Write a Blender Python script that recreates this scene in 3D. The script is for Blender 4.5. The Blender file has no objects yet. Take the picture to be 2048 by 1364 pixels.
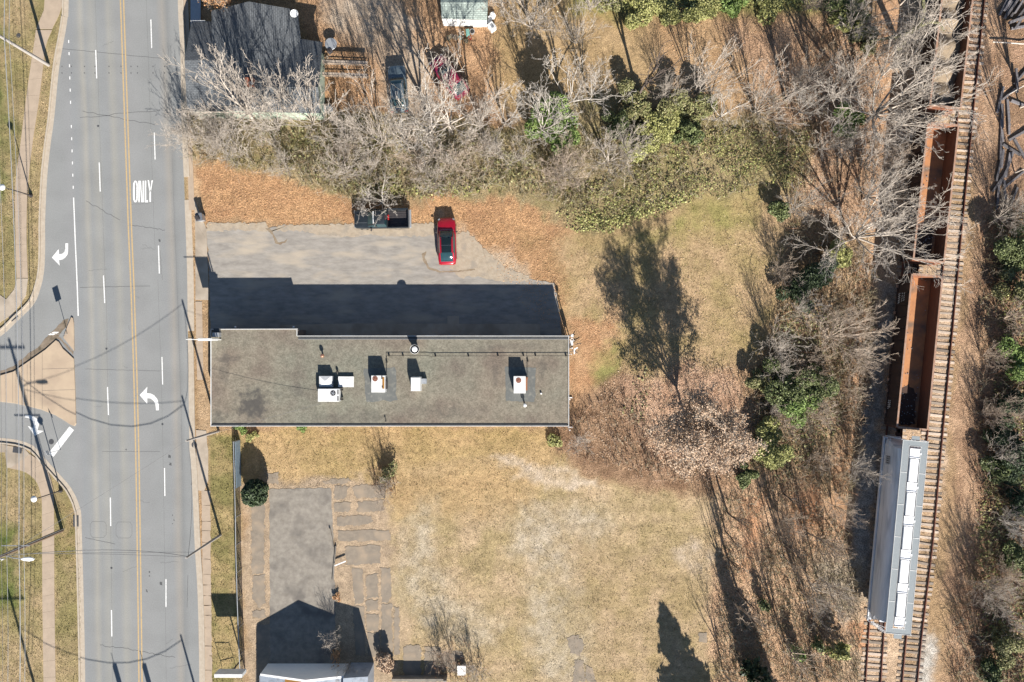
import bpy, bmesh, math, random
import numpy as np
from mathutils import Vector, Matrix
R = math.radians
random.seed(7)
# ---------------------------------------------------------------- camera, sky, sun, exposure
SC = bpy.context.scene
CH = 80.0                                     # camera height over the ground, metres
cam_d = bpy.data.cameras.new("camera"); cam = bpy.data.objects.new("camera", cam_d)
SC.collection.objects.link(cam); SC.camera = cam
cam.location = (0, 0, CH); cam.rotation_euler = (0, 0, 0)
cam_d.sensor_width = 36; cam_d.lens = 36 * CH / 102.4
cam_d.clip_start = 1; cam_d.clip_end = 3000
SUN_EL, SUN_AZ_E = R(30.5), R(15.5)           # elevation, degrees east of south
W = bpy.data.worlds.new("World"); SC.world = W; W.use_nodes = True
nt = W.node_tree; bg = nt.nodes["Background"]
sky = nt.nodes.new("ShaderNodeTexSky"); sky.sky_type = 'NISHITA'; sky.sun_disc = False
sky.sun_elevation = SUN_EL; sky.sun_rotation = math.pi - SUN_AZ_E
sky.air_density = 1.0; sky.dust_density = 0.2; sky.ozone_density = 2.0
nt.links.new(sky.outputs[0], bg.inputs[0]); bg.inputs[1].default_value = 0.052
sd = bpy.data.lights.new("sun", 'SUN'); sd.energy = 5.0; sd.angle = R(0.5); sd.color = (1.0, 0.94, 0.86)
sun = bpy.data.objects.new("sun", sd); SC.collection.objects.link(sun)
sv = Vector((math.sin(SUN_AZ_E) * math.cos(SUN_EL), -math.cos(SUN_AZ_E) * math.cos(SUN_EL), math.sin(SUN_EL)))
sun.rotation_euler = sv.to_track_quat('Z', 'Y').to_euler()
SC.view_settings.view_transform = 'Standard'; SC.view_settings.look = 'None'
SC.view_settings.exposure = 1.16; SC.view_settings.gamma = 1
SC.cycles.max_bounces = 5; SC.cycles.diffuse_bounces = 2; SC.cycles.glossy_bounces = 2
SC.cycles.transmission_bounces = 2; SC.cycles.transparent_max_bounces = 4

# ---------------------------------------------------------------- helpers
def G(px, py, z=0.0):            # a spot on the ground, from the survey grid (20 units per metre)
    return Vector(((px - 1024) / 20.0, (682 - py) / 20.0, z))
def P(px, py, z=0.0):            # a spot measured at height z
    k = 1 - z / CH
    return Vector(((px - 1024) / 20.0 * k, (682 - py) / 20.0 * k, z))
def lin(c):
    c = np.asarray(c, float) / 255.0
    return np.where(c <= 0.04045, c / 12.92, ((c + 0.055) / 1.055) ** 2.4)
KK = np.array([1.95, 1.90, 1.85])
def seen(r, g, b):               # albedo of a level sunlit surface that reads as this sRGB colour
    return tuple(np.clip(lin((r, g, b)) / KK, 0.004, 0.85))
COL = SC.collection
def tag(o, label=None, cat=None, group=None, kind=None):
    if label: o['label'] = label
    if cat: o['category'] = cat
    if group: o['group'] = group
    if kind: o['kind'] = kind
    return o
def empty(name, loc=(0, 0, 0), rz=0.0):
    o = bpy.data.objects.new(name, None); COL.objects.link(o)
    o.location = loc; o.rotation_euler = (0, 0, rz); o.empty_display_size = 0.3
    return o
def link(name, me, parent=None):
    o = bpy.data.objects.new(name, me); COL.objects.link(o)
    if parent is not None: o.parent = parent
    return o
class MB:
    def __init__(s): s.v = []; s.f = []; s.m = []
    def add(s, vs, fs, mi=0):
        n = len(s.v); s.v += [tuple(v) for v in vs]
        s.f += [tuple(i + n for i in f) for f in fs]; s.m += [mi] * len(fs); return s
    def box(s, c, d, rz=0.0, mi=0, taper=1.0, shift=(0, 0)):
        x, y, z = d[0] / 2, d[1] / 2, d[2] / 2; cr, sr = math.cos(rz), math.sin(rz); vs = []
        for dz in (-1, 1):
            t = taper if dz > 0 else 1; ox, oy = shift if dz > 0 else (0, 0)
            for a, b in ((-1, -1), (1, -1), (1, 1), (-1, 1)):
                X, Y = a * x * t + ox, b * y * t + oy
                vs.append((c[0] + X * cr - Y * sr, c[1] + X * sr + Y * cr, c[2] + dz * z))
        return s.add(vs, [(3, 2, 1, 0), (4, 5, 6, 7), (0, 1, 5, 4), (1, 2, 6, 5), (2, 3, 7, 6), (3, 0, 4, 7)], mi)
    def tube(s, p, q, r0, r1=None, n=8, mi=0):
        r1 = r0 if r1 is None else r1
        p, q = Vector(p), Vector(q); d = (q - p).normalized()
        a = d.orthogonal().normalized(); b = d.cross(a); vs = []
        for c, r in ((p, r0), (q, r1)):
            for i in range(n):
                t = 2 * math.pi * i / n; vs.append(c + (a * math.cos(t) + b * math.sin(t)) * r)
        fs = [(i, (i + 1) % n, n + (i + 1) % n, n + i) for i in range(n)]
        fs += [tuple(range(n - 1, -1, -1)), tuple(range(n, 2 * n))]
        return s.add(vs, fs, mi)
    def path(s, pts, r, n=6, mi=0):
        for a, b in zip(pts[:-1], pts[1:]): s.tube(a, b, r, r, n, mi)
        return s
    def lathe(s, c, prof, n=16, mi=0):     # prof: (radius, z)
        vs = []
        for r, z in prof:
            for i in range(n):
                t = 2 * math.pi * i / n; vs.append((c[0] + r * math.cos(t), c[1] + r * math.sin(t), c[2] + z))
        fs = [(k * n + i, k * n + (i + 1) % n, (k + 1) * n + (i + 1) % n, (k + 1) * n + i) for k in range(len(prof) - 1) for i in range(n)]
        fs += [tuple(range(n - 1, -1, -1)), tuple(range((len(prof) - 1) * n, len(prof) * n))]
        return s.add(vs, fs, mi)
    def prism(s, pts, z0, z1, mi=0):
        n = len(pts); vs = [(p[0], p[1], z0) for p in pts] + [(p[0], p[1], z1) for p in pts]
        ar = sum(pts[i][0] * pts[(i + 1) % n][1] - pts[(i + 1) % n][0] * pts[i][1] for i in range(n))
        top, bot = tuple(range(n, 2 * n)), tuple(range(n - 1, -1, -1))
        fs = [top, bot] + [(i, (i + 1) % n, n + (i + 1) % n, n + i) for i in range(n)]
        if ar < 0: fs = [f[::-1] for f in fs]
        return s.add(vs, fs, mi)
    def sheet(s, pts, z, mi=0):
        n = len(pts); ar = sum(pts[i][0] * pts[(i + 1) % n][1] - pts[(i + 1) % n][0] * pts[i][1] for i in range(n))
        f = tuple(range(n)) if ar > 0 else tuple(range(n - 1, -1, -1))
        return s.add([(p[0], p[1], z) for p in pts], [f], mi)
    def loft(s, rings, mi=0, cap=True):
        n = len(rings[0]); vs = [v for r in rings for v in r]
        fs = [(k * n + i, k * n + (i + 1) % n, (k + 1) * n + (i + 1) % n, (k + 1) * n + i) for k in range(len(rings) - 1) for i in range(n)]
        if cap: fs += [tuple(range(n - 1, -1, -1)), tuple(range((len(rings) - 1) * n, len(rings) * n))]
        return s.add(vs, fs, mi)
    def build(s, name, mats, parent=None, smooth=False, bevel=0.0, loc=None, rz=None):
        me = bpy.data.meshes.new(name); me.from_pydata(s.v, [], s.f)
        if not isinstance(mats, (list, tuple)): mats = [mats]
        for m in mats: me.materials.append(m)
        me.polygons.foreach_set('material_index', s.m)
        bm = bmesh.new(); bm.from_mesh(me); bmesh.ops.recalc_face_normals(bm, faces=bm.faces) if not getattr(s, 'flat', False) else None
        if bevel: bmesh.ops.bevel(bm, geom=[e for e in bm.edges if e.is_manifold and e.calc_face_angle(0) > 0.6], offset=bevel, segments=2, affect='EDGES', profile=0.6)
        bm.to_mesh(me); bm.free()
        if smooth:
            me.polygons.foreach_set('use_smooth', [True] * len(me.polygons))
            try: me.set_sharp_from_angle(angle=R(38))
            except Exception: pass
        me.update(); o = link(name, me, parent)
        if loc is not None: o.location = loc
        if rz is not None: o.rotation_euler = (0, 0, rz)
        return o
def flatMB():
    m = MB(); m.flat = True; return m
def npmesh(name, verts, faces, mats, col=None):
    """verts (N,3); faces (M,k)"""
    verts = np.ascontiguousarray(verts, np.float32); faces = np.ascontiguousarray(faces, np.int32)
    me = bpy.data.meshes.new(name); M, k = faces.shape
    me.vertices.add(len(verts)); me.vertices.foreach_set('co', verts.ravel())
    me.loops.add(M * k); me.loops.foreach_set('vertex_index', faces.ravel())
    me.polygons.add(M); me.polygons.foreach_set('loop_start', np.arange(0, M * k, k, dtype=np.int32))
    me.polygons.foreach_set('loop_total', np.full(M, k, np.int32))
    me.update(calc_edges=True)
    for m in (mats if isinstance(mats, (list, tuple)) else [mats]): me.materials.append(m)
    if col is not None:
        a = me.color_attributes.new('col', 'FLOAT_COLOR', 'POINT')
        c = np.ones((len(verts), 4), np.float32); c[:, :3] = col; a.data.foreach_set('color', c.ravel())
    return me
def segmesh(name, p0, p1, r0, r1, mats, col=None):
    """three sided tapered twigs"""
    p0 = np.asarray(p0, float); p1 = np.asarray(p1, float); r0 = np.asarray(r0, float); r1 = np.asarray(r1, float)
    d = p1 - p0; L = np.linalg.norm(d, axis=1, keepdims=True); L[L == 0] = 1; d /= L
    h = np.where(np.abs(d[:, 2:3]) < 0.9, np.array([[0, 0, 1.0]]), np.array([[1.0, 0, 0]]))
    a = np.cross(d, h); a /= np.linalg.norm(a, axis=1, keepdims=True); b = np.cross(d, a)
    vs = []
    for p, r in ((p0, r0), (p1, r1)):
        for i in range(3):
            t = 2 * math.pi * i / 3; vs.append(p + (a * math.cos(t) + b * math.sin(t)) * r[:, None])
    V = np.stack(vs, 1).reshape(-1, 3); n = len(p0); o = (np.arange(n) * 6)[:, None]
    F = np.concatenate([o + np.array([[i, (i + 1) % 3, 3 + (i + 1) % 3, 3 + i]]) for i in range(3)], 1).reshape(-1, 4)
    if col is not None: col = np.repeat(col, 6, 0)
    return npmesh(name, V, F, mats, col)
def leafmesh(name, c, size, rng, mats, up=0.4, col=None, asp=1.6):
    """pointed four sided leaves, random tilt"""
    n = len(c); size = np.broadcast_to(size, (n,))
    nrm = rng.normal(size=(n, 3)); nrm[:, 2] = np.abs(nrm[:, 2]) + up * 2; nrm /= np.linalg.norm(nrm, axis=1, keepdims=True)
    a = np.cross(nrm, rng.normal(size=(n, 3))); a /= np.linalg.norm(a, axis=1, keepdims=True); b = np.cross(nrm, a)
    s = size[:, None] * 0.5
    V = np.stack([c - a * s * asp, c - b * s + nrm * s * .25, c + a * s * asp, c + b * s + nrm * s * .25], 1).reshape(-1, 3)
    F = (np.arange(n) * 4)[:, None] + np.array([[0, 1, 2, 3]])
    if col is not None: col = np.repeat(col, 4, 0)
    return npmesh(name, V, F, mats, col)
# value noise on arrays
def _h(ix, iy, s):
    n = (ix.astype(np.int64) * 374761393 + iy.astype(np.int64) * 668265263 + s * 974634777) & 0xffffffff
    n = ((n ^ (n >> 13)) * 1274126177) & 0xffffffff
    return ((n ^ (n >> 16)) & 0xffff) / 65535.0
def vn(x, y, s=0):
    ix, iy = np.floor(x), np.floor(y); fx, fy = x - ix, y - iy
    fx = fx * fx * (3 - 2 * fx); fy = fy * fy * (3 - 2 * fy)
    a, b = _h(ix, iy, s), _h(ix + 1, iy, s); c, d = _h(ix, iy + 1, s), _h(ix + 1, iy + 1, s)
    return (a * (1 - fx) + b * fx) * (1 - fy) + (c * (1 - fx) + d * fx) * fy
def fbm(x, y, sc, s=0, o=4):
    t = 0; w = 0.5; k = 1.0 / sc; tot = 0
    for i in range(o):
        t = t + w * vn(x * k + 17.3 * i, y * k - 9.1 * i, s + i); tot += w; w *= 0.55; k *= 2.1
    return t / tot
def polydist(x, y, pts):         # signed distance, positive inside
    n = len(pts); d = np.full(x.shape, 1e9); ins = np.zeros(x.shape, bool)
    for i in range(n):
        ax, ay = pts[i]; bx, by = pts[(i + 1) % n]; ex, ey = bx - ax, by - ay
        t = np.clip(((x - ax) * ex + (y - ay) * ey) / (ex * ex + ey * ey + 1e-9), 0, 1)
        d = np.minimum(d, np.hypot(x - ax - t * ex, y - ay - t * ey))
        c = ((ay > y) != (by > y)) & (x < (bx - ax) * (y - ay) / (by - ay + 1e-12) + ax); ins ^= c
    return np.where(ins, d, -d)
def gp(pts): return [tuple(G(*p)[:2]) for p in pts]
def sample_poly(rng, poly, n):   # random points in a ground polygon given in survey units
    pts = gp(poly); xs = [p[0] for p in pts]; ys = [p[1] for p in pts]; out = []
    x = rng.uniform(min(xs), max(xs), n * 4); y = rng.uniform(min(ys), max(ys), n * 4)
    k = polydist(x, y, pts) > 0; return x[k][:n], y[k][:n]
def area(poly):
    p = gp(poly); return abs(sum(p[i][0] * p[(i + 1) % len(p)][1] - p[(i + 1) % len(p)][0] * p[i][1] for i in range(len(p)))) / 2
def rough(pts, step=0.4, amp=0.08, seed=0, closed=True):   # ragged outline, metres
    rg = random.Random(seed); out = []; n = len(pts)
    for i in range(n if closed else n - 1):
        a, b = Vector(pts[i][:2]), Vector(pts[(i + 1) % n][:2]); k = max(1, int((b - a).length / step))
        for j in range(k):
            q = a.lerp(b, j / k); out.append((q.x + rg.uniform(-amp, amp), q.y + rg.uniform(-amp, amp)))
    return out

# ---------------------------------------------------------------- materials
def N(t, ty, **kw):
    n = t.nodes.new(ty)
    for k, v in kw.items(): setattr(n, k, v)
    return n
def mat(name, c1, c2=None, sc=3.0, rough_=0.85, metal=0.0, bump=0.0, bsc=None, stretch=(1, 1, 1), c3=None, sc3=0.5, spec=0.3, isl=0.0, coat=0.0, objr=0.0, det=6):
    m = bpy.data.materials.new(name); m.use_nodes = True; t = m.node_tree; L = t.links.new
    b = t.nodes['Principled BSDF']; b.inputs['Roughness'].default_value = rough_; b.inputs['Metallic'].default_value = metal
    b.inputs['Specular IOR Level'].default_value = spec; b.inputs['Coat Weight'].default_value = coat
    tc = N(t, 'ShaderNodeTexCoord'); mp = N(t, 'ShaderNodeMapping'); mp.inputs['Scale'].default_value = stretch
    L(tc.outputs['Object'], mp.inputs[0])
    c = None
    if c2 is None: c2 = tuple(x * .85 for x in c1)
    n1 = N(t, 'ShaderNodeTexNoise'); n1.inputs['Scale'].default_value = sc; n1.inputs['Detail'].default_value = det; n1.inputs['Roughness'].default_value = .65
    L(mp.outputs[0], n1.inputs[0]); rr = N(t, 'ShaderNodeMapRange'); rr.inputs[1].default_value = .32; rr.inputs[2].default_value = .68
    L(n1.outputs[0], rr.inputs[0]); mx = N(t, 'ShaderNodeMix', data_type='RGBA'); L(rr.outputs[0], mx.inputs[0])
    mx.inputs[6].default_value = (*c1[:3], 1); mx.inputs[7].default_value = (*c2[:3], 1); c = mx.outputs[2]
    if c3 is not None:
        n3 = N(t, 'ShaderNodeTexNoise'); n3.inputs['Scale'].default_value = sc3; n3.inputs['Detail'].default_value = 5; L(mp.outputs[0], n3.inputs[0])
        r3 = N(t, 'ShaderNodeMapRange'); r3.inputs[1].default_value = .5; r3.inputs[2].default_value = .68; L(n3.outputs[0], r3.inputs[0])
        m3 = N(t, 'ShaderNodeMix', data_type='RGBA'); L(r3.outputs[0], m3.inputs[0]); L(c, m3.inputs[6]); m3.inputs[7].default_value = (*c3[:3], 1); c = m3.outputs[2]
    if isl or objr:
        if isl:
            ge = N(t, 'ShaderNodeNewGeometry'); src = ge.outputs['Random Per Island']; amt = isl
        else:
            ge = N(t, 'ShaderNodeObjectInfo'); src = ge.outputs['Random']; amt = objr
        q = N(t, 'ShaderNodeMapRange'); q.inputs[3].default_value = 1 - amt; q.inputs[4].default_value = 1 + amt; L(src, q.inputs[0])
        m4 = N(t, 'ShaderNodeMix', data_type='RGBA', blend_type='MULTIPLY'); m4.inputs[0].default_value = 1
        L(c, m4.inputs[6]); L(q.outputs[0], m4.inputs[7]); c = m4.outputs[2]
    L(c, b.inputs['Base Color'])
    if bump:
        nb = N(t, 'ShaderNodeTexNoise'); nb.inputs['Scale'].default_value = bsc or sc * 3; nb.inputs['Detail'].default_value = 4; L(mp.outputs[0], nb.inputs[0])
        bu = N(t, 'ShaderNodeBump'); bu.inputs['Strength'].default_value = 1.0; bu.inputs['Distance'].default_value = bump
        L(nb.outputs[0], bu.inputs['Height']); L(bu.outputs[0], b.inputs['Normal'])
    return m
def leafmat(name, cols, rough_=.6, trans=0.0):
    m = bpy.data.materials.new(name); m.use_nodes = True; t = m.node_tree; L = t.links.new; b = t.nodes['Principled BSDF']
    b.inputs['Roughness'].default_value = rough_; b.inputs['Specular IOR Level'].default_value = .35
    ge = N(t, 'ShaderNodeNewGeometry'); r = N(t, 'ShaderNodeValToRGB'); L(ge.outputs['Random Per Island'], r.inputs[0])
    cols = [tuple(min(.8, v * 1.3) for v in c) for c in cols]; e = r.color_ramp.elements
    e[0].position = 0; e[0].color = (*cols[0], 1); e[1].position = 1; e[1].color = (*cols[-1], 1)
    for i, c in enumerate(cols[1:-1]):
        q = e.new((i + 1) / (len(cols) - 1)); q.color = (*c, 1)
    L(r.outputs[0], b.inputs['Base Color'])
    return m
def attrmat(name, rough_=.9, isl=.25):
    m = bpy.data.materials.new(name); m.use_nodes = True; t = m.node_tree; L = t.links.new; b = t.nodes['Principled BSDF']
    b.inputs['Roughness'].default_value = rough_; b.inputs['Specular IOR Level'].default_value = .15
    at = N(t, 'ShaderNodeAttribute', attribute_name='col'); ge = N(t, 'ShaderNodeNewGeometry')
    q = N(t, 'ShaderNodeMapRange'); q.inputs[3].default_value = 1 - isl; q.inputs[4].default_value = 1 + isl; L(ge.outputs['Random Per Island'], q.inputs[0])
    m4 = N(t, 'ShaderNodeMix', data_type='RGBA', blend_type='MULTIPLY'); m4.inputs[0].default_value = 1
    L(at.outputs['Color'], m4.inputs[6]); L(q.outputs[0], m4.inputs[7]); L(m4.outputs[2], b.inputs['Base Color'])
    return m
M = {}
M['asphalt_lot'] = mat('old_lot_asphalt', seen(203, 194, 182), seen(166, 158, 148), 1.5, .9, bump=.02, bsc=12, stretch=(.5, 1.5, 1), c3=seen(218, 202, 180), sc3=.5, det=10)
M['patch'] = mat('old_foundation_asphalt', seen(188, 171, 150), seen(156, 143, 127), 1.8, .9, bump=.015, bsc=12, c3=seen(200, 178, 152), sc3=.9, det=9)
M['slab'] = mat('weathered_slab', seen(192, 182, 167), seen(158, 148, 135), 1.8, .9, bump=.02, bsc=10, c3=seen(140, 132, 123), sc3=.5, det=12)
M['concrete'] = mat('concrete', seen(226, 208, 186), seen(208, 190, 168), 1.1, .9, bump=.006, bsc=14, c3=seen(186, 170, 150), sc3=.4)
M['concrete_pink'] = mat('worn_concrete', seen(222, 198, 172), seen(204, 182, 158), 1.3, .9, bump=.006, bsc=14)
M['concrete_island'] = mat('island_concrete', seen(234, 208, 176), seen(220, 194, 166), .5, .9, bump=.005, bsc=12, c3=seen(200, 176, 152), sc3=.3)
M['curb'] = mat('curb_concrete', seen(232, 216, 194), seen(212, 194, 172), 2.5, .9, bump=.006, bsc=14)
M['white_paint'] = mat('road_paint_white', (.74, .74, .72), (.64, .64, .62), 5, .7, c3=(.44, .44, .43), sc3=9)
M['yellow_paint'] = mat('road_paint_yellow', seen(240, 206, 150), seen(230, 192, 136), 6, .7, c3=seen(206, 184, 150), sc3=5)
M['tar'] = mat('crack_tar', seen(120, 120, 118), seen(98, 98, 98), 6, .8)
M['grate'] = mat('iron_grate', seen(120, 120, 122), seen(95, 95, 98), 9, .6, metal=.4)
M['white_metal'] = mat('white_metal', (.68, .68, .67), (.52, .52, .50), 1.6, .5, det=9)
M['white_pvc'] = mat('white_plastic', (.8, .8, .8), (.7, .7, .7), 3, .5)
M['galv'] = mat('galvanised_steel', (.42, .44, .46), (.34, .36, .38), 6, .45, metal=.5)
M['dark_steel'] = mat('dark_steel', (.05, .05, .055), (.08, .07, .07), 6, .5, metal=.4)
M['black'] = mat('black_pipe', (.02, .02, .02), (.03, .025, .02), 8, .6)
M['copper'] = mat('copper_fan', (.35, .16, .11), (.22, .10, .07), 12, .5, metal=.3)
M['copper_ball'] = mat('copper_cap', (.75, .40, .26), (.6, .3, .2), 12, .35, metal=.8)
M['wood'] = mat('grey_wood', seen(235, 215, 195), seen(195, 175, 156), 5, .85, stretch=(.3, 6, 6))
M['pole'] = mat('creosoted_pole', (.17, .12, .085), (.12, .085, .06), 5, .85, stretch=(3, 3, .3))
M['pole_grey'] = mat('weathered_pole', (.34, .32, .30), (.25, .23, .21), 5, .85, stretch=(3, 3, .3))
M['wire'] = mat('wire', (.10, .10, .10), (.16, .16, .16), 5, .6)
M['wire_bright'] = mat('bright_wire', (.5, .5, .5), (.4, .4, .4), 5, .4, metal=.5)
M['glass'] = mat('tinted_glass', (.018, .05, .058), (.012, .035, .042), 2, .08, spec=.7)
M['glass_black'] = mat('black_glass', (.006, .012, .014), (.008, .015, .016), 2, .06, spec=.8)
M['tyre'] = mat('tyre', (.012, .012, .012), (.02, .02, .02), 8, .9)
M['chrome'] = mat('chrome_trim', (.7, .7, .7), (.6, .6, .6), 5, .2, metal=.9)
M['red_paint'] = mat('red_car_paint', (.36, .007, .022), (.31, .006, .02), 1.5, .28, metal=.25, spec=.5, coat=.7)
M['black_paint'] = mat('black_car_paint', (.012, .016, .019), (.018, .023, .027), 2, .3, spec=.5, coat=.6)
M['slate_paint'] = mat('grey_blue_car_paint', (.13, .17, .19), (.10, .13, .15), 2, .35, metal=.3, spec=.5, coat=.4)
M['maroon_paint'] = mat('maroon_car_paint', (.20, .015, .035), (.15, .01, .04), 2, .35, spec=.5, coat=.4)
M['lamp_red'] = mat('lamp_lens', (.35, .02, .02), (.3, .02, .02), 5, .3)
M['lamp_clear'] = mat('lamp_clear', (.22, .23, .24), (.15, .15, .16), 5, .25)
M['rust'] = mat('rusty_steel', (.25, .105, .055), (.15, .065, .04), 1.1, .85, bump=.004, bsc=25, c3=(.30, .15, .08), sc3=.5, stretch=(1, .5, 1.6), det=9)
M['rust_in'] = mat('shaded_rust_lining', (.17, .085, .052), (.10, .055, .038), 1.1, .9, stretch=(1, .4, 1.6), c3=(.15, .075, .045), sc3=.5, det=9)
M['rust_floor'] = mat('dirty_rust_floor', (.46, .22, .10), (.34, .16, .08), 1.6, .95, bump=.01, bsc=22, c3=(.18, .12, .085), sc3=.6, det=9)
M['rust_rim'] = mat('pale_rust_rim', seen(214, 180, 158), seen(190, 140, 108), 2.5, .75)
M['rust_dark'] = mat('dark_rusty_paint', (.045, .032, .028), (.07, .04, .03), 2, .85, bump=.004)
M['car_grey'] = mat('pale_grey_railcar', (.76, .77, .78), (.60, .62, .65), 1.2, .6, stretch=(1, .3, 2), c3=(.42, .44, .47), sc3=.7)
M['walk_grey'] = mat('grey_grating', seen(186, 192, 192), seen(170, 176, 178), 14, .7, bump=.01, bsc=40)
M['hatch'] = mat('white_hatch', (.82, .82, .82), (.76, .76, .77), 2, .5)
M['rail'] = mat('rail_steel', (.10, .04, .032), (.2, .09, .06), 3, .6, metal=.2, stretch=(1, .2, 1))
M['tie'] = mat('old_tie_wood', seen(238, 216, 194), seen(188, 168, 150), 5, .95, bump=.015, bsc=12, stretch=(.5, 4, 4), objr=.5)
M['scrap_tie'] = mat('bleached_tie_wood', seen(160, 155, 155), seen(120, 112, 112), 4, .95, bump=.015, bsc=12, stretch=(.5, 4, 4), objr=.3)
M['wall_green'] = mat('pale_green_siding', seen(222, 236, 212), seen(206, 222, 198), 1.5, .8)
M['wall_white'] = mat('white_siding', (.82, .82, .80), (.76, .76, .75), 2, .7)
M['brick'] = mat('painted_brick', (.24, .19, .16), (.18, .14, .12), 3, .85)
M['orange_plastic'] = mat('orange_plastic', (.65, .16, .05), (.5, .1, .04), 5, .6)
M['rooftan'] = mat('corroded_orange_roof', seen(205, 150, 70), seen(180, 120, 55), 3, .7)
M['tinroof'] = mat('tin_roof', seen(205, 212, 222), seen(180, 190, 202), 1.5, .6, c3=seen(165, 170, 176), sc3=2)
M['bark'] = mat('grey_bark', (.52, .46, .395), (.32, .28, .24), 3, .9, isl=.3)
M['bark_white'] = mat('white_bark', (.52, .475, .42), (.36, .325, .285), 2, .85, isl=.25)
M['bark_tan'] = mat('tan_bark', (.48, .395, .315), (.31, .245, .19), 3, .9, isl=.35)
M['bark_dark'] = mat('dark_bark', (.13, .105, .09), (.09, .07, .06), 3, .9, isl=.3)
M['twig_brush'] = attrmat('dry_stems', .9, .4)
M['grass_blade'] = attrmat('grass_blade', .9, .3)
g1 = [seen(62, 70, 42), seen(104, 116, 66), seen(142, 150, 96), seen(92, 98, 60)]
M['leaf_green'] = leafmat('evergreen_leaf', g1)
M['leaf_bright'] = leafmat('ivy_leaf', [seen(88, 110, 50), seen(130, 154, 76), seen(160, 180, 106), seen(110, 132, 66)])
M['leaf_yellow'] = leafmat('yellow_green_leaf', [seen(136, 138, 74), seen(174, 174, 104), seen(196, 192, 126), seen(152, 146, 88)])
M['leaf_olive'] = leafmat('olive_leaf', [seen(110, 112, 66), seen(146, 146, 92), seen(172, 168, 118), seen(124, 108, 74)])
M['leaf_dark'] = leafmat('dark_holly_leaf', [seen(42, 52, 38), seen(66, 82, 50), seen(92, 108, 70), seen(50, 62, 42)])
M['leaf_tan'] = leafmat('dry_tan_leaf', [seen(184, 148, 118), seen(206, 174, 144), seen(220, 194, 166), seen(166, 130, 100)])
M['leaf_orange'] = leafmat('dry_orange_leaf', [seen(214, 160, 108), seen(236, 190, 142), seen(192, 138, 96), seen(230, 176, 122)])
M['ivy'] = leafmat('ground_ivy_leaf', [seen(96, 102, 60), seen(158, 162, 92), seen(196, 196, 122), seen(176, 146, 106), seen(136, 146, 82), seen(90, 70, 52), seen(212, 208, 140)])
M['dish'] = mat('white_dish', (.75, .76, .75), (.7, .7, .7), 3, .4)
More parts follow.
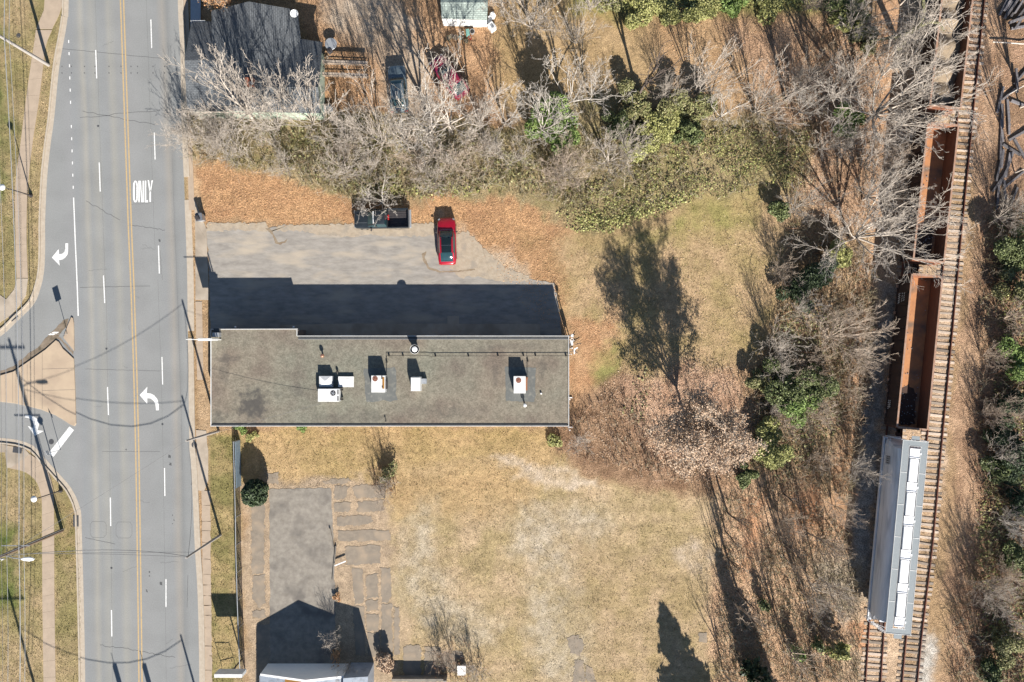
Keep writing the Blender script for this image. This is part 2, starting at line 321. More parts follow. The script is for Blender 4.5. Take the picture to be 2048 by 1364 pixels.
# ---------------------------------------------------------------- the ground: one sheet out to the horizon
# zone: polygon, colour A, colour B, noise size (m), edge softness (m), leaf speckle, grass, gravel
ZN = [
 ([(-400,-400),(372,-400),(372,1800),(-400,1800)], (190,168,128),(158,148,98), 2.6, 1.0, .2, 1, .1),
 ([(-400,-400),(16,-400),(16,560),(-400,560)], (128,134,78),(168,152,106), 1.6, 1.2, .1, 1, 0),
 ([(-30,1060),(28,1050),(34,1220),(-30,1240)], (104,124,58),(140,140,80), 1.0, .8, .1, 1, 0),
 ([(108,1000),(170,1000),(170,1130),(108,1130)], (150,142,88),(176,154,112), 1.0, .5, .1, 1, .1),
 ([(372,-400),(640,-400),(640,330),(372,330)], (196,156,116),(170,138,100), 1.5, .6, 1, .3, .2),
 ([(372,250),(400,250),(402,470),(378,470)], (216,180,140),(200,168,130), 1.5, .3, .4, .1, .3),
 ([(600,-60),(1010,-60),(1010,300),(600,300)], (212,170,130),(188,146,108), 2.0, 1.2, 1, .3, .1),
 ([(640,-60),(770,-60),(862,120),(860,250),(770,250),(760,120),(660,60)], (206,188,168),(190,166,142), 1.6, 1.2, .1, 0, .5),
 ([(990,-60),(1340,-60),(1340,220),(990,220)], (204,174,130),(184,156,110), 2.5, 1.2, .5, .6, 0),
 ([(1140,-60),(1700,-60),(1700,22),(1140,30)], (176,172,96),(140,136,84), 1.2, 1.0, .5, .7, 0),
 ([(1320,30),(1600,30),(1600,210),(1320,210)], (210,176,134),(188,152,112), 2.0, 1.5, .7, .4, 0),
 ([(1440,40),(1770,40),(1760,460),(1600,460),(1540,250)], (214,176,144),(188,152,122), 1.6, 1.5, 1, .1, 0),
 ([(375,180),(700,225),(1000,250),(1200,200),(1620,250),(1600,420),(1380,400),(1180,470),(1100,430),(860,390),(700,400),(540,350),(375,310)], (178,162,122),(148,142,94), 1.4, .8, .9, .5, .2),
 ([(398,335),(540,345),(700,400),(830,420),(870,375),(1090,420),(1150,470),(1150,560),(1120,660),(1060,640),(1000,560),(860,455),(402,455)], (216,170,122),(200,154,112), 1.8, .5, 1, .4, .1),
 ([(1000,460),(1180,470),(1180,680),(1120,660),(1060,560)], (204,160,116),(178,144,100), 2.0, 1.5, .7, .7, .1),
 ([(1120,470),(1240,460),(1400,400),(1540,375),(1600,430),(1560,600),(1510,720),(1460,800),(1250,800),(1150,660)], (206,176,136),(182,162,112), 2.6, 1.2, .3, 1, .1),
 ([(1400,385),(1520,385),(1520,440),(1350,480),(1250,500)], (170,162,98),(190,168,116), 1.5, 1.2, .1, 1, 0),
 ([(1138,640),(1230,630),(1235,720),(1200,850),(1138,850)], (214,172,130),(198,150,108), 1.4, .8, .6, .3, .2),
 ([(1180,700),(1240,690),(1240,790),(1190,790)], (160,158,92),(190,160,110), 1.2, .9, .3, 1, 0),
 ([(870,430),(960,480),(1060,540),(1060,570),(870,560),(846,520)], (212,194,172),(196,172,146), 1.2, .8, .3, .1, .6),
 ([(392,656),(421,656),(421,870),(396,870)], (190,160,124),(206,176,140), .8, .1, .5, .2, .4),
 ([(418,850),(1145,850),(1145,960),(780,985),(640,975),(480,960),(421,960)], (204,174,126),(184,160,108), 2.4, .6, .1, 1, 0),
 ([(418,870),(480,870),(490,1800),(418,1800)], (186,164,116),(146,140,86), 1.6, .3, .2, 1, .1),
 ([(486,960),(800,960),(830,1310),(1000,1310),(1000,1800),(486,1800)], (204,180,152),(182,162,138), 1.2, .6, .2, .4, .4),
 ([(770,930),(1110,925),(1200,960),(1470,985),(1440,1180),(1430,1800),(800,1800),(800,1300),(780,1100)], (210,184,148),(186,166,122), 2.2, 1.0, .1, .9, .5),
 ([(770,930),(1100,925),(1060,1000),(900,1040),(790,1020)], (208,176,128),(196,168,122), 2.0, 1.5, .1, 1, .1),
 ([(980,925),(1060,930),(1200,955),(1210,975),(1120,968),(1010,945)], (222,204,182),(206,186,158), .9, .5, 0, .1, .6),
 ([(1040,1010),(1210,1010),(1220,1050),(1170,1090),(1160,1150),(1080,1150),(1020,1080)], (208,194,172),(190,172,140), .9, 1.5, 0, .7, .6),
 ([(805,1040),(850,1010),(870,1100),(900,1200),(1000,1240),(960,1290),(830,1270),(800,1170)], (206,192,168),(188,170,136), 1.0, 1.5, .1, .6, .6),
 ([(1060,1160),(1200,1170),(1220,1260),(1180,1364),(1090,1364),(1050,1240)], (206,192,168),(188,170,134), 1.0, 1.5, .1, .6, .5),
 ([(1340,1100),(1400,1090),(1410,1150),(1380,1160)], (218,200,180),(200,180,150), .8, .8, .1, .4, .5),
 ([(1270,1230),(1370,1215),(1370,1250),(1280,1260)], (218,204,184),(196,178,146), .8, .8, .1, .4, .5),
 ([(1150,1060),(1430,1180),(1430,1400),(1200,1400)], (204,178,142),(186,164,120), 1.6, 2.5, .1, 1, .2),
 ([(1120,830),(1250,740),(1320,860),(1500,930),(1470,985),(1320,975),(1190,950),(1105,905)], (184,150,120),(150,118,92), 1.2, .8, 1, .2, .1),
 ([(1240,770),(1340,730),(1480,740),(1520,850),(1480,930),(1320,940),(1250,860)], (222,184,156),(198,158,130), 1.3, 1.2, 1, .1, .1),
 ([(1560,380),(1760,480),(1760,600),(1720,900),(1700,1060),(1560,980),(1480,900),(1530,700),(1560,600)], (210,178,142),(170,146,110), 1.3, 1.2, 1, .3, .1),
 ([(1430,960),(1560,940),(1720,1040),(1740,1250),(1730,1800),(1420,1800),(1425,1100)], (230,192,156),(206,168,134), 1.8, 1.0, 1, .2, .2),
 ([(1585,1000),(1640,990),(1650,1060),(1600,1070)], (220,162,118),(206,150,110), .9, .8, .4, .1, .2),
 ([(1480,1000),(1530,990),(1510,1150),(1490,1150)], (220,166,124),(206,158,122), .9, .8, .5, .1, .2),
 ([(1790,-60),(1900,-60),(1890,400),(1880,700),(1850,900),(1820,1180),(1810,1500),(1690,1500),(1690,1250),(1690,1100),(1740,700),(1745,300)], (220,192,162),(196,166,136), 1.2, .8, .3, .1, 1),
 ([(1800,-60),(1805,60),(1775,300),(1755,420),(1745,600),(1700,1000),(1690,1120),(1660,1000),(1715,640),(1735,400),(1745,150),(1760,-60)], (216,172,134),(200,158,122), 1.5, .6, .6, .1, .3),
 ([(1770,560),(1800,560),(1765,880),(1730,1180),(1690,1250),(1690,1120),(1730,900)], (180,178,174),(150,146,142), .8, .5, .1, 0, 1),
 ([(1630,1120),(1720,1110),(1740,1200),(1700,1220),(1650,1190)], (196,184,166),(170,152,130), .8, .8, .3, 0, 1),
 ([(1700,1240),(1740,1240),(1745,1300),(1700,1300)], (222,166,124),(212,166,130), .9, .6, .2, 0, .4),
 ([(1900,-60),(2400,-60),(2400,1800),(1870,1800),(1905,900),(1950,400)], (212,176,144),(180,144,116), 2.0, .8, .8, .1, .3),
 ([(1990,-60),(2400,-60),(2400,1800),(1930,1800),(1950,900),(1990,500)], (198,160,132),(158,128,102), 1.6, 1.5, 1, .2, .1),
 ([(1895,430),(1925,430),(1905,660),(1885,900),(1860,1100),(1840,1280),(1875,1300),(1870,1500),(1832,1500),(1832,1280)], (212,186,160),(192,164,138), 1.0, .6, .2, 0, .9),
 ([(1842,1250),(1872,1270),(1862,1500),(1840,1500)], (216,212,206),(190,184,176), .6, .5, .1, 0, 1),
]
def ground_cols(x, y):
    """colour (linear albedo) and speckle weights at ground points"""
    wx = x + (fbm(x, y, 3.0, 91) - .5) * 3.0 + (fbm(x, y, .8, 47, 3) - .5) * 1.2
    wy = y + (fbm(x, y, 3.0, 57) - .5) * 3.0 + (fbm(x, y, .8, 23, 3) - .5) * 1.2
    c = np.empty(x.shape + (3,)); fx = np.empty(x.shape + (3,))
    n = fbm(x, y, 6, 3)[..., None]
    a, b = np.array(seen(204, 168, 130)), np.array(seen(172, 146, 108)); c[:] = a * n + b * (1 - n); fx[:] = (.7, .4, .1)
    for i, (poly, ca, cb, sc, soft, lf, gr, gv) in enumerate(ZN):
        pts = gp(poly); xs = [p[0] for p in pts]; ys = [p[1] for p in pts]
        k = (x > min(xs) - 4) & (x < max(xs) + 4) & (y > min(ys) - 4) & (y < max(ys) + 4)
        if not k.any(): continue
        d = polydist(wx[k] if soft > .35 else x[k], wy[k] if soft > .35 else y[k], pts)
        t = np.clip(d / (soft + .01) * .5 + .5, 0, 1); t = (t * t * (3 - 2 * t))[:, None]
        n = fbm(x[k], y[k], sc, 11 + i * 3, 5); n = np.clip((n - .5) * 2.6 + .5, 0, 1)[:, None]
        cc = np.array(seen(*ca)) * n + np.array(seen(*cb)) * (1 - n)
        c[k] = c[k] * (1 - t) + cc * t; fx[k] = fx[k] * (1 - t) + np.array([lf, gr, gv]) * t
    # mowing streaks and worn blotches
    s = fbm(x * .35, y * 1.8, 1.0, 77, 4); c *= (1 + (s - .5) * .22 * fx[..., 1])[..., None]
    s = fbm(x, y, .45, 78, 3); c *= (1 + (s - .5) * .38)[..., None]
    s = fbm(x * .25 + y * .02, y * 2.6, 1.2, 79, 3); c *= (1 + (s - .5) * .25 * fx[..., 1])[..., None]; g_ = c.mean(-1, keepdims=True); c = (c * .86 + g_ * .14) * np.array([1.25, 1.175, 1.07])
    return np.clip(c, .005, .8), fx
def grow(a, b, step, far):
    core = np.arange(a, b + 1e-6, step); out = []; d = step * 2; p = b
    while p < far: p += d; d *= 1.35; out.append(p)
    lo = [-(q - b) + a for q in out][::-1]
    return np.concatenate([lo, core, out])
gx = grow(-53.5, 53.5, .2, 900); gy = grow(-36.5, 36.5, .2, 900)
X, Y = np.meshgrid(gx, gy); c_, fx_ = ground_cols(X, Y)
inner = (np.abs(X) < 56) & (np.abs(Y) < 39)
Z = np.where(inner, -.012 - .05 * fbm(X, Y, .5, 5, 3) * (fx_[..., 0] * .6 + fx_[..., 1] * .5), -.03)
nx_, ny_ = len(gx), len(gy); idx = np.arange(nx_ * ny_).reshape(ny_, nx_)
Fg = np.stack([idx[:-1, :-1], idx[:-1, 1:], idx[1:, 1:], idx[1:, :-1]], -1).reshape(-1, 4)
me = npmesh('ground', np.stack([X, Y, Z], -1).reshape(-1, 3), Fg, [], col=c_.reshape(-1, 3))
a = me.color_attributes.new('fx', 'FLOAT_COLOR', 'POINT'); q = np.ones((nx_ * ny_, 4), np.float32); q[:, :3] = fx_.reshape(-1, 3); a.data.foreach_set('color', q.ravel())
def ground_material():
    m = bpy.data.materials.new('earth_and_grass'); m.use_nodes = True; t = m.node_tree; L = t.links.new; b = t.nodes['Principled BSDF']
    b.inputs['Roughness'].default_value = .95; b.inputs['Specular IOR Level'].default_value = .1
    tc = N(t, 'ShaderNodeTexCoord'); at = N(t, 'ShaderNodeAttribute', attribute_name='col'); fx = N(t, 'ShaderNodeAttribute', attribute_name='fx')
    sp = N(t, 'ShaderNodeSeparateColor'); L(fx.outputs['Color'], sp.inputs[0])
    def noise(sc, det=5, r=.7):
        n = N(t, 'ShaderNodeTexNoise'); n.inputs['Scale'].default_value = sc; n.inputs['Detail'].default_value = det; n.inputs['Roughness'].default_value = r; L(tc.outputs['Object'], n.inputs[0]); return n
    def rng_(src, a, b_, c, d, clamp=True):
        r = N(t, 'ShaderNodeMapRange'); r.clamp = clamp
        for i, v in enumerate((a, b_, c, d)): r.inputs[i + 1].default_value = v
        L(src, r.inputs[0]); return r.outputs[0]
    def mul(c, f):
        x = N(t, 'ShaderNodeMix', data_type='RGBA', blend_type='MULTIPLY'); x.inputs[0].default_value = 1; L(c, x.inputs[6]); L(f, x.inputs[7]); return x.outputs[2]
    def math_(op, a, b_=None, v=None):
        x = N(t, 'ShaderNodeMath', operation=op); L(a, x.inputs[0])
        if b_ is not None: L(b_, x.inputs[1])
        if v is not None: x.inputs[1].default_value = v
        return x.outputs[0]
    nf = noise(8.5, 6, .85); c = mul(at.outputs['Color'], rng_(nf.outputs[0], .3, .7, .56, 1.50))
    n2 = noise(1.7, 4, .6); c = mul(c, rng_(n2.outputs[0], .3, .7, .84, 1.18))
    # leaf litter: voronoi cells, some bright tan, some dark
    v = N(t, 'ShaderNodeTexVoronoi'); v.inputs['Scale'].default_value = 15; L(tc.outputs['Object'], v.inputs['Vector'])
    sv_ = N(t, 'ShaderNodeSeparateColor'); L(v.outputs['Color'], sv_.inputs[0])
    f = rng_(sv_.outputs[0], 0, 1, .55, 1.5); f1 = N(t, 'ShaderNodeMix'); f1.inputs[2].default_value = 1; L(sp.outputs[0], f1.inputs[0]); L(f, f1.inputs[3]); c = mul(c, f1.outputs[0])
    hs = N(t, 'ShaderNodeMix', data_type='RGBA'); k = math_('MULTIPLY', rng_(sv_.outputs[1], .72, .8, 0, .4), sp.outputs[0]); L(k, hs.inputs[0]); L(c, hs.inputs[6]); hs.inputs[7].default_value = (*seen(232, 190, 148), 1); c = hs.outputs[2]
    # gravel: finer cells, pale and dark stones
    v2 = N(t, 'ShaderNodeTexVoronoi'); v2.inputs['Scale'].default_value = 13; L(tc.outputs['Object'], v2.inputs['Vector'])
    s2 = N(t, 'ShaderNodeSeparateColor'); L(v2.outputs['Color'], s2.inputs[0])
    f2 = N(t, 'ShaderNodeMix'); f2.inputs[2].default_value = 1; L(sp.outputs[2], f2.inputs[0]); L(rng_(s2.outputs[2], 0, 1, .6, 1.42), f2.inputs[3]); c = mul(c, f2.outputs[0])
    # small weeds in the grass
    n3 = noise(3.2, 5, .75); k3 = math_('MULTIPLY', rng_(n3.outputs[0], .57, .63, 0, .62), sp.outputs[1])
    h3 = N(t, 'ShaderNodeMix', data_type='RGBA'); L(k3, h3.inputs[0]); L(c, h3.inputs[6]); h3.inputs[7].default_value = (*seen(146, 136, 90), 1); c = h3.outputs[2]
    L(c, b.inputs['Base Color'])
    hb = math_('ADD', math_('MULTIPLY', nf.outputs[0], v=1.0), math_('MULTIPLY', v.outputs['Distance'], sp.outputs[0]))
    bu = N(t, 'ShaderNodeBump'); bu.inputs['Strength'].default_value = .9; bu.inputs['Distance'].default_value = .09; L(hb, bu.inputs['Height']); L(bu.outputs[0], b.inputs['Normal'])
    return m
me.materials.append(ground_material()); tag(link('ground', me), kind='structure')

# ---------------------------------------------------------------- the road
def clx(py): return float(np.interp(py, [-200, 0, 230, 460, 575, 744, 900, 1057, 1235, 1364, 1600], [233, 240.5, 248.5, 256.5, 261.5, 267, 271, 273.5, 276, 277.5, 279]))
road_left = [(139,-300),(137,0),(135,34),(130,67),(118,135),(108,236),(101,287),(94,354),(90,440),(90,490),(88,541),(81,575),(67,609),(34,642),(0,673),(-60,705),(-300,760)]
road_left2 = [(-300,860),(-60,868),(0,876),(34,880),(67,892),(89,916),(117,947),(142,976),(156,1004),(161.5,1022),(163,1057),(167,1200),(170,1364),(172,1700)]
road_right = [(399.5,1700),(399,1364),(396,1200),(390,1093),(386,1000),(382,920),(379.5,900),(376,676),(374.5,541),(371,440),(368,354),(363,230),(361,100),(356,0),(350,-300)]
def road_material():
    m = bpy.data.materials.new('road_asphalt'); m.use_nodes = True; t = m.node_tree; L = t.links.new; b = t.nodes['Principled BSDF']
    b.inputs['Roughness'].default_value = .88; b.inputs['Specular IOR Level'].default_value = .2
    tc = N(t, 'ShaderNodeTexCoord'); sx = N(t, 'ShaderNodeSeparateXYZ'); L(tc.outputs['Object'], sx.inputs[0])
    ys = np.linspace(1364, 0, 40); pf = np.polyfit((682 - ys) / 20, [(clx(v) - 1024) / 20 for v in ys], 2)
    def mt(op, a, b_):
        x = N(t, 'ShaderNodeMath', operation=op)
        for i, s in enumerate((a, b_)):
            if isinstance(s, (int, float, np.floating)): x.inputs[i].default_value = float(s)
            else: L(s, x.inputs[i])
        return x.outputs[0]
    yy = sx.outputs[1]; cen = mt('ADD', mt('ADD', mt('MULTIPLY', mt('MULTIPLY', yy, yy), pf[0]), mt('MULTIPLY', yy, pf[1])), pf[2])
    u = mt('SUBTRACT', sx.outputs[0], cen)
    nz = N(t, 'ShaderNodeTexNoise'); nz.inputs['Scale'].default_value = 1.0; nz.inputs['Detail'].default_value = 5
    mp = N(t, 'ShaderNodeMapping'); mp.inputs['Scale'].default_value = (1.6, .12, 1); L(tc.outputs['Object'], mp.inputs[0]); L(mp.outputs[0], nz.inputs[0])
    u2 = mt('ADD', u, mt('MULTIPLY', mt('SUBTRACT', nz.outputs[0], .5), .5))
    rp = N(t, 'ShaderNodeValToRGB'); L(mt('DIVIDE', mt('ADD', u2, 9), 18), rp.inputs[0])
    e = rp.color_ramp.elements; e[0].position = 0; e[0].color = (1, 1, 1, 1); e[1].position = 1; e[1].color = (1, 1, 1, 1)
    for pos, v in [(-6.6, (.99, 1, 1.01)), (-5.6, (1, 1, 1.02)), (-5.0, (.95, .97, 1)), (-4.4, (1, 1, 1)), (-4.0, (1.2, 1.15, 1.06)), (-3.6, (.98, .99, 1)), (-2.9, (1.09, 1.07, 1.02)), (-2.3, (.96, .98, 1)), (-1.7, (.97, .98, 1)), (-1.2, (1.13, 1.1, 1.03)), (-.6, (1, 1, 1)), (.9, (1, 1, 1.01)), (2.6, (.98, .99, 1)), (3.6, (.97, .98, 1)), (4.2, (1.12, 1.05, .98)), (4.7, (.86, .87, .88)), (5.1, (.98, .99, 1))]:
        q = e.new((pos + 9) / 18); q.color = (*v, 1)
    n1 = N(t, 'ShaderNodeTexNoise'); n1.inputs['Scale'].default_value = 9; n1.inputs['Detail'].default_value = 5; n1.inputs['Roughness'].default_value = .8; L(tc.outputs['Object'], n1.inputs[0])
    n2 = N(t, 'ShaderNodeTexNoise'); n2.inputs['Scale'].default_value = .35; n2.inputs['Detail'].default_value = 5; L(tc.outputs['Object'], n2.inputs[0])
    r1 = N(t, 'ShaderNodeMapRange'); r1.inputs[1].default_value = .3; r1.inputs[2].default_value = .7; r1.inputs[3].default_value = .86; r1.inputs[4].default_value = 1.15; L(n1.outputs[0], r1.inputs[0])
    r2 = N(t, 'ShaderNodeMapRange'); r2.inputs[1].default_value = .3; r2.inputs[2].default_value = .7; r2.inputs[3].default_value = .93; r2.inputs[4].default_value = 1.07; L(n2.outputs[0], r2.inputs[0])
    c = N(t, 'ShaderNodeRGB'); c.outputs[0].default_value = (*seen(173, 172, 168), 1); o = c.outputs[0]
    for f in (rp.outputs[0], r1.outputs[0], r2.outputs[0]):
        x = N(t, 'ShaderNodeMix', data_type='RGBA', blend_type='MULTIPLY'); x.inputs[0].default_value = 1; L(o, x.inputs[6]); L(f, x.inputs[7]); o = x.outputs[2]
    L(o, b.inputs['Base Color'])
    bu = N(t, 'ShaderNodeBump'); bu.inputs['Distance'].default_value = .008; L(n1.outputs[0], bu.inputs['Height']); L(bu.outputs[0], b.inputs['Normal'])
    return m
M['road'] = road_material()
fl = flatMB(); fl.sheet(gp(road_left + road_left2 + road_right), 0.0); tag(fl.build('road', M['road']), kind='structure')
def offs(pts, d):                # offset a polyline (metres) to its right side
    out = []; n = len(pts)
    for i in range(n):
        a = Vector(pts[max(i - 1, 0)][:2]); b = Vector(pts[min(i + 1, n - 1)][:2]); t = (b - a).normalized(); out.append(Vector(pts[i][:2]) + Vector((t.y, -t.x)) * d)
    return out
def curve_pts(pts, step=.6):
    v = [Vector(p[:2]) for p in pts]; out = []
    for i in range(len(v) - 1):
        p0, p1, p2, p3 = v[max(i - 1, 0)], v[i], v[i + 1], v[min(i + 2, len(v) - 1)]
        k = min(40, max(1, int((p2 - p1).length / step)))
        for j in range(k):
            t = j / k; out.append(.5 * ((2 * p1) + (p2 - p0) * t + (2 * p0 - 5 * p1 + 4 * p2 - p3) * t * t + (3 * p1 - p0 - 3 * p2 + p3) * t ** 3))
    out.append(v[-1]); return out
def band(mb, pts, d0, d1, z0, z1, mi=0):      # raised band between two offsets
    A, B = offs(pts, d0), offs(pts, d1)
    rings = [[(*a, z0), (*a, z1), (*b, z1), (*b, z0)] for a, b in zip(A, B)]
    return mb.loft(rings, mi)
def kerb(name, pts, side, lab=None):
    p = curve_pts(gp(pts)); mb = MB()
    band(mb, p, side * -.02, side * .42, -.05, .006); band(mb, p, side * .425, side * .58, -.05, .12)
    tag(mb.build(name, M['curb']), kind='structure')
kerb('kerb', road_left, 1); kerb('kerb', road_left2, 1)
kerb('kerb', [p for p in road_right if p[1] < 400], 1)
kerb('kerb', [p for p in road_right if p[1] >= 660], 1)
# flush driveway gutter between the two kerbs
mb = MB(); band(mb, curve_pts(gp([(376,662),(374.5,541),(371,440),(369.5,400)])), -.02, .62, -.05, .006); tag(mb.build('driveway_gutter', M['curb']), kind='structure')
# painted markings
def strip(mb, pts, w, z=.006):
    p = curve_pts(gp(pts), 1.0); A, B = offs(p, -w / 2), offs(p, w / 2); n = len(p)
    mb.add([(*a, z) for a in A] + [(*b, z) for b in B], [(i, n + i, n + i + 1, i + 1) for i in range(n - 1)])
yl = flatMB()
for o in (0, 6.2): strip(yl, [(clx(y) + o + .5, y) for y in range(1420, -60, -60)], .13)
tag(yl.build('centre_line', M['yellow_paint']), kind='structure')
wl = flatMB()
for x0, x1, y0, y1 in [(191.5,193.5,100,157),(198.5,200.5,325,383),(207,209.5,551,606),(215,217,774,830),(220.7,221.5,995,1052),(223,223.7,1220,1273),(184,186,-120,-66)]: strip(wl, [(x0, y0), (x1, y1)][::-1], .105)
for x0, x1, y0, y1 in [(301.8,303.4,39,96),(308.5,310.3,265,319),(317,318.7,491,547),(324,325.3,714,769),(329,329.8,936,992),(332,332,1158,1214),(334,334,1385,1440)]: strip(wl, [(x0, y0), (x1, y1)][::-1], .1)
for i in range(13):
    y = 80 + i * 24.3
    if i == 6: continue
    strip(wl, [(137.5 + i * .75, y + 6), (137.4 + i * .75, y)], .09)
strip(wl, [(156.5,632),(154,560),(150.5,480),(149,440),(147.2,395)], .11)
tag(wl.build('lane_line', M['white_paint']), kind='structure')
def z2(pts, ox, oy, f): return [(ox + x / f, oy + y / f) for x, y in pts]
arrows = [z2([(388,138),(404,138),(404,180),(400,205),(385,225),(372,233),(350,238),(354,270),(308,222),(348,172),(350,203),(370,200),(383,188),(388,168)], 0, 440, 2.964),
 z2([(925,1128),(942,1128),(941,1090),(932,1060),(915,1040),(895,1029),(870,1026),(874,988),(828,1038),(873,1090),(873,1056),(893,1058),(912,1073),(922,1095)], 0, 440, 2.964),
 z2([(180,1040),(178,1057),(200,1061),(220,1070),(235,1085),(241,1110),(237,1134),(198,1117),(250,1190),(314,1155),(268,1149),(278,1120),(279,1095),(268,1070),(243,1050),(210,1041)], 0, 540, 3.5875)]
ar = flatMB()
for p in arrows: ar.sheet(gp(p), .006)
tag(ar.build('turn_arrow', M['white_paint']), kind='structure')
ar = flatMB(); ar.sheet(gp([(139,853),(148,860),(107,913.5),(97,906.5)]), .006); tag(ar.build('stop_line', M['white_paint']), kind='structure')
# ONLY in tall letters
wd = flatMB()
def quad(*p): wd.sheet(gp(p), .006)
n = 14
O = [(270.9 + 4.9 * math.cos(t) * (1 if abs(math.cos(t)) < 1 else 1), 383 + 21.8 * np.sign(math.sin(t)) * abs(math.sin(t)) ** .45) for t in [2 * math.pi * i / 28 for i in range(28)]]
I = [(271.2 + 1.7 * math.cos(t), 383 + 18.4 * np.sign(math.sin(t)) * abs(math.sin(t)) ** .45) for t in [2 * math.pi * i / 28 for i in range(28)]]
for i in range(28): quad(O[i], O[(i + 1) % 28], I[(i + 1) % 28], I[i])
quad((276.8,361.5),(279.6,361.5),(279.6,404.5),(276.8,404.5)); quad((279.65,361.5),(281.9,361.5),(285.2,404.5),(282.6,404.5)); quad((285.25,361.5),(287.9,361.5),(287.9,404.5),(285.25,404.5))
quad((289.6,361.2),(292.5,361.2),(292.5,399.9),(289.6,399.9)); quad((289.6,400),(296,400),(296,404.8),(289.6,404.8))
quad((295.2,360.4),(298.0,360.4),(301.2,378),(298.9,383)); quad((303.0,360.4),(305.9,360.4),(301.9,383),(301.25,378)); quad((298.9,383.1),(301.9,383.1),(301.9,404.2),(298.9,404.2))
tag(wd.build('road_word_only', M['white_paint']), kind='structure')
# cracks, detector loops, dabs of tar
rg = random.Random(3); tr = flatMB()
def crack(a, b, w=.025, amp=1.6, k=14, z=.004):
    pts = []; 
    for i in range(k + 1):
        t = i / k; pts.append((a[0] + (b[0] - a[0]) * t + (rg.uniform(-amp, amp) if 0 < i < k else 0) * .6, a[1] + (b[1] - a[1]) * t + (rg.uniform(-amp, amp) if 0 < i < k else 0)))
    p = gp(pts); A, B = offs(p, -w), offs(p, w); n = len(p)
    tr.add([(*q, z) for q in A] + [(*q, z) for q in B], [(i, n + i, n + i + 1, i + 1) for i in range(n - 1)])
crack((120,97),(335,118), .018, .6); crack((160,235),(320,220), .02, 2); crack((165,222),(310,250), .02); crack((172,402),(240,440), .02); crack((260,450),(330,460), .02)
crack((160,575),(300,572), .018, .6); crack((170,738),(320,742), .015, .5); crack((200,1290),(270,1300), .022); crack((270,1300),(350,1315), .022); crack((320,500),(325,560), .012); crack((163,1106),(390,1104), .012, .4)
for o_, a_, b_ in ((-50, -40, 640), (-52, 660, 1400), (52, -40, 500), (55, 560, 1400), (93, 100, 900)):
    for k_ in range(a_, b_, 60): crack((clx(k_) + o_, k_), (clx(k_ + 60) + o_, k_ + 60), .007, .5, 6)
for i_ in range(16):
    x_, y_ = rg.uniform(180, 350), rg.uniform(20, 1340); crack((x_, y_), (x_ + rg.uniform(-45, 45), y_ + rg.uniform(-14, 14)), .008, 1.6, 10)
crack((205,903),(320,903), .012, .4); crack((170,1075),(230,1088), .02, .5); crack((376,1150),(374,1215), .02, .6); crack((385,890),(383,970), .05, 1)
for cx, cy in ((196.5,1059),(248,1060)):
    q = [(cx - 16,cy - 10),(cx - 12,cy - 16),(cx + 12,cy - 16),(cx + 16,cy - 10),(cx + 16,cy + 10),(cx + 11,cy + 16),(cx - 11,cy + 16),(cx - 16,cy + 10)]
    for i in range(8): crack(q[i], q[(i + 1) % 8], .01, .2, 4)
for x in (124,143,169,190,218,242,262,275,306,329):
    for y in (133, 146): tr.sheet(gp([(x - 1, y - 1.4), (x + .8, y - 1.6), (x + 1.1, y + 1.3), (x - .8, y + 1.2)]), .0045)
for x, y, a in ((339,913,2.4),(341,928,2.2),(322,1167,2.6),(345,1030,1),(348,1040,1),(345,1047,.9),(299,1144,1.2),(299,1152,1),(293,1180,1),(294,1183,1.2),(252,899,1.3),(319,481,1.8)):
    tr.sheet(rough(gp([(x - a, y - a * 1.5), (x + a, y - a), (x + a, y + a * 1.6), (x - a, y + a)]), .06, .03, int(x)), .0047)
tag(tr.build('road_crack', M['tar']), kind='structure')
# sidewalks laid slab by slab
def slabs(name, left, right, step=1.5, m='concrete', z=.02, gap=.012, seed=0):
    l, r = curve_pts(gp(left), .3), curve_pts(gp(right), .3)
    def at(c, t):
        d = [0]; 
        for a, b in zip(c[:-1], c[1:]): d.append(d[-1] + (b - a).length)
        t *= d[-1]; i = min(max(np.searchsorted(d, t) - 1, 0), len(c) - 2); k = (t - d[i]) / max(1e-6, d[i + 1] - d[i]); return c[i].lerp(c[i + 1], k), d[-1]
    Lg = at(l, 0)[1]; k = max(1, int(Lg / step)); mb = MB(); rr = random.Random(seed)
    for i in range(k):
        g = gap / Lg; a0, a1 = i / k + g / 2, (i + 1) / k - g / 2; zz = z + rr.uniform(-.004, .004)
        pts = [at(l, a0 + (a1 - a0) * j / 3)[0] for j in range(4)] + [at(r, a1 - (a1 - a0) * j / 3)[0] for j in range(4)]
        mb.prism(pts, -.06, zz)
    tag(mb.build(name, M[m]), kind='structure')
slabs('sidewalk', [(72,60),(68,90),(61,135),(52,200),(42,280),(31,370),(31,460),(33,540),(34,556)], [(104,60),(92,90),(86,135),(78,200),(66,280),(56,370),(53,460),(55,540),(56,556)], 1.6, 'concrete_pink')
mb = MB(); mb.prism(gp([(93,-60),(122,-60),(124,12),(118,30),(104,58),(72,58),(88,20)]), -.06, .02); tag(mb.build('driveway_apron', M['concrete_pink']), kind='structure')
mb = MB(); mb.prism(rough(gp([(34,557),(56,557),(52,590),(38,612),(20,632),(-8,650),(-60,665),(-60,590),(0,590),(12,599),(28,580)]), 1, .02), -.06, .018); tag(mb.build('kerb_ramp', M['concrete']), kind='structure')
mb = MB(); mb.prism(rough(gp([(-60,886),(0,888),(50,898),(62,912),(58,936),(14,936),(10,905),(-60,905)]), 1, .02), -.06, .018); tag(mb.build('kerb_ramp', M['concrete']), kind='structure')
slabs('sidewalk', [(20,936.6),(50,944),(72,962),(82,990),(84,1020),(85,1200),(88,1420)], [(60,908),(84,926),(100,950),(106,985),(108,1020),(109,1200),(112,1420)], 1.6, 'concrete_pink', seed=2)
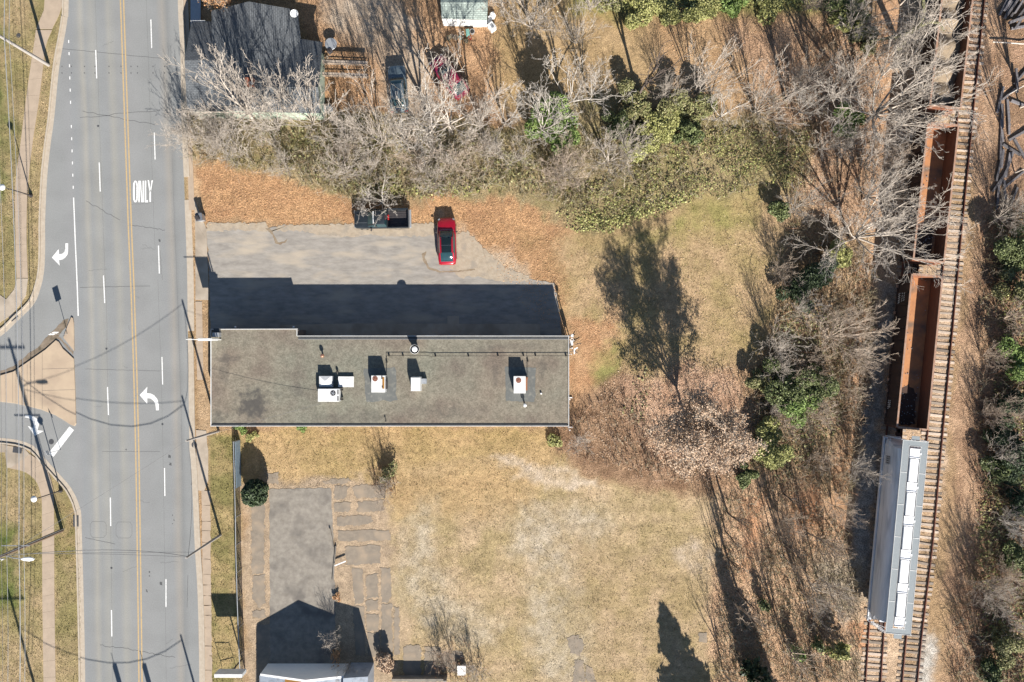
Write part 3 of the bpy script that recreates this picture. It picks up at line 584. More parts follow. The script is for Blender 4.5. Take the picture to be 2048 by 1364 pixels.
slabs('sidewalk', [(388,395),(390,440),(391,540),(391,600)], [(405,440),(412,455),(416,540),(418,600)], 2.2, 'concrete', seed=3)
slabs('sidewalk', [(391,603),(393,700),(394.5,760)], [(404,603),(406,700),(407,760)], .8, 'concrete_pink', seed=4)
mb = MB(); mb.prism(rough(gp([(392,860),(412,862),(416,900),(417,960),(408,982),(394,980)]), .6, .03, 5), -.06, .018); tag(mb.build('driveway_apron', M['concrete']), kind='structure')
mb = MB(); rr = random.Random(12); y = 982
while y < 1420:
    h = rr.uniform(18, 40); x0 = 403 + (y - 980) * .012; mb.prism(rough(gp([(x0, y), (x0 + 17, y), (x0 + 17.5, y + h - .8), (x0 + .5, y + h - .8)]), .35, .045, int(y)), -.05, .02 + rr.uniform(-.006, .006)); y += h
tag(mb.build('sidewalk', M['concrete_pink']), kind='structure')
# shoulder walk up by the house
mb = MB(); band(mb, curve_pts(gp([(384,420),(381,330),(377,230),(375,100),(371,0),(366,-80)])), -.3, .25, -.05, .014); tag(mb.build('sidewalk', M['concrete_pink']), kind='structure')
# traffic island
isl = MB()
isl.prism(gp([(143.5,634),(147,636),(148.5,645),(149.3,702),(128,675),(136,652)]), -.02, .13)
isl.prism(gp([(113,680),(119,684),(127,697),(148.5,717),(150.5,760),(153,847),(150,852),(142,849),(127,839),(111.5,830),(84,819),(56,812),(28,806),(0,803),(-60,800),(-60,760),(0,751),(28,743),(56,724),(92,699)]), -.02, .13)
tag(isl.build('traffic_island', M['concrete_island'], bevel=.03), kind='structure')
jl = flatMB()
for a, b in (((86,738),(150,736)),((86,781),(151,779)),((56,728),(56,811)),((86,705),(86,818)),((27,745),(27,805))):
    p = gp([a, b]); A, B = offs(p, -.012), offs(p, .012); jl.add([(*A[0], .1335), (*A[1], .1335), (*B[1], .1335), (*B[0], .1335)], [(0, 3, 2, 1)])
tag(jl.build('island_joint', M['tar']), kind='structure')
M['silt'] = mat('road_silt', seen(150, 132, 112), seen(176, 158, 138), 2.5, .95, bump=.02, bsc=9, c3=seen(120, 108, 88), sc3=1.6)
mb = flatMB(); mb.sheet(rough(gp([(112,681),(92,701),(56,726),(28,745),(0,752),(-30,757),(-30,750),(0,741),(20,736),(52,712),(80,690),(95,672),(112,655),(128,640),(138,636),(135,650),(120,668)]), .35, .07, 6), .005)
mb.sheet(rough(gp([(114,676),(121,680),(134,695),(147,710),(147,704),(128,683),(119,673)]), .3, .05, 7), .006)
tag(mb.build('silt', M['silt']), kind='structure')
# iron covers in the ground
def cover(name, px, py, w, d, rz, z, round_=False, label=''):
    mb = MB()
    if round_: mb.lathe((0, 0, 0), [(w, 0), (w, .012), (w * .92, .014), (w * .9, .01), (0.01, .012)], 20)
    else:
        mb.box((0, 0, .004), (w, d, .016))
        for i in range(7): mb.box((-w / 2 + w * (i + .5) / 7, 0, .014), (w / 16, d * .86, .01))
    tag(mb.build(name, M['grate'], loc=G(px, py, z), rz=rz), label, 'drain cover')
cover('storm_grate', 27, 634, .82, .55, R(38), .02, label='rectangular iron storm grate beside the upper left kerb corner')
cover('storm_grate', 35, 900, .9, .6, R(-8), .02, label='rectangular iron storm grate by the lower left kerb ramp')
cover('storm_grate', 152, 1042, .55, 1.1, 0, .02, label='worn concrete and iron drain inlet beside the left kerb below the side street')
cover('manhole_cover', 102.6, 883.5, .26, 0, 0, .003, True, 'round manhole cover in the side street next to the stop line')
cover('manhole_cover', 389, 890, .28, 0, 0, .022, True, 'round manhole cover in the apron at the building corner')
cover('manhole_cover', 37, 71, .22, 0, 0, 0, True, 'small round cover in the grass left of the upper sidewalk')
cover('valve_cover', 196.3, 252, .1, 0, 0, .002, True, 'small valve cover in the northbound road above the white dash')
cover('valve_cover', 213, 697.5, .1, 0, 0, .002, True, 'small valve cover in the road beside the traffic island')
cover('valve_cover', 325, 848.5, .1, 0, 0, .002, True, 'small valve cover right of the centre line below the left arrow')
cover('valve_cover', 223, 1136, .1, 0, 0, .002, True, 'small valve cover under the lower pair of detector loops')
# ---------------------------------------------------------------- parking lot and old slabs
lot = [(410,458),(540,455),(700,452),(870,452),(905,470),(925,500),(975,530),(1010,545),(1060,558),(1108,566),(1118,620),(1122,655),(1122,690),(421,690),(418.5,560),(416,500)]
mb = flatMB(); mb.sheet(rough(gp(lot), .35, .09, 8), -.004); tag(mb.build('parking_lot', M['asphalt_lot']), kind='structure')
M['dirt'] = mat('bare_dirt', seen(190, 170, 144), seen(164, 144, 120), 2.5, .95, bump=.03, bsc=9, c3=seen(160, 138, 114), sc3=1.5)
mb = flatMB()
for i, q in enumerate([[(528,455),(545,470),(550,486),(560,490),(572,484),(575,477),(568,483),(557,485),(548,470),(540,456)],
          [(846,520),(843,508),(852,502),(853,506),(849,513),(858,533),(880,542),(920,541),(950,537),(950,540),(920,544),(880,545),(856,538)]]): mb.sheet(rough(gp(q), .15, .04, 20 + i), .001)
tag(mb.build('dirt_patch', M['dirt']), kind='structure')
M['pale_dirt'] = mat('pale_dirt', seen(220, 202, 178), seen(198, 178, 152), 2.2, .95, bump=.025, bsc=9, c3=seen(190, 176, 158), sc3=1.1, det=10)
mb = flatMB()
for i, q in enumerate([[(560,450),(700,448),(872,446),(874,470),(800,474),(735,469),(700,474),(640,470),(600,462),(540,462)], [(903,470),(935,462),(965,492),(1005,532),(1060,552),(1060,563),(1000,562),(950,552),(918,556),(900,535)], [(415,446),(530,446),(540,462),(470,460),(412,464)]]): mb.sheet(rough(gp(q), .2, .12, 120 + i), .0005)
tag(mb.build('dirt_patch', M['pale_dirt']), kind='structure')
mb = MB(); mb.prism(rough(gp([(560,650),(700,647),(1080,648),(1080,690),(560,690)]), 1.5, .01), -.02, .06); tag(mb.build('walkway', M['concrete']), kind='structure')
mb = MB(); mb.prism(gp([(895,632),(918,632),(918,647.5),(895,647.5)]), -.02, .03); tag(mb.build('door_ramp', M['concrete']), kind='structure')
mb = flatMB(); mb.sheet(rough(gp([(539,978),(662,976),(664,1010),(668,1100),(670,1180),(672,1340),(540,1340)]), .3, .06, 9), 0.0); tag(mb.build('concrete_slab', M['slab']), kind='structure')
mb = flatMB()
PT = [[(503,1012),(529,1008),(529,1080),(528,1145),(503,1150)],[(505,1154),(530,1148),(531,1205),(520,1216),(506,1200)],[(503,1222),(530,1218),(531,1235),(506,1236)],[(513,1250),(540,1250),(540,1420),(511,1420)],
 [(533,946),(556,945),(558,968),(534,968)],[(646,963),(664,958),(700,957),(702,962),(690,968),(648,968)],
 [(668,972),(699,972),(693,990),(688,998),(669,998)],[(704,975),(712,970),(770,969),(770,995),(712,997)],[(669,1004),(704,1004),(700,1020),(694,1024),(669,1024)],[(716,1004),(768,1000),(768,1022),(714,1024)],[(674,1033),(740,1031),(747,1042),(735,1050),(674,1052)],[(676,1062),(779,1060),(780,1081),(676,1083)],
 [(690,1092),(760,1090),(762,1128),(694,1130)],[(704,1137),(725,1137),(728,1205),(710,1210)],[(732,1150),(755,1148),(758,1195),(734,1198)],[(762,1137),(780,1137),(784,1180),(778,1205),(763,1205)],[(733,1200),(757,1200),(757,1220),(733,1222)],[(733,1228),(757,1228),(758,1262),(734,1262)],[(762,1208),(784,1208),(786,1310),(764,1312)],[(788,1214),(797,1214),(800,1308),(788,1308)],[(735,1266),(759,1266),(760,1312),(736,1312)],[(706,1212),(728,1212),(730,1312),(712,1312)],
 [(806,1292),(842,1290),(842,1364),(808,1364)],[(850,1293),(880,1295),(882,1364),(848,1364)],[(884,1310),(925,1300),(928,1342),(886,1344)],
 [(1135,1275),(1155,1268),(1170,1290),(1160,1312),(1140,1306)],[(1150,1320),(1166,1322),(1170,1364),(1146,1364)],[(1172,1330),(1188,1340),(1192,1364),(1172,1364)],[(1396,1268),(1412,1264),(1414,1284),(1398,1284)]]
for i, q in enumerate(PT): mb.sheet(rough(gp(q), .2, .11, 40 + i), .003)
tag(mb.build('asphalt_patch', M['patch']), kind='structure')
# ---------------------------------------------------------------- the long flat roofed shop building
BH = 3.1
def roof_material():
    m = mat('gravel_roof', seen(170, 164, 148), seen(142, 137, 123), 1.9, .95, bump=.012, bsc=18, c3=seen(138, 131, 120), sc3=.32, det=9)
    t = m.node_tree; L = t.links.new; b = t.nodes['Principled BSDF']; src = b.inputs['Base Color'].links[0].from_socket
    tc = [n for n in t.nodes if n.type == 'TEX_COORD'][0]
    v = N(t, 'ShaderNodeTexVoronoi'); v.inputs['Scale'].default_value = 9; L(tc.outputs['Object'], v.inputs['Vector'])
    s = N(t, 'ShaderNodeSeparateColor'); L(v.outputs['Color'], s.inputs[0]); r = N(t, 'ShaderNodeMapRange'); r.inputs[3].default_value = .8; r.inputs[4].default_value = 1.2; L(s.outputs[0], r.inputs[0])
    x = N(t, 'ShaderNodeMix', data_type='RGBA', blend_type='MULTIPLY'); x.inputs[0].default_value = 1; L(src, x.inputs[6]); L(r.outputs[0], x.inputs[7])
    # reddish and greenish weathering blotches
    n = N(t, 'ShaderNodeTexNoise'); n.inputs['Scale'].default_value = .16; n.inputs['Detail'].default_value = 3; L(tc.outputs['Object'], n.inputs[0])
    rp = N(t, 'ShaderNodeValToRGB'); L(n.outputs[0], rp.inputs[0]); e = rp.color_ramp.elements; e[0].position = .35; e[0].color = (.97, 1.0, .96, 1); e[1].position = .65; e[1].color = (1.1, .98, .92, 1)
    y = N(t, 'ShaderNodeMix', data_type='RGBA', blend_type='MULTIPLY'); y.inputs[0].default_value = 1; L(x.outputs[2], y.inputs[6]); L(rp.outputs[0], y.inputs[7]); o = y.outputs[2]
    def mt(op, a, b_):
        q = N(t, 'ShaderNodeMath', operation=op)
        for i, s_ in enumerate((a, b_)):
            if isinstance(s_, (int, float)): q.inputs[i].default_value = s_
            else: L(s_, q.inputs[i])
        return q.outputs[0]
    n2 = N(t, 'ShaderNodeTexNoise'); n2.inputs['Scale'].default_value = 1.6; n2.inputs['Detail'].default_value = 8; L(tc.outputs['Object'], n2.inputs[0]); sx = N(t, 'ShaderNodeSeparateXYZ'); L(tc.outputs['Object'], sx.inputs[0])
    for px, py, rx, ry, st in ((505,808,1.5,1.5,.85),(448,735,.5,2.2,.35),(453,716,1.2,.5,.3),(592,782,.9,.6,.35),(556,790,.7,.4,.2),(740,836,1.7,.7,.3),(665,836,2.2,.6,.22),(1058,800,1.2,.4,.3),(965,700,.9,.5,.3),(1085,735,.4,1.3,.35),(930,825,2.6,.7,.22),(850,820,2.8,.9,.2),(435,836,1,.7,.4),(990,750,.35,1.3,.3),(1040,693,3.0,.4,.22)):
        v_ = P(px, py, BH) - G(780, 760); dx = mt('DIVIDE', mt('SUBTRACT', sx.outputs[0], v_.x), rx); dy = mt('DIVIDE', mt('SUBTRACT', sx.outputs[1], v_.y), ry)
        d = mt('ADD', mt('SQRT', mt('ADD', mt('MULTIPLY', dx, dx), mt('MULTIPLY', dy, dy)), 0.0), mt('MULTIPLY', mt('SUBTRACT', n2.outputs[0], .5), 2.6))
        r_ = N(t, 'ShaderNodeMapRange'); r_.interpolation_type = 'SMOOTHSTEP'; r_.inputs[1].default_value = .3; r_.inputs[2].default_value = 1.3; r_.inputs[3].default_value = st; r_.inputs[4].default_value = 0; L(d, r_.inputs[0])
        w_ = N(t, 'ShaderNodeMix', data_type='RGBA'); L(r_.outputs[0], w_.inputs[0]); L(o, w_.inputs[6]); w_.inputs[7].default_value = (.055, .052, .05, 1); o = w_.outputs[2]
    L(o, b.inputs['Base Color'])
    return m
M['roof_gravel'] = roof_material()
M['flash'] = mat('dark_flashing', (.05, .055, .06), (.08, .08, .08), 3, .7)
M['roof_patch'] = mat('roof_repair_patch', seen(138, 138, 132), seen(118, 120, 118), 2, .85, bump=.01, c3=seen(160, 158, 148), sc3=2)
M['soot'] = mat('roof_soot_stain', seen(96, 94, 90), seen(126, 120, 112), 2.5, .9, c3=seen(140, 134, 122), sc3=1.6)
bl = empty('shop_building', G(780, 760)); tag(bl, 'long low shop building with a flat gravel roof edged in white metal', 'building')
def rel(p, o): v = Vector((p[0], p[1], p[2] if len(p) > 2 else 0)); return v - o.location
o_ = bl.location
ro = [P(421.5, 658, BH), P(594.5, 657.5, BH), P(594.5, 671.5, BH), P(1138, 671.5, BH), P(1138, 852.5, BH), P(421.5, 852.5, BH)]
ro = [rel(p, bl) for p in ro]
ins = [Vector((p.x, p.y)) for p in ro]; cx = sum(p.x for p in ins) / 6
mb = MB(); mb.prism([(p.x * .996, p.y * .98) for p in ro], -.05, BH - .22); mb.build('wall', M['brick'], bl)
mb = MB(); mb.prism([(p.x * .999, p.y * .995) for p in ro], BH - .215, BH - .06); mb.build('roof', M['roof_gravel'], bl)
def edges_of(pts, w, z0, z1, mb, inset=0.0):
    n = len(pts)
    for i in range(n):
        a, b = pts[i], pts[(i + 1) % n]; d = (b - a); L_ = d.length; d = d / L_; nn = Vector((-d.y, d.x, 0))
        nn = -nn; c = (a + b) / 2 + nn * (w / 2 + inset); mb.box((c.x, c.y, (z0 + z1) / 2), (L_ + w * (1 if i % 2 else -1), w, z1 - z0), math.atan2(d.y, d.x))
mb = MB(); edges_of(ro[::1], .055, BH - .3, BH + .06, mb); mb.build('roof_edge', M['white_metal'], bl)
mb = MB()
a, b = ro[2], ro[3]; mb.box(((a.x + b.x) / 2, a.y - .22, BH - .03), (b.x - a.x - .2, .16, .1)); a, b = ro[5], ro[4]; mb.box(((a.x + b.x) / 2, a.y + .16, BH - .04), (b.x - a.x - .3, .12, .07))
mb.build('flashing', M['flash'], bl)
mb = MB(); mb.box(((ro[2].x + ro[3].x) / 2, ro[2].y - .335, BH - .02), (ro[3].x - ro[2].x - .2, .03, .05)); mb.build('flashing', M['galv'], bl)
mb = flatMB()
for i, q in enumerate([[(727,737),(790,735),(793,750),(791,790),(795,800),(780,804),(768,799),(752,804),(732,803),(729,770)], [(1010,734),(1071,735),(1071,790),(1069,804),(1012,802),(1011,770)]]):
    mb = flatMB(); mb.sheet([(v[0] - bl.location.x, v[1] - bl.location.y) for v in rough([tuple(P(*p, BH)[:2]) for p in q], .25, .05, 70 + i)], BH - .054); mb.build('repair_patch', M['roof_patch'], bl)
for x in (690, 860, 905, 1030): mb = MB(); mb.box((P(x, 0, 0).x * .97 - bl.location.x, ro[2].y + .0, 1.05), (1.0, .1, 2.1)); mb.build('door', M['wall_white'], bl)
for yy, xx in ((-1.75, .06), (-4.7, .06)): mb = MB(); mb.tube((ro[3].x + .03 + xx, yy, .1), (ro[3].x + .03 + xx, yy, BH - .1), .05, .05, 8); mb.tube((ro[3].x + .05 + xx, yy, .12), (ro[3].x + .5 + xx, yy, .06), .05, .05, 8); mb.build('downspout', M['white_pvc'], bl)
RZ = BH - .06                                  # top of the roof gravel
def roofthing(name, px, py, h, lab, cat, rz=0): return tag(empty(name, P(px, py, RZ + h) - Vector((0, 0, h)), rz), lab, cat)
# rooftop units; top centre given, sizes in metres
def hvac(px, py, w, d, h, fan, fm, lab, louv=True, extra=None):
    t = roofthing('rooftop_unit', px, py, h, lab, 'air conditioner')
    mb = MB(); mb.box((0, 0, .06), (w * .94, d * .94, .12), mi=0); mb.build('base_frame', M['galv'], t)
    mb = MB(); mb.box((0, 0, .12 + (h - .12) / 2), (w, d, h - .12)); mb.build('cabinet', M['white_metal'], t, bevel=.015)
    (fx, fy), r = fan[:2], .26; mb = MB()
    mb.lathe((fx, fy, h), [(r, -.02), (r, .02), (r * .93, .022), (r * .93, .004), (.01, .004)], 24); f = mb.build('fan', M[fm], t)
    mb = MB()
    for i in range(5):
        a = i * 2 * math.pi / 5; mb.box((fx + math.cos(a) * r * .45, fy + math.sin(a) * r * .45, h + .03), (r * .75, r * .22, .012), a)
    mb.lathe((fx, fy, h), [(r * .2, .02), (r * .2, .05)], 10); mb.build('fan_blade', M['galv' if fm == 'dark_steel' else fm], f)
    return t, h
t, h = hvac(657, 790.5, 2.02, 1.22, .95, (.43, .2, 0), 'dark_steel', 'white rooftop air conditioner with a grey fan and a duct hood behind it')
t['label'] = 'widest white rooftop air conditioner, with a black and silver fan'

mb = MB(); 
for y in (.3, -.3): mb.box((.9, y, h + .006), (.12, .46, .01))
mb.build('louvre', M['dark_steel'], t)
for c_, d_ in (((1.12, .5, .3), (.25, .18, .35)), ((1.12, -.42, .3), (.25, .16, .35)), ((-.2, -.66, .4), (.16, .1, .3))): mb = MB(); mb.box(c_, d_); mb.build('service_box', M['black'], t)
t = roofthing('duct_hood', 650, 762, .8, 'square peaked sheet metal duct hood against the widest rooftop air conditioner', 'duct')
mb = MB(); mb.loft([[(-.6, -.62, 0), (.66, -.62, 0), (.66, .45, 0), (-.6, .45, 0)], [(-.6, -.62, .5), (.66, -.62, .5), (.66, .45, .5), (-.6, .45, .5)]]); mb.build('duct', M['galv'], t)
mb = MB(); mb.add([(-.59, -.5, .5), (.6, -.5, .5), (.6, .46, .5), (-.59, .46, .5), (0, .0, .8), (-.59, -.5, .66), (.6, -.5, .66), (.6, .46, .66), (-.59, .46, .66)], [(0, 1, 6, 5), (1, 2, 7, 6), (2, 3, 8, 7), (3, 0, 5, 8), (5, 6, 4), (6, 7, 4), (7, 8, 4), (8, 5, 4)]); mb.build('hood', M['white_metal'], t)
t = roofthing('equipment_curb', 692, 763.5, .25, 'low flat grey capped curb on the roof right of the duct hood', 'roof cap')
mb = MB(); mb.box((0, 0, .1), (1.42, .96, .2)); mb.build('curb', M['galv'], t)
mb = MB(); mb.box((0, 0, .225), (1.5, 1.02, .05)); mb.box((0, .3, .256), (1.3, .03, .012)); mb.build('cap', M['white_metal'], t, bevel=.01)
t, h = hvac(756.2, 768, 1.3, 1.6, 1.15, (-.28, .5), 'copper', 'white rooftop air conditioner with a rusty orange panel along its right side')
hv = t; mb = MB(); mb.box((.5, .1, h + .006), (.2, 1.1, .012)); mb.build('rusted_panel', M['rooftan'], t)
mb = MB(); mb.box((.36, .62, h + .008), (.12, .3, .012)); mb.box((.4, -.25, h + .012), (.1, .2, .02)); mb.box((.72, -.1, .5), (.1, .8, .7)); mb.build('louvre', M['dark_steel'], t)
t, h = hvac(1039.3, 769.5, 1.14, 1.62, 1.12, (-.1, .42), 'copper', 'white rooftop air conditioner nearest the east end of the roof, with a copper coloured fan')
mb = MB(); mb.box((.66, .1, .5), (.16, 1.3, .8)); mb.box((.72, .6, .95), (.12, .2, .12)); mb.build('service_panel', M['rust'], t)
t = roofthing('exhaust_hood', 831, 768.5, 1.1, 'tall narrow white exhaust cabinet between the two fan units on the roof', 'exhaust hood')
mb = MB(); mb.box((0, 0, .55), (.95, 1.38, 1.1), taper=.93); mb.build('cabinet', M['white_metal'], t, bevel=.015)
mb = MB(); mb.box((0, 0, 1.108), (.72, 1.12, .02)); mb.build('lid', M['white_pvc'], t)
mb = MB(); mb.box((.72, .25, .2), (.5, .5, .4)); mb.build('side_duct', M['galv'], t)
t = roofthing('turbine_vent', 829, 698.5, .95, 'round upblast roof vent with a white cap near the north edge', 'roof vent')
mb = MB(); mb.lathe((0, 0, 0), [(.3, 0), (.28, .45), (.42, .62), (.45, .92), (.43, .93), (.42, .66), (.3, .62)], 28); mb.build('stack', M['white_metal'], t, smooth=True)
mb = MB(); mb.lathe((0, 0, 0), [(.4, .70), (.38, .72), (.1, .72)], 24); mb.build('throat', M['black'], t)
mb = MB(); mb.lathe((0, 0, 0), [(.02, .74), (.27, .84), (.24, .90), (.1, .95), (.01, .96)], 24); mb.build('cap', M['dish'], t, smooth=True)
def pipevent(name, px, py, h, r, m, lab):
    t = roofthing(name, px, py, h, lab, 'vent pipe'); mb = MB(); mb.tube((0, 0, 0), (0, 0, h - r), r * .45, r * .45, 10); mb.build('pipe', M['galv'], t)
    mb = MB(); mb.lathe((0, 0, h - r), [(r * .3, -r * .7), (r, -r * .4), (r, r * .25), (r * .75, r * .75), (r * .2, r)], 16); mb.build('cap', M[m], t, smooth=True)
pipevent('vent_pipe', 643.5, 711.5, .62, .18, 'copper_ball', 'short roof vent pipe with a shiny copper cap')
pipevent('vent_pipe', 1050, 811, .72, .17, 'dish', 'white ball topped vent pipe below the eastern fan unit')
pipevent('vent_pipe', 1082.3, 787, .2, .09, 'dish', 'tiny white vent stub at the east side of the roof')
pipevent('vent_pipe', 674, 743, .3, .12, 'black', 'stubby black vent pipe beside the duct hood')
pipevent('vent_pipe', 771, 842, .35, .07, 'black', 'thin black pipe stub near the south edge of the roof')
t = tag(empty('gas_pipe', P(900, 711, RZ)), 'black gas pipe running along the roof to the two fan units', 'pipe')
def rp_(px, py, z=.2): return P(px, py, RZ + z) - t.location
mb = MB(); mb.path([rp_(773.5, 778), rp_(773.5, 711), rp_(855, 711), rp_(862, 712.5), rp_(875, 712), rp_(1137, 711.5), rp_(1140, 711.5, -2)], .022); mb.path([rp_(1055.5, 711), rp_(1055.5, 757)], .02); mb.build('pipe', M['black'], t)
for x, y in ((778,711),(806,711),(871,712),(937,712),(996,711),(1047,711),(1071,711),(1132,711),(773.5,724),(773.5,758),(1055.5,722)):
    p = rp_(x, y, .09); mb = MB(); mb.box(p, (.13, .13, .18)); mb.build('support', M['black'], t)
t = tag(empty('electric_service', P(1141, 690, 2.0) - Vector((0, 0, 2.0))), 'white meter pipes and coiled cable on the north end of the east wall', 'electric meter')
mb = MB(); mb.tube((0, .9, 0), (0, .9, 3.3), .05); mb.tube((.1, -.3, 0), (.1, -.3, 3.0), .06); mb.tube((.05, -.9, 0), (.05, -.9, 2.6), .04); mb.build('conduit', M['white_pvc'], t)
mb = MB(); mb.box((.12, .2, 1.5), (.25, .5, .8)); mb.box((.1, .9, 2.9), (.22, .3, .25)); mb.build('meter_box', M['white_metal'], t)
mb = MB(); mb.path([(.1 + .3 * math.cos(a) * .6, .35 + .3 * math.sin(a), 2.6) for a in [i * .5 for i in range(12)]], .025); mb.build('cable_coil', M['white_pvc'], t)
t = tag(empty('broken_chair', G(1147, 695)), 'jumble of broken chair frames against the east wall by the meter', 'scrap pile')
mb = MB(); rg = random.Random(5)
for i in range(9): p = Vector((rg.uniform(-.3, .3), rg.uniform(-.5, .5), rg.uniform(.1, .6))); mb.tube(p, p + Vector((rg.uniform(-.5, .5), rg.uniform(-.4, .4), rg.uniform(-.3, .3))), .03)
mb.build('frame', M['dark_steel'], t); mb = MB(); mb.box((.2, -.1, .5), (.4, .12, .05), .5); mb.box((.05, -.4, .45), (.12, .5, .06)); mb.build('slat', M['white_pvc'], t)
# sign at the front corner
t = tag(empty('projecting_sign', G(451, 679)), 'white double sided sign projecting over the sidewalk at the front corner of the shop', 'sign')
mb = MB(); mb.tube((.62, 0, 0), (.62, 0, 5.3), .07, .06, 10); mb.tube((.5, 0, 5.05), (-1.9, 0, 5.05), .035); mb.build('post', M['white_metal'], t)
mb = MB(); mb.box((-.18, 0, 4.1), (1.3, .26, 1.7)); mb.build('sign_box', M['white_metal'], t, bevel=.02)
t = tag(empty('cooler', P(430.5, 669.5, BH + .7) - Vector((0, 0, .76))), 'grey metal cabinet on the front corner of the shop roof behind the sign', 'roof cabinet')
mb = MB(); mb.box((0, 0, .35), (.62, .42, .7)); mb.build('cabinet', M['galv'], t, bevel=.01)
mb = MB(); mb.box((0, .42, .3), (.66, .4, .05), 0); mb.build('tray', M['flash'], t)
for x, y, l in ((414.5, 0, 0),): pass
for x, y, lab in ((470.5, 654, 'white lamp on the shadowed front wall nearest the road'), (587, 654, 'white lamp on the shadowed front wall by the roof step')):
    t = tag(empty('wall_lamp', P(x, y, 2.4) - Vector((0, 0, 2.4))), lab, 'wall lamp')
    mb = MB(); mb.lathe((0, 0, 2.4), [(.05, -.12), (.1, -.05), (.08, .06), (.02, .1)], 10); mb.build('globe', M['white_pvc'], t, smooth=True)
    mb = MB(); mb.tube((0, -.3, 2.3), (0, 0, 2.3), .02); mb.build('arm', M['dark_steel'], t)

# ---------------------------------------------------------------- poles, wires, lamps, signs
def upole(px, py, h, r0, lab, m='pole', lean=(0, 0)):
    t = tag(empty('utility_pole', G(px, py)), lab, 'utility pole', 'utility poles along the road'); t['top'] = h; del t['top']
    mb = MB(); mb.tube((0, 0, 0), (lean[0] * .5, lean[1] * .5, h * .5), r0, r0 * .85, 12); mb.tube((lean[0] * .5, lean[1] * .5, h * .5), (*lean, h), r0 * .85, r0 * .68, 12); mb.build('pole', M[m], t, smooth=True)
    return t
def crossarm(t, z, L_=2.6, rz=0.0):
    mb = MB(); mb.box((0, .17, z), (L_, .11, .13), 0); o = mb.build('crossarm', M['pole_grey'], t)
    for x in (-L_ * .45, -L_ * .2, L_ * .2, L_ * .45):
        b = MB(); b.lathe((x, .17, z + .06), [(.03, 0), (.07, .04), (.04, .1), (.06, .16), (.02, .2)], 8); b.build('insulator', M['dish'], o)
pa = upole(97, 130, 11.8, .17, 'tall grey utility pole leaning over the upper left sidewalk', 'pole_grey')
crossarm(pa, 11.2)
pb = upole(124, 1061, 11.7, .19, 'dark tall utility pole with a street light arm beside the lower left sidewalk')
crossarm(pb, 11.1)
mb = MB(); mb.box((-.35, .25, 6.9), (2.6, .06, .08)); mb.build('brace_arm', M['galv'], pb)
mb = MB(); mb.tube((.27, .2, 0), (.15, .12, 10.5), .03, .03, 6); mb.build('conduit', M['galv'], pb)
t = tag(empty('street_light', G(124, 1061)), 'white cobra head street light held out from the dark lower left pole', 'street light')
mb = MB(); mb.path([(-.1, -.1, 8.9), (.9, -.22, 9.3), (1.9, -.28, 9.4)], .045); mb.build('arm', M['galv'], t)
mb = MB(); mb.loft([[(x, -.29 + w * math.cos(a), 9.4 + .09 * math.sin(a)) for a in [i * math.pi / 4 for i in range(8)]] for x, w in ((1.7, .07), (1.95, .16), (2.4, .2), (2.75, .13), (2.85, .04))]); mb.build('lamp_head', M['dish'], t, smooth=True)
pc = upole(441, 1070, 8.5, .13, 'strain pole on the grass right of the road, below the shop building', 'pole_grey')
pd_ = upole(437, 862, 8.0, .13, 'utility pole standing at the south west corner of the shop building', 'pole_grey')
pe = upole(432, 1525, 7.8, .13, 'utility pole standing right of the road beyond the lower edge', 'pole_grey')
pf_ = upole(118, 1548, 11.3, .17, 'utility pole on the left verge beyond the lower edge')
crossarm(pf_, 10.6)
pn = upole(86, -640, 11.8, .17, 'utility pole on the left verge beyond the upper edge')
def wire(a, b, sag, r, lab, m='wire', grp='overhead wires'):
    a, b = Vector(a), Vector(b); L_ = (b - a).length; k = max(8, int(L_ / 2)); pts = []
    for i in range(k + 1):
        s = i / k; p = a.lerp(b, s); p.z -= sag * 4 * s * (1 - s); pts.append(p)
    mb = MB(); mb.path([p - a for p in pts], r, 5); tag(mb.build('overhead_wire', M[m], loc=a), lab, 'wire', grp)
def top(px, py, z, dx=0, dy=0): v = G(px, py, z); return v + Vector((dx, dy, 0))
for i, (dx, z, r, m, lab) in enumerate([(.25, 7.4, .035, 'wire_bright', 'bright thick cable along the left verge, lowest on the poles'), (.45, 7.0, .02, 'wire_bright', 'thin pale cable just right of the bright thick cable'), (1.17, 11.35, .015, 'wire', 'rightmost top wire on the crossarms of the left poles'), (.52, 11.35, .015, 'wire', 'second top wire from the right on the left poles'), (-.52, 11.35, .015, 'wire', 'third top wire from the right on the left poles'), (-.1, 8.6, .018, 'wire_bright', 'pale mid height wire on the left poles')]):
    wire(top(86, -640, z, dx, .17), top(97, 130, z, dx, .17), .5, r, lab + ', north span', m)
    wire(top(97, 130, z, dx, .17), top(124, 1061, z, dx, .17), .7, r, lab + ', middle span', m)
    wire(top(124, 1061, z, dx, .17), top(118, 1548, z, dx, .17), .4, r, lab + ', south span', m)
wire(top(441, 1070, 8.2), top(124, 1061, 8.8), .5, .02, 'straight thin wire crossing the road at the lower strain pole')
wire(top(441, 1070, 8.0), top(124, 1061, 9.6), 2.2, .03, 'thick sagging signal cable crossing the road to the dark pole')
wire(top(437, 862, 7.8), top(124, 1061, 9.0), .6, .016, 'slanting thin wire from the shop corner pole to the dark pole')
wire(top(437, 862, 7.6), top(441, 1070, 8.0), .9, .022, 'cable hanging between the two poles right of the road')
wire(top(437, 862, 7.4), top(700, 790, 3.3), .3, .012, 'service wire dropping from the corner pole on to the shop roof')
wire(top(432, 1525, 7.5), top(118, 1548, 9.0), 1.8, .03, 'sagging signal cable over the road beyond the lower edge')
t = tag(empty('traffic_signal', G(285, 1532)), 'traffic signal hanging on the cable beyond the lower edge', 'traffic signal')
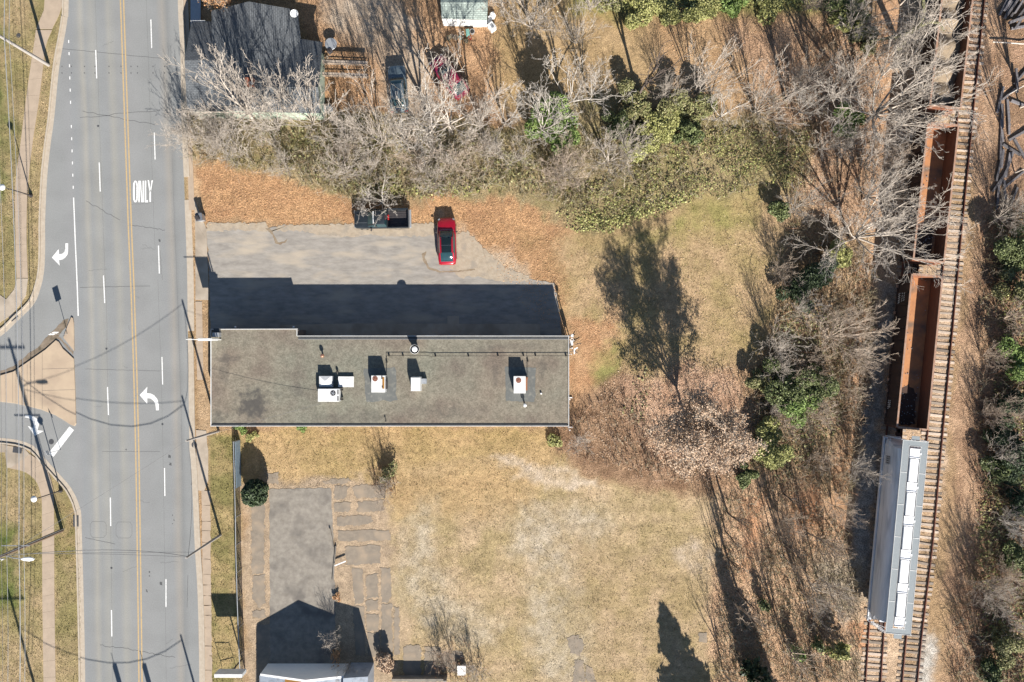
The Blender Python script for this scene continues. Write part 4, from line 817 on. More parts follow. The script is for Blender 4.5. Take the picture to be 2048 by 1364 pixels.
mb = MB(); mb.box((0, 0, 5.6), (.38, .4, 1.1)); mb.tube((0, 0, 6.1), (0, 0, 6.9), .03); mb.build('housing', M['rooftan'], t)
t = tag(empty('traffic_signal', G(343, 1528)), 'second traffic signal on the cable beyond the lower edge, nearer the strain pole', 'traffic signal')
mb = MB(); mb.box((0, 0, 5.5), (.38, .4, 1.1)); mb.tube((0, 0, 6.0), (0, 0, 6.9), .03); mb.build('housing', M['rooftan'], t)
def lamp(px, py, ang, lab):
    t = tag(empty('street_lamp', G(px, py)), lab, 'street lamp', 'short street lamps')
    mb = MB(); mb.lathe((0, 0, 0), [(.2, 0), (.2, .15), (.1, .35), (.06, .5), (.045, 4.0), (.03, 4.25)], 10); mb.build('post', M['dark_steel'], t, smooth=True)
    mb = MB(); c, s = math.cos(ang), math.sin(ang); mb.lathe((.15 * c, .15 * s, 4.25), [(.05, -.05), (.28, 0), (.3, .06), (.2, .16), (.04, .2)], 16); mb.build('lamp_head', M['dish'], t, smooth=True)
    mb = MB(); mb.lathe((.15 * c, .15 * s, 4.25), [(.03, -.25), (.1, -.2), (.14, -.06)], 10); mb.build('globe', M['lamp_clear'], t, smooth=True)
lamp(62, 391, math.pi, 'short black street lamp with a white head beside the upper sidewalk')
lamp(122, 981, math.pi, 'short black street lamp with a white head below the side street corner')
t = tag(empty('street_lamp', G(-12, 40)), 'white headed street lamp at the top left edge', 'street lamp', 'short street lamps'); mb = MB(); mb.lathe((0, 0, 0), [(.12, 0), (.05, .5), (.04, 4)], 8); mb.build('post', M['dark_steel'], t)
mb = MB(); mb.lathe((0, 0, 4), [(.1, 0), (.28, .02), (.2, .14), (.03, .18)], 14); mb.tube((0, 0, 4.05), (1.05, 0, 4.1), .03); mb.lathe((1.1, 0, 4.05), [(.08, -.02), (.25, .02), (.18, .14), (.03, .18)], 14); mb.build('lamp_head', M['dish'], t, smooth=True)
t = tag(empty('road_sign', G(136, 668), R(28)), 'white rectangular road sign on a thin post at the tip of the traffic island', 'road sign')
mb = MB(); mb.tube((0, 0, 0), (0, 0, 2.9), .03, .03, 6); mb.build('post', M['galv'], t)
mb = MB(); mb.box((0, .05, 2.45), (.62, .03, .85)); mb.build('sign_panel', M['white_metal'], t)
t = tag(empty('road_sign', G(121, 900), R(-60)), 'road sign post at the lower kerb corner next to the stop line', 'road sign')
t = t; mb = MB(); mb.tube((0, 0, 0), (0, 0, 2.6), .03, .03, 6); mb.build('post', M['galv'], t); mb = MB(); mb.box((0, .05, 2.3), (.5, .02, .5)); mb.build('sign_panel', M['white_metal'], t)
t = tag(empty('billboard_sign', G(484, 1318)), 'large blank white sign board on one post by the fence at the bottom', 'sign')
mb = MB(); mb.tube((0, 0, 0), (0, 0, 3.0), .07, .07, 8); mb.build('post', M['dark_steel'], t); mb = MB(); mb.box((0, -.05, 3.3), (2.65, .34, 1.25)); mb.build('sign_board', M['white_metal'], t, bevel=.02)
t = tag(empty('wheelie_bin', G(405.5, 437), R(8)), 'dark grey wheeled bin with its lid half open at the edge of the leaves', 'bin')
mb = MB(); mb.box((0, 0, .5), (.55, .62, .95), taper=1.12); mb.build('body', M['galv'], t, bevel=.03)
mb = MB(); mb.box((0, -.02, 1.02), (.68, .78, .07)); mb.box((0, .4, .98), (.5, .08, .08)); mb.build('lid', mat('bin_lid', (.10, .11, .13), (.14, .15, .17), 4, .6), t, bevel=.02)
for s in (-1, 1): mb = MB(); mb.tube((s * .26, .3, .12), (s * .33, .3, .12), .12, .12, 12); mb.build('wheel', M['tyre'], t)
mb = MB(); mb.box((-.12, -.1, 1.15), (.4, .5, .2), .3); mb.build('rubbish_bag', M['dark_steel'], t, bevel=.06)
# chain link fence down the front of the old slab
t = tag(empty('chain_link_fence', G(481, 1100)), 'rusty chain link fence running down the left side of the old slab', 'fence')
fx_pts = [(477.5,880),(478.5,917),(480,971),(481.5,1028),(482,1083),(483.5,1137),(485,1191),(487,1246),(489,1300),(491,1342)]
F_ = [G(*p) - t.location for p in fx_pts]
for p in F_:
    mb = MB(); mb.tube(p, p + Vector((0, 0, 1.6)), .045, .045, 6); mb.tube(p + Vector((0, 0, .9)), p + Vector((-.32, .28, .02)), .025, .025, 5); mb.build('post', M['galv'], t)
mb = MB(); mb.path([p + Vector((0, 0, 1.55)) for p in F_], .04, 6); mb.build('top_rail', M['galv'], t)
mb = MB(); mb.path([p + Vector((0, 0, .1)) for p in F_], .03, 5)
for a, b in zip(F_[:-1], F_[1:]):
    k = 16
    for i in range(k):
        for s in (0, 1):
            p = a.lerp(b, i / k); q = a.lerp(b, min(1, (i + 2.5) / k)); mb.tube(p + Vector((0, 0, 1.5 if s else .1)), q + Vector((0, 0, .1 if s else 1.5)), .009, .009, 3)
mb.build('mesh_panel', M['rust_dark'], t)
mb = MB(); a, b = F_[0], F_[2]; d = b - a; mb.loft([[tuple(p + Vector((.1, 0, 0))), tuple(p + Vector((.1, 0, 1.45))), tuple(p + Vector((.14, 0, 1.45))), tuple(p + Vector((.14, 0, 0)))] for p in (a, b)]); mb.build('tarpaulin', mat('blue_tarp', (.2, .27, .32), (.15, .2, .25), 3, .6), t)
t = tag(empty('gate_frame', G(462, 1335)), 'thin steel sign brace frame on the grass by the sign board', 'frame')
mb = MB()
for a, b in (((-.9, 0, 0), (-.9, 0, 2.1)), ((.5, 0, 0), (.5, 0, 1.6)), ((-.9, 0, 1.5), (.5, 0, 1.5)), ((-.9, 0, .4), (.5, 0, .6))): mb.tube(a, b, .03, .03, 6)
mb.build('tube', M['dark_steel'], t)
# ---------------------------------------------------------------- vehicles
def ring(hw, z0, z1, y, crown=.03):
    """car cross-section at station y"""
    return [(-hw * .86, y, z0), (-hw * .97, y, z0 + .12), (-hw, y, z0 + (z1 - z0) * .5), (-hw * .985, y, z1 - .14), (-hw * .93, y, z1 - .05), (-hw * .8, y, z1 - .005), (-hw * .4, y, z1 + crown), (0, y, z1 + crown * 1.3),
            (hw * .4, y, z1 + crown), (hw * .8, y, z1 - .005), (hw * .93, y, z1 - .05), (hw * .985, y, z1 - .14), (hw, y, z1 + (z0 - z1) * .5), (hw * .97, y, z0 + .12), (hw * .86, y, z0)]
def cring(b, t_, zb, zt, y, y2=None):
    y2 = y if y2 is None else y2
    return [(-b, y, zb), (-t_, y2, zt - .04), (-t_ * .85, y2, zt), (0, y2, zt + .025), (t_ * .85, y2, zt), (t_, y2, zt - .04), (b, y, zb)]
def wheel(t, x, y, r=.35):
    mb = MB(); mb.tube((x - .11, y, r), (x + .11, y, r), r, r, 20); w = mb.build('wheel', M['tyre'], t, bevel=.02)
    mb = MB(); s = .115 if x > 0 else -.115; mb.tube((x + s, y, r), (x + s * 1.05, y, r), r * .6, r * .55, 14); mb.build('rim', M['chrome'], w)
def suv(name, loc, rz, paint, lab, cat, L=4.75, hw=.94, glassroof=True):
    t = tag(empty(name, loc, rz), lab, cat); F = L / 2
    st = [(F, .46, .45, .60), (F - .05, .62, .35, .72), (F - .16, .76, .28, .79), (F - .34, .86, .26, .86), (F - .55, .91, .25, .91), (F - .9, .935, .24, .95), (F - 1.35, .94, .24, 1.0), (0, .94, .24, 1.0), (-F + 1.1, .94, .24, 1.02), (-F + .6, .92, .26, 1.03), (-F + .25, .87, .3, 1.0), (-F + .06, .78, .36, .9), (-F, .68, .45, .75)]
    mb = MB(); mb.loft([ring(w * hw / .94, z0, z1, y, .04) for y, w, z0, z1 in st]); mb.build('body', M[paint], t, smooth=True)
    yb, yr, rr, re = F - 1.35, F - 2.15, -F + 1.1, -F + .28     # windscreen base, roof front, roof rear, tailgate base
    mb = MB(); mb.loft([cring(.74, .70, .98, 1.02, yb), cring(.80, .66, .98, 1.40, yb - .35), cring(.83, .64, .98, 1.62, yr), cring(.84, .64, .98, 1.68, (yr + rr) / 2), cring(.82, .62, .98, 1.62, rr), cring(.76, .62, .98, 1.36, re + .3), cring(.70, .64, .98, 1.06, re)]); mb.build('window_glass', M['glass'], t, smooth=True)
    for s in (-1, 1):
        mb = MB(); mb.loft([[(s * .50, y, z), (s * .50, y, z + .012), (s * .645, y, z - .03), (s * .655, y, z - .06)] for y, z in ((yr + .08, 1.60), (yr - .3, 1.655), ((yr + rr) / 2, 1.69), (rr + .2, 1.655), (rr - .02, 1.62))])
        mb.loft([[(s * .60, y, z), (s * .61, y, z + .02), (s * .70, y, z - .02), (s * .69, y, z - .05)] for y, z in ((yr + .08, 1.58), (yb - .35, 1.40), (yb, 1.02))])
        mb.loft([[(s * .60, y, z), (s * .60, y, z + .03), (s * .73, y, z - .03), (s * .73, y, z - .06)] for y, z in ((rr, 1.62), (re + .3, 1.38), (re, 1.05))]); mb.build('roof_rail', M[paint], t, smooth=True)
    if not glassroof: mb = MB(); mb.loft([[(-.52, y, z), (-.3, y, z + .03), (.3, y, z + .03), (.52, y, z)] for y, z in ((yr, 1.61), (yr - .3, 1.66), ((yr + rr) / 2, 1.70), (rr, 1.63))]); mb.build('roof', M[paint], t, smooth=True)
    if glassroof:
        mid = (yr + rr) / 2
        for a, b in ((yr - .02, mid + .02), (mid - .02, rr + .02)):
            mb = MB(); mb.loft([[(-.49, y, z), (-.3, y, z + .022), (.3, y, z + .022), (.49, y, z)] for y, z in ((a, 1.64 if a == yr - .02 else 1.70), ((a + b) / 2, 1.69), (b, 1.70 if a == yr - .02 else 1.64))]); mb.build('roof_glass', M['glass_black'], t, smooth=True)
        mb = MB(); mb.box((0, mid, 1.715), (.98, .02, .008)); mb.build('roof_seam', M['chrome'], t)
    mb = MB(); mb.box((0, re + .02, 1.10), (1.25, .05, .03)); mb.build('rear_trim', M['chrome'], t)
    mb = MB(); mb.path([(-.74, yb + .02, 1.0), (-.3, yb + .1, 1.04), (.3, yb + .1, 1.04), (.74, yb + .02, 1.0)], .015, 5); mb.build('wiper_cowl', M['chrome'], t)
    for s in (-1, 1):
        mb = MB(); mb.box((s * 1.0, yb - .15, 1.08), (.22, .12, .14), s * .2); mb.build('mirror', M['dark_steel'], t, bevel=.03)
        mb = MB(); mb.box((s * .70, F - .22, .76), (.22, .2, .09), -s * .6); mb.build('headlight', M['lamp_clear'], t, bevel=.02)
        mb = MB(); mb.box((s * .68, -F + .08, .86), (.3, .12, .14), s * .2); mb.build('tail_light', M['lamp_red'], t, bevel=.02)
        wheel(t, s * .82, F - .95); wheel(t, s * .82, -F + .95)
    mb = MB(); mb.box((0, -F + .03, .55), (.5, .05, .14)); mb.build('licence_plate', M['dish'], t)
    return t
suv('parked_car', G(895, 484), R(1.5), 'red_paint', 'shiny red crossover with a black glass roof parked nose up in the lot', 'car', L=4.7, hw=.93)
suv('parked_car', G(798, 182), R(4), 'slate_paint', 'grey blue car under bare branches right of the wooden rails', 'car', glassroof=False)
suv('parked_car', G(900, 158), R(38), 'maroon_paint', 'maroon car parked slantwise under the pale forked tree', 'car', glassroof=False)
def pickup(loc, rz):
    t = tag(empty('pickup_truck', loc, rz), 'black four door pickup with an open bed under overhanging twigs', 'pickup truck'); F = 2.72
    st = [(F, .70, .5, .85), (F - .06, .84, .4, .98), (F - .25, .93, .38, 1.06), (F - .9, .97, .36, 1.10), (F - 1.4, .98, .36, 1.12), (F - 1.45, .98, .36, 1.14), (-.55, .98, .36, 1.14)]
    mb = MB(); mb.loft([ring(w, z0, z1, y, .035) for y, w, z0, z1 in st]); mb.build('body', M['black_paint'], t, smooth=True)
    mb = MB(); mb.box((0, F - .8, 1.165), (.9, 1.0, .03), taper=.9); mb.build('bonnet_bulge', M['black_paint'], t, bevel=.01)
    mb = MB(); mb.loft([cring(.80, .74, 1.12, 1.16, F - 1.4), cring(.86, .68, 1.12, 1.55, F - 1.85), cring(.88, .66, 1.12, 1.80, F - 2.15), cring(.88, .66, 1.12, 1.84, .2), cring(.86, .66, 1.12, 1.80, -.38), cring(.85, .72, 1.12, 1.3, -.52)]); mb.build('window_glass', M['glass'], t, smooth=True)
    mb = MB(); mb.loft([[(-.69, y, z - .03), (-.6, y, z + .012), (0, y, z + .04), (.6, y, z + .012), (.69, y, z - .03)] for y, z in ((F - 2.12, 1.79), (F - 2.4, 1.82), (.2, 1.85), (-.42, 1.80))])
    for s in (-1, 1):
        mb.loft([[(s * .62, y, z), (s * .63, y, z + .02), (s * .76, y, z - .02), (s * .75, y, z - .05)] for y, z in ((F - 2.12, 1.80), (F - 1.85, 1.55), (F - 1.4, 1.15))])
        mb.box((s * .87, .45, 1.45), (.05, .1, .6))
    mb.build('cab_roof', M['black_paint'], t, smooth=True)
    mb = MB(); mb.box((0, F - 2.06, 1.735), (1.2, .12, .012)); mb.build('sun_strip', M['dish'], t)
    mb = MB()
    for s in (-1, 1): mb.box((s * .92, -1.62, .80), (.12, 2.1, .68)); mb.box((s * .84, -1.95, .72), (.1, .8, .3))
    mb.box((0, -.62, .82), (1.74, .06, .66)); mb.build('bed_side', M['black_paint'], t, bevel=.02)
    mb = MB(); mb.box((0, -1.62, .52), (1.74, 2.05, .06)); 
    for i in range(7): mb.box((-.66 + i * .22, -1.62, .56), (.08, 2.0, .03))
    mb.build('bed_floor', M['dark_steel'], t)
    mb = MB(); mb.box((0, -2.66, .82), (1.78, .07, .62)); mb.build('tailgate', M['black_paint'], t, bevel=.015)
    mb = MB(); mb.box((0, -2.8, .5), (1.8, .18, .16)); mb.build('bumper', M['galv'], t, bevel=.03)
    mb = MB(); mb.box((.1, -.70, 1.05), (.5, .14, .22), 0); mb.build('red_bundle', M['lamp_red'], t, bevel=.04)
    for s in (-1, 1):
        mb = MB(); mb.box((s * 1.12, F - 1.75, 1.22), (.3, .1, .2), s * .15); mb.build('mirror', M['dark_steel'], t, bevel=.03)
        mb = MB(); mb.box((s * .72, F - .08, .85), (.3, .14, .18), -s * .2); mb.build('headlight', M['lamp_clear'], t, bevel=.02)
        wheel(t, s * .86, F - .95, .39); wheel(t, s * .86, -F + 1.15, .39)
pickup(G(766, 440), R(91))

# ---------------------------------------------------------------- railway
TL = [(-300, 1905), (-110, 1890), (0, 1878), (267, 1848), (529, 1820), (702, 1803), (877, 1786), (1070, 1768), (1239, 1753), (1364, 1745), (1600, 1733), (1800, 1725)]
TR = [(-300, 1983), (-110, 1964), (0, 1952), (186, 1933.5), (371, 1915.5), (474, 1905.5), (659, 1888.5), (880, 1867.5), (1082, 1849.5), (1274, 1826.5), (1364, 1818), (1600, 1805), (1800, 1797)]
def tx(T, py): return float(np.interp(py, [a for a, b in T], [b for a, b in T]))
def tp(T, py, z=0): return G(tx(T, py), py, z)
TZ = .045
def track(T, lab, y0, y1, seed, vis):
    t = tag(empty('railway_track', tp(T, 700)), lab, 'railway track', 'railway tracks'); o = t.location; rr = random.Random(seed)
    cl = [tp(T, y) - o for y in range(1700, -281, -30)]
    for s in (-1, 1):
        mb = MB()
        for d0, d1, z0, z1 in ((-.065, .065, TZ + .02, TZ + .04), (-.012, .012, TZ + .035, TZ + .15), (-.037, .037, TZ + .145, TZ + .19)):
            A, B = offs(cl, s * .755 + d0), offs(cl, s * .755 + d1); mb.loft([[(*a, z0), (*a, z1), (*b, z1), (*b, z0)] for a, b in zip(A, B)])
        mb.build('rail', M['rail'], t)
    protos = []
    for i in range(4):
        mb = MB(); mb.box((0, 0, 0), (2.62, .235, .2)); mb.box((-.755, 0, .105), (.36, .2, .02)); mb.box((.755, 0, .105), (.36, .2, .02))
        ob = mb.build('tie', [M['tie']], t, bevel=.02); 
        for v in ob.data.vertices: v.co += Vector((rr.uniform(-.02, .02), rr.uniform(-.012, .012), rr.uniform(-.008, .008)))
        protos.append(ob)
    py = y0; n = 0; far = MB()
    while py < y1:
        q = tp(T, py) - o; d = (tp(T, py - 10) - tp(T, py + 10)); a = math.atan2(d.y, d.x) - math.pi / 2
        if vis(py) and n < 100:
            ob = protos[n] if n < 4 else protos[rr.randrange(4)].copy()
            if n >= 4: COL.objects.link(ob); ob.parent = t
            ob.location = (q.x + rr.uniform(-.09, .09), q.y, TZ - .1 + rr.uniform(-.03, .012)); ob.rotation_euler = (rr.uniform(-.04, .04), rr.uniform(-.015, .015), a + rr.uniform(-.06, .06)); ob.scale = (rr.uniform(.93, 1.04), rr.uniform(.85, 1.2), 1); n += 1
        else: far.box((q.x, q.y, TZ - .1), (2.6, .23, .19), a)
        py += 12.2 + rr.uniform(-2.2, 2.2)
    if far.v:
        ob = far.build('tie', M['tie'], t); ob['kind'] = 'stuff'
track(TR, 'open right hand railway track with weathered ties and rusty rails', -270, 1690, 1, lambda p: 20 < p < 1364)
track(TL, 'left hand railway track carrying the line of parked railcars', -270, 1690, 2, lambda p: 520 < p < 560 or 850 < p < 1364)
def heading(T, py, span=120): d = tp(T, py - span) - tp(T, py + span); return math.atan2(d.y, d.x) - math.pi / 2
def bogie(t, y):
    b = MB()
    for s in (-1, 1): b.box((s * 1.05, y, .62), (.16, 2.3, .26)); b.box((s * 1.05, y, .9), (.2, .7, .3))
    b.box((0, y, .75), (2.1, .35, .3)); q = b.build('bogie', M['rust_dark'], t)
    for yy in (-.88, .88):
        for s in (-1, 1):
            w = MB(); w.tube((s * .70, y + yy, .75), (s * .84, y + yy, .75), .45, .45, 18); w.tube((s * .9, y + yy, .75), (s * 1.18, y + yy, .75), .14, .12, 10); w.build('wheel', M['rail'], q)
def coupler(t, y, s):
    b = MB(); b.box((0, y + s * .4, .95), (.28, .9, .24)); b.box((0, y + s * .85, .95), (.42, .32, .3)); b.build('coupler', M['rust_dark'], t)
def gondola(py, L, lab, loaded=False, seed=0):
    t = tag(empty('gondola_wagon', tp(TL, py), heading(TL, py)), lab, 'railcar', 'open gondola railcars'); h, w, z0 = 3.55, 1.43, 1.05; F = L / 2
    for s in (-1, 1):
        mb = MB(); mb.box((s * w, 0, (h + z0) / 2), (.06, L, h - z0))
        n = 13
        for i in range(n): mb.box((s * (w + .09), -F + L * (i + .5) / n, (h + z0) / 2 - .08), (.12, .16, h - z0 - .2))
        mb.box((s * (w + .06), 0, z0 + .1), (.1, L, .2)); mb.build('side_wall', M['rust_dark'], t)
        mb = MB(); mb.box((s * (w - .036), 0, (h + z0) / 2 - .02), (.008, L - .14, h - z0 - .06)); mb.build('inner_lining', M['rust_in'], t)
        mb = MB(); mb.box((s * (w + .03), 0, h + .03), (.17, L + .06, .07)); mb.build('top_rim', M['rust_rim'], t, bevel=.01)
        mb = MB(); mb.box((0, s * F, (h + z0) / 2), (2 * w - .07, .07, h - z0 - .02)); 
        for i in range(4): mb.box((0, s * (F + .09), z0 + .3 + i * .62), (2 * w, .1, .12))
        mb.build('end_wall', M['rust'], t)
        mb = MB(); mb.box((0, s * (F + .02), h + .035), (2 * w - .12, .2, .06)); mb.build('end_rim', M['rust_rim'], t)
        coupler(t, s * F, s); bogie(t, s * (F - 1.9))
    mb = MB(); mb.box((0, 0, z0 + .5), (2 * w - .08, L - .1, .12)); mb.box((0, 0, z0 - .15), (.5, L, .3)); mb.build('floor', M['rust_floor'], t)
    if loaded:
        rr = random.Random(seed); mb = MB(); k = 30; rings = []
        for i in range(k + 1):
            y = -F + .15 + (L - .3) * i / k; zz = z0 + .9 + .5 * math.sin(i * .55) ** 2 + rr.uniform(-.1, .1); rings.append([(x * 1.36, y, zz + (1 - abs(x)) * .6 + rr.uniform(-.06, .06)) for x in (-1, -.6, -.2, .2, .6, 1)] + [(1.36, y, z0 + .1), (-1.36, y, z0 + .1)])
        mb.loft(rings); mb.build('sand_load', M['dirt'], t, smooth=True)
    # debris on the floor
    rr = random.Random(seed + 9); mb = MB()
    for i in range(90 if not loaded else 0):
        s_ = rr.uniform(.02, .07); mb.box((rr.uniform(-1.2, 1.2), rr.gauss(-F * .75, F * .18) if i < 50 else rr.uniform(-F + .2, F - .2), z0 + .57 + s_ / 2), (s_ * 1.5, s_, s_), rr.uniform(0, 3))
    if mb.v: o = mb.build('scrap', M['galv'], t); o['kind'] = 'stuff'
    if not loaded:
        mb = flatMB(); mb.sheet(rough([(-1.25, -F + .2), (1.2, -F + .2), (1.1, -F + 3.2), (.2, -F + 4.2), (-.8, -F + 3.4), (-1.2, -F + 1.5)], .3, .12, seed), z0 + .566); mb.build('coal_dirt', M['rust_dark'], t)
    return t
g2 = gondola(703, 14.65, 'open rusty gondola with a sunlit orange strip inside, nearest the grey hopper car', seed=1)
g1_ = gondola(398, 13.1, 'open rusty gondola half hidden by pale twigs', seed=2)
g0 = gondola(104, 13.1, 'gondola loaded with pale sand at the top, under the big bare crown', True, seed=3)
def lettering(t, s, size, loc, rot, name='lettering', m='white_paint'):
    cu = bpy.data.curves.new(name, 'FONT'); cu.body = s; cu.size = size; cu.extrude = .002; cu.align_x = 'LEFT'
    o = bpy.data.objects.new(name, cu); COL.objects.link(o); dg = bpy.context.evaluated_depsgraph_get(); me = bpy.data.meshes.new_from_object(o.evaluated_get(dg))
    COL.objects.unlink(o); bpy.data.objects.remove(o); me.materials.clear(); me.materials.append(M[m]); q = link(name, me, t); q.location = loc; q.rotation_euler = rot; return q
# small stencilled plates on the west side (the photograph's marks are too small to read: stencil blocks)
def stencil(t, y, zs, rows, seed):
    rr = random.Random(seed); mb = MB()
    for z, hh, n, wd in rows:
        yy = y
        for i in range(n):
            k = wd * rr.uniform(.7, 1); mb.box((-1.6, yy - k / 2, z), (.012, k, hh * .28)); mb.box((-1.6, yy - .03, z + hh * .3), (.011, .05, hh * .7)); mb.box((-1.6, yy - k + .03, z - hh * .2), (.0105, .05, hh * .7)); yy -= wd * 1.25
    mb.build('stencilled_lettering', M['white_paint'], t)
stencil(g2, 5.6, 0, [(1.75, .34, 5, .17), (2.35, .16, 4, .19), (2.75, .16, 4, .17)], 3)
stencil(g2, -4.9, 0, [(1.7, .2, 5, .15), (2.0, .18, 4, .15)], 4)
for y in (6.3, 3.7, 2.0, .4, -1.2, -2.9, -4.0, -6.1): mb = MB(); mb.box((-1.66, y, 1.3), (.12, .28, .22)); mb.build('tie_down', M['rust_rim'], g2)
# covered hopper
def hopper():
    py = 1053; L = 18.35; t = tag(empty('hopper_wagon', tp(TL, py), heading(TL, py, 170)), 'pale grey covered hopper railcar with white roof hatches', 'railcar'); F = L / 2; h = 4.45
    def sec(y, k=.95, kz=1.0, zb=1.25): return [(-1.45 * k, y, zb), (-1.52 * k, y, 1.7), (-1.55 * k, y, 2.6), (-1.5 * k, y, 3.3), (-1.3 * k, y, 3.9), (-.9 * k, y, 4.22 * kz), (0, y, 4.34 * kz), (.9 * k, y, 4.22 * kz), (1.3 * k, y, 3.9), (1.5 * k, y, 3.3), (1.55 * k, y, 2.6), (1.52 * k, y, 1.7), (1.45 * k, y, zb)]
    ys = [-F + .9 + (L - 1.8) * i / 12 for i in range(13)]
    mb = MB(); mb.loft([sec(y) for y in ys]); mb.build('body', M['car_grey'], t, smooth=True)
    mb = MB()
    for s in (-1, 1): mb.box((s * 1.5, 0, 1.3), (.12, L - .2, .28)); mb.box((s * 1.2, 0, 1.2), (.2, L - .3, .2))
    mb.box((0, 0, 1.0), (.5, L, .35)); mb.build('underframe', M['car_grey'], t)
    for i in range(3):
        mb = MB(); y = -5 + i * 5; mb.add([(-1.2, y - 2, 1.3), (1.2, y - 2, 1.3), (1.2, y + 2, 1.3), (-1.2, y + 2, 1.3), (-.4, y - .4, .5), (.4, y - .4, .5), (.4, y + .4, .5), (-.4, y + .4, .5)], [(0, 1, 2, 3), (7, 6, 5, 4), (0, 4, 5, 1), (1, 5, 6, 2), (2, 6, 7, 3), (3, 7, 4, 0)]); mb.build('discharge_chute', M['car_grey'], t)
    for s in (-1, 1):
        for i in range(6):
            a, b = -F + (L) * i / 6, -F + L * (i + 1) / 6
            mb = MB(); mb.box((s * .87, (a + b) / 2, h), (.6, b - a - .06, .045)); mb.build('running_board', M['walk_grey'], t)
        mb = MB(); mb.box((s * 1.185, 0, h + .012), (.03, L, .08)); mb.box((s * .56, 0, h + .012), (.025, L - .9, .06)); 
        for i in range(1, 6): mb.box((s * .87, -F + L * i / 6, h + .03), (.62, .05, .03))
        mb.build('board_edge', M['white_metal'], t)
        mb = MB(); mb.box((0, s * (F - .27), h + .004), (1.2, .5, .045)); mb.box((0, s * (F + .22), h - .02), (.75, .42, .04)); mb.build('end_platform', M['walk_grey'], t)
        mb = MB(); mb.box((0, s * (F - .02), h + .02), (2.4, .03, .07)); mb.box((0, s * (F - .53), h + .03), (1.3, .03, .04)); mb.build('platform_edge', M['white_metal'], t)
        mb = MB()
        for x in (-1.4, -1.0, 1.0, 1.4): mb.tube((x, s * F, 1.3), (x * .9, s * F, h), .03, .03, 6)
        for i in range(9):
            for x in (-1.2, 1.2): mb.box((x, s * F, 1.4 + i * .34), (.42, .03, .03))
        mb.tube((-1.5, s * (F - .1), 1.6), (0, s * (F - .1), h - .2), .03, .03, 6); mb.tube((-1.55, s * (F - .1), 2.7), (-1.55, s * (F - 1), 2.7), .025, .025, 6); mb.build('ladder', M['car_grey'], t)
        mb = MB(); mb.add([(-1.4, s * (F - .9), 3.6), (1.4, s * (F - .9), 3.6), (1.4, s * (F - .9), 1.4), (-1.4, s * (F - .9), 1.4), (-1.2, s * (F - .25), 1.35), (1.2, s * (F - .25), 1.35)], [(0, 1, 2, 3), (0, 4, 5, 1), (3, 2, 5, 4), (0, 3, 4), (1, 5, 2)]); mb.build('slope_sheet', M['car_grey'], t)
        coupler(t, s * F, s); bogie(t, s * (F - 2.3))
    # hatches: six short crossovers and five long covers between them
    hh = 4.44; ye = F - .72; span = 2 * ye; sh = .95; lg = (span - 6 * sh) / 5; y = ye
    for i in range(11):
        l_ = sh if i % 2 == 0 else lg; mb = MB()
        if i % 2 == 0:
            mb.box((0, y - l_ / 2, hh + .02), (.92, l_ - .05, .16)); mb.box((0, y - .06, hh + .13), (.96, .07, .06)); mb.box((0, y - l_ + .06, hh + .13), (.96, .07, .06)); mb.box((.1, y - l_ / 2, hh + .11), (.6, l_ * .45, .04)); mb.box((.56, y - l_ / 2, hh + .1), (.1, .2, .06)); mb.build('hatch_frame', M['hatch'], t, bevel=.015)
        else:
            mb.box((0, y - l_ / 2, hh + .07), (.82, l_ - .04, .2), taper=.97); mb.box((-.3, y - l_ / 2, hh + .172), (.03, l_ - .2, .02)); mb.build('hatch_cover', M['hatch'], t, bevel=.03)
        y -= l_
    mb = MB(); 
    for i in range(11):
        y = ye - span * (i + .5) / 11; mb.box((-.56, y, hh - .02), (.05, 1.4, .05))
    mb.build('hatch_seal', M['black'], t)
    mb = MB(); rr = random.Random(4)
    for i in range(4):
        for k in range(3): mb.box((-1.56, F - 1.9 - i * .2, 2.3 + k * .28), (.012, .13, .15))
    mb.build('stencilled_lettering', M['tar'], t)
hopper()
# scrap ties thrown down the bank at the upper right
rg = random.Random(21); mb = MB(); mb.box((0, 0, 0), (.23, 2.4, .2)); proto = mb.build('scrap_tie', M['scrap_tie'], bevel=.015)
SP = [(2012,10,-28),(2020,6,-30),(2027,14,-34),(2034,20,-36),(2018,22,-25),(2040,12,-33),(2030,2,-30),(2042,30,-38),(2035,42,-70),(2044,55,-80),(2045,38,-34),(2033,160,4),(2036,168,0),(2047,150,-40),
      (2003,200,-12),(2007,232,2),(2006,262,3),(2019,226,3),(2020,248,2),(2004,292,-3),(2007,318,-8),(2000,340,-12),(2018,330,-10),(2010,352,-25),(2024,318,-20),(2026,300,60),(1998,368,-35),(2030,360,-50),(2043,300,30),(2040,270,-60),(2046,210,70),(2030,395,-20),(2012,380,5),(1998,395,-4),(2022,188,-50)]
mod = ['thick', 'pale', 'split', 'dark grey', 'short looking', 'bleached', 'cracked']
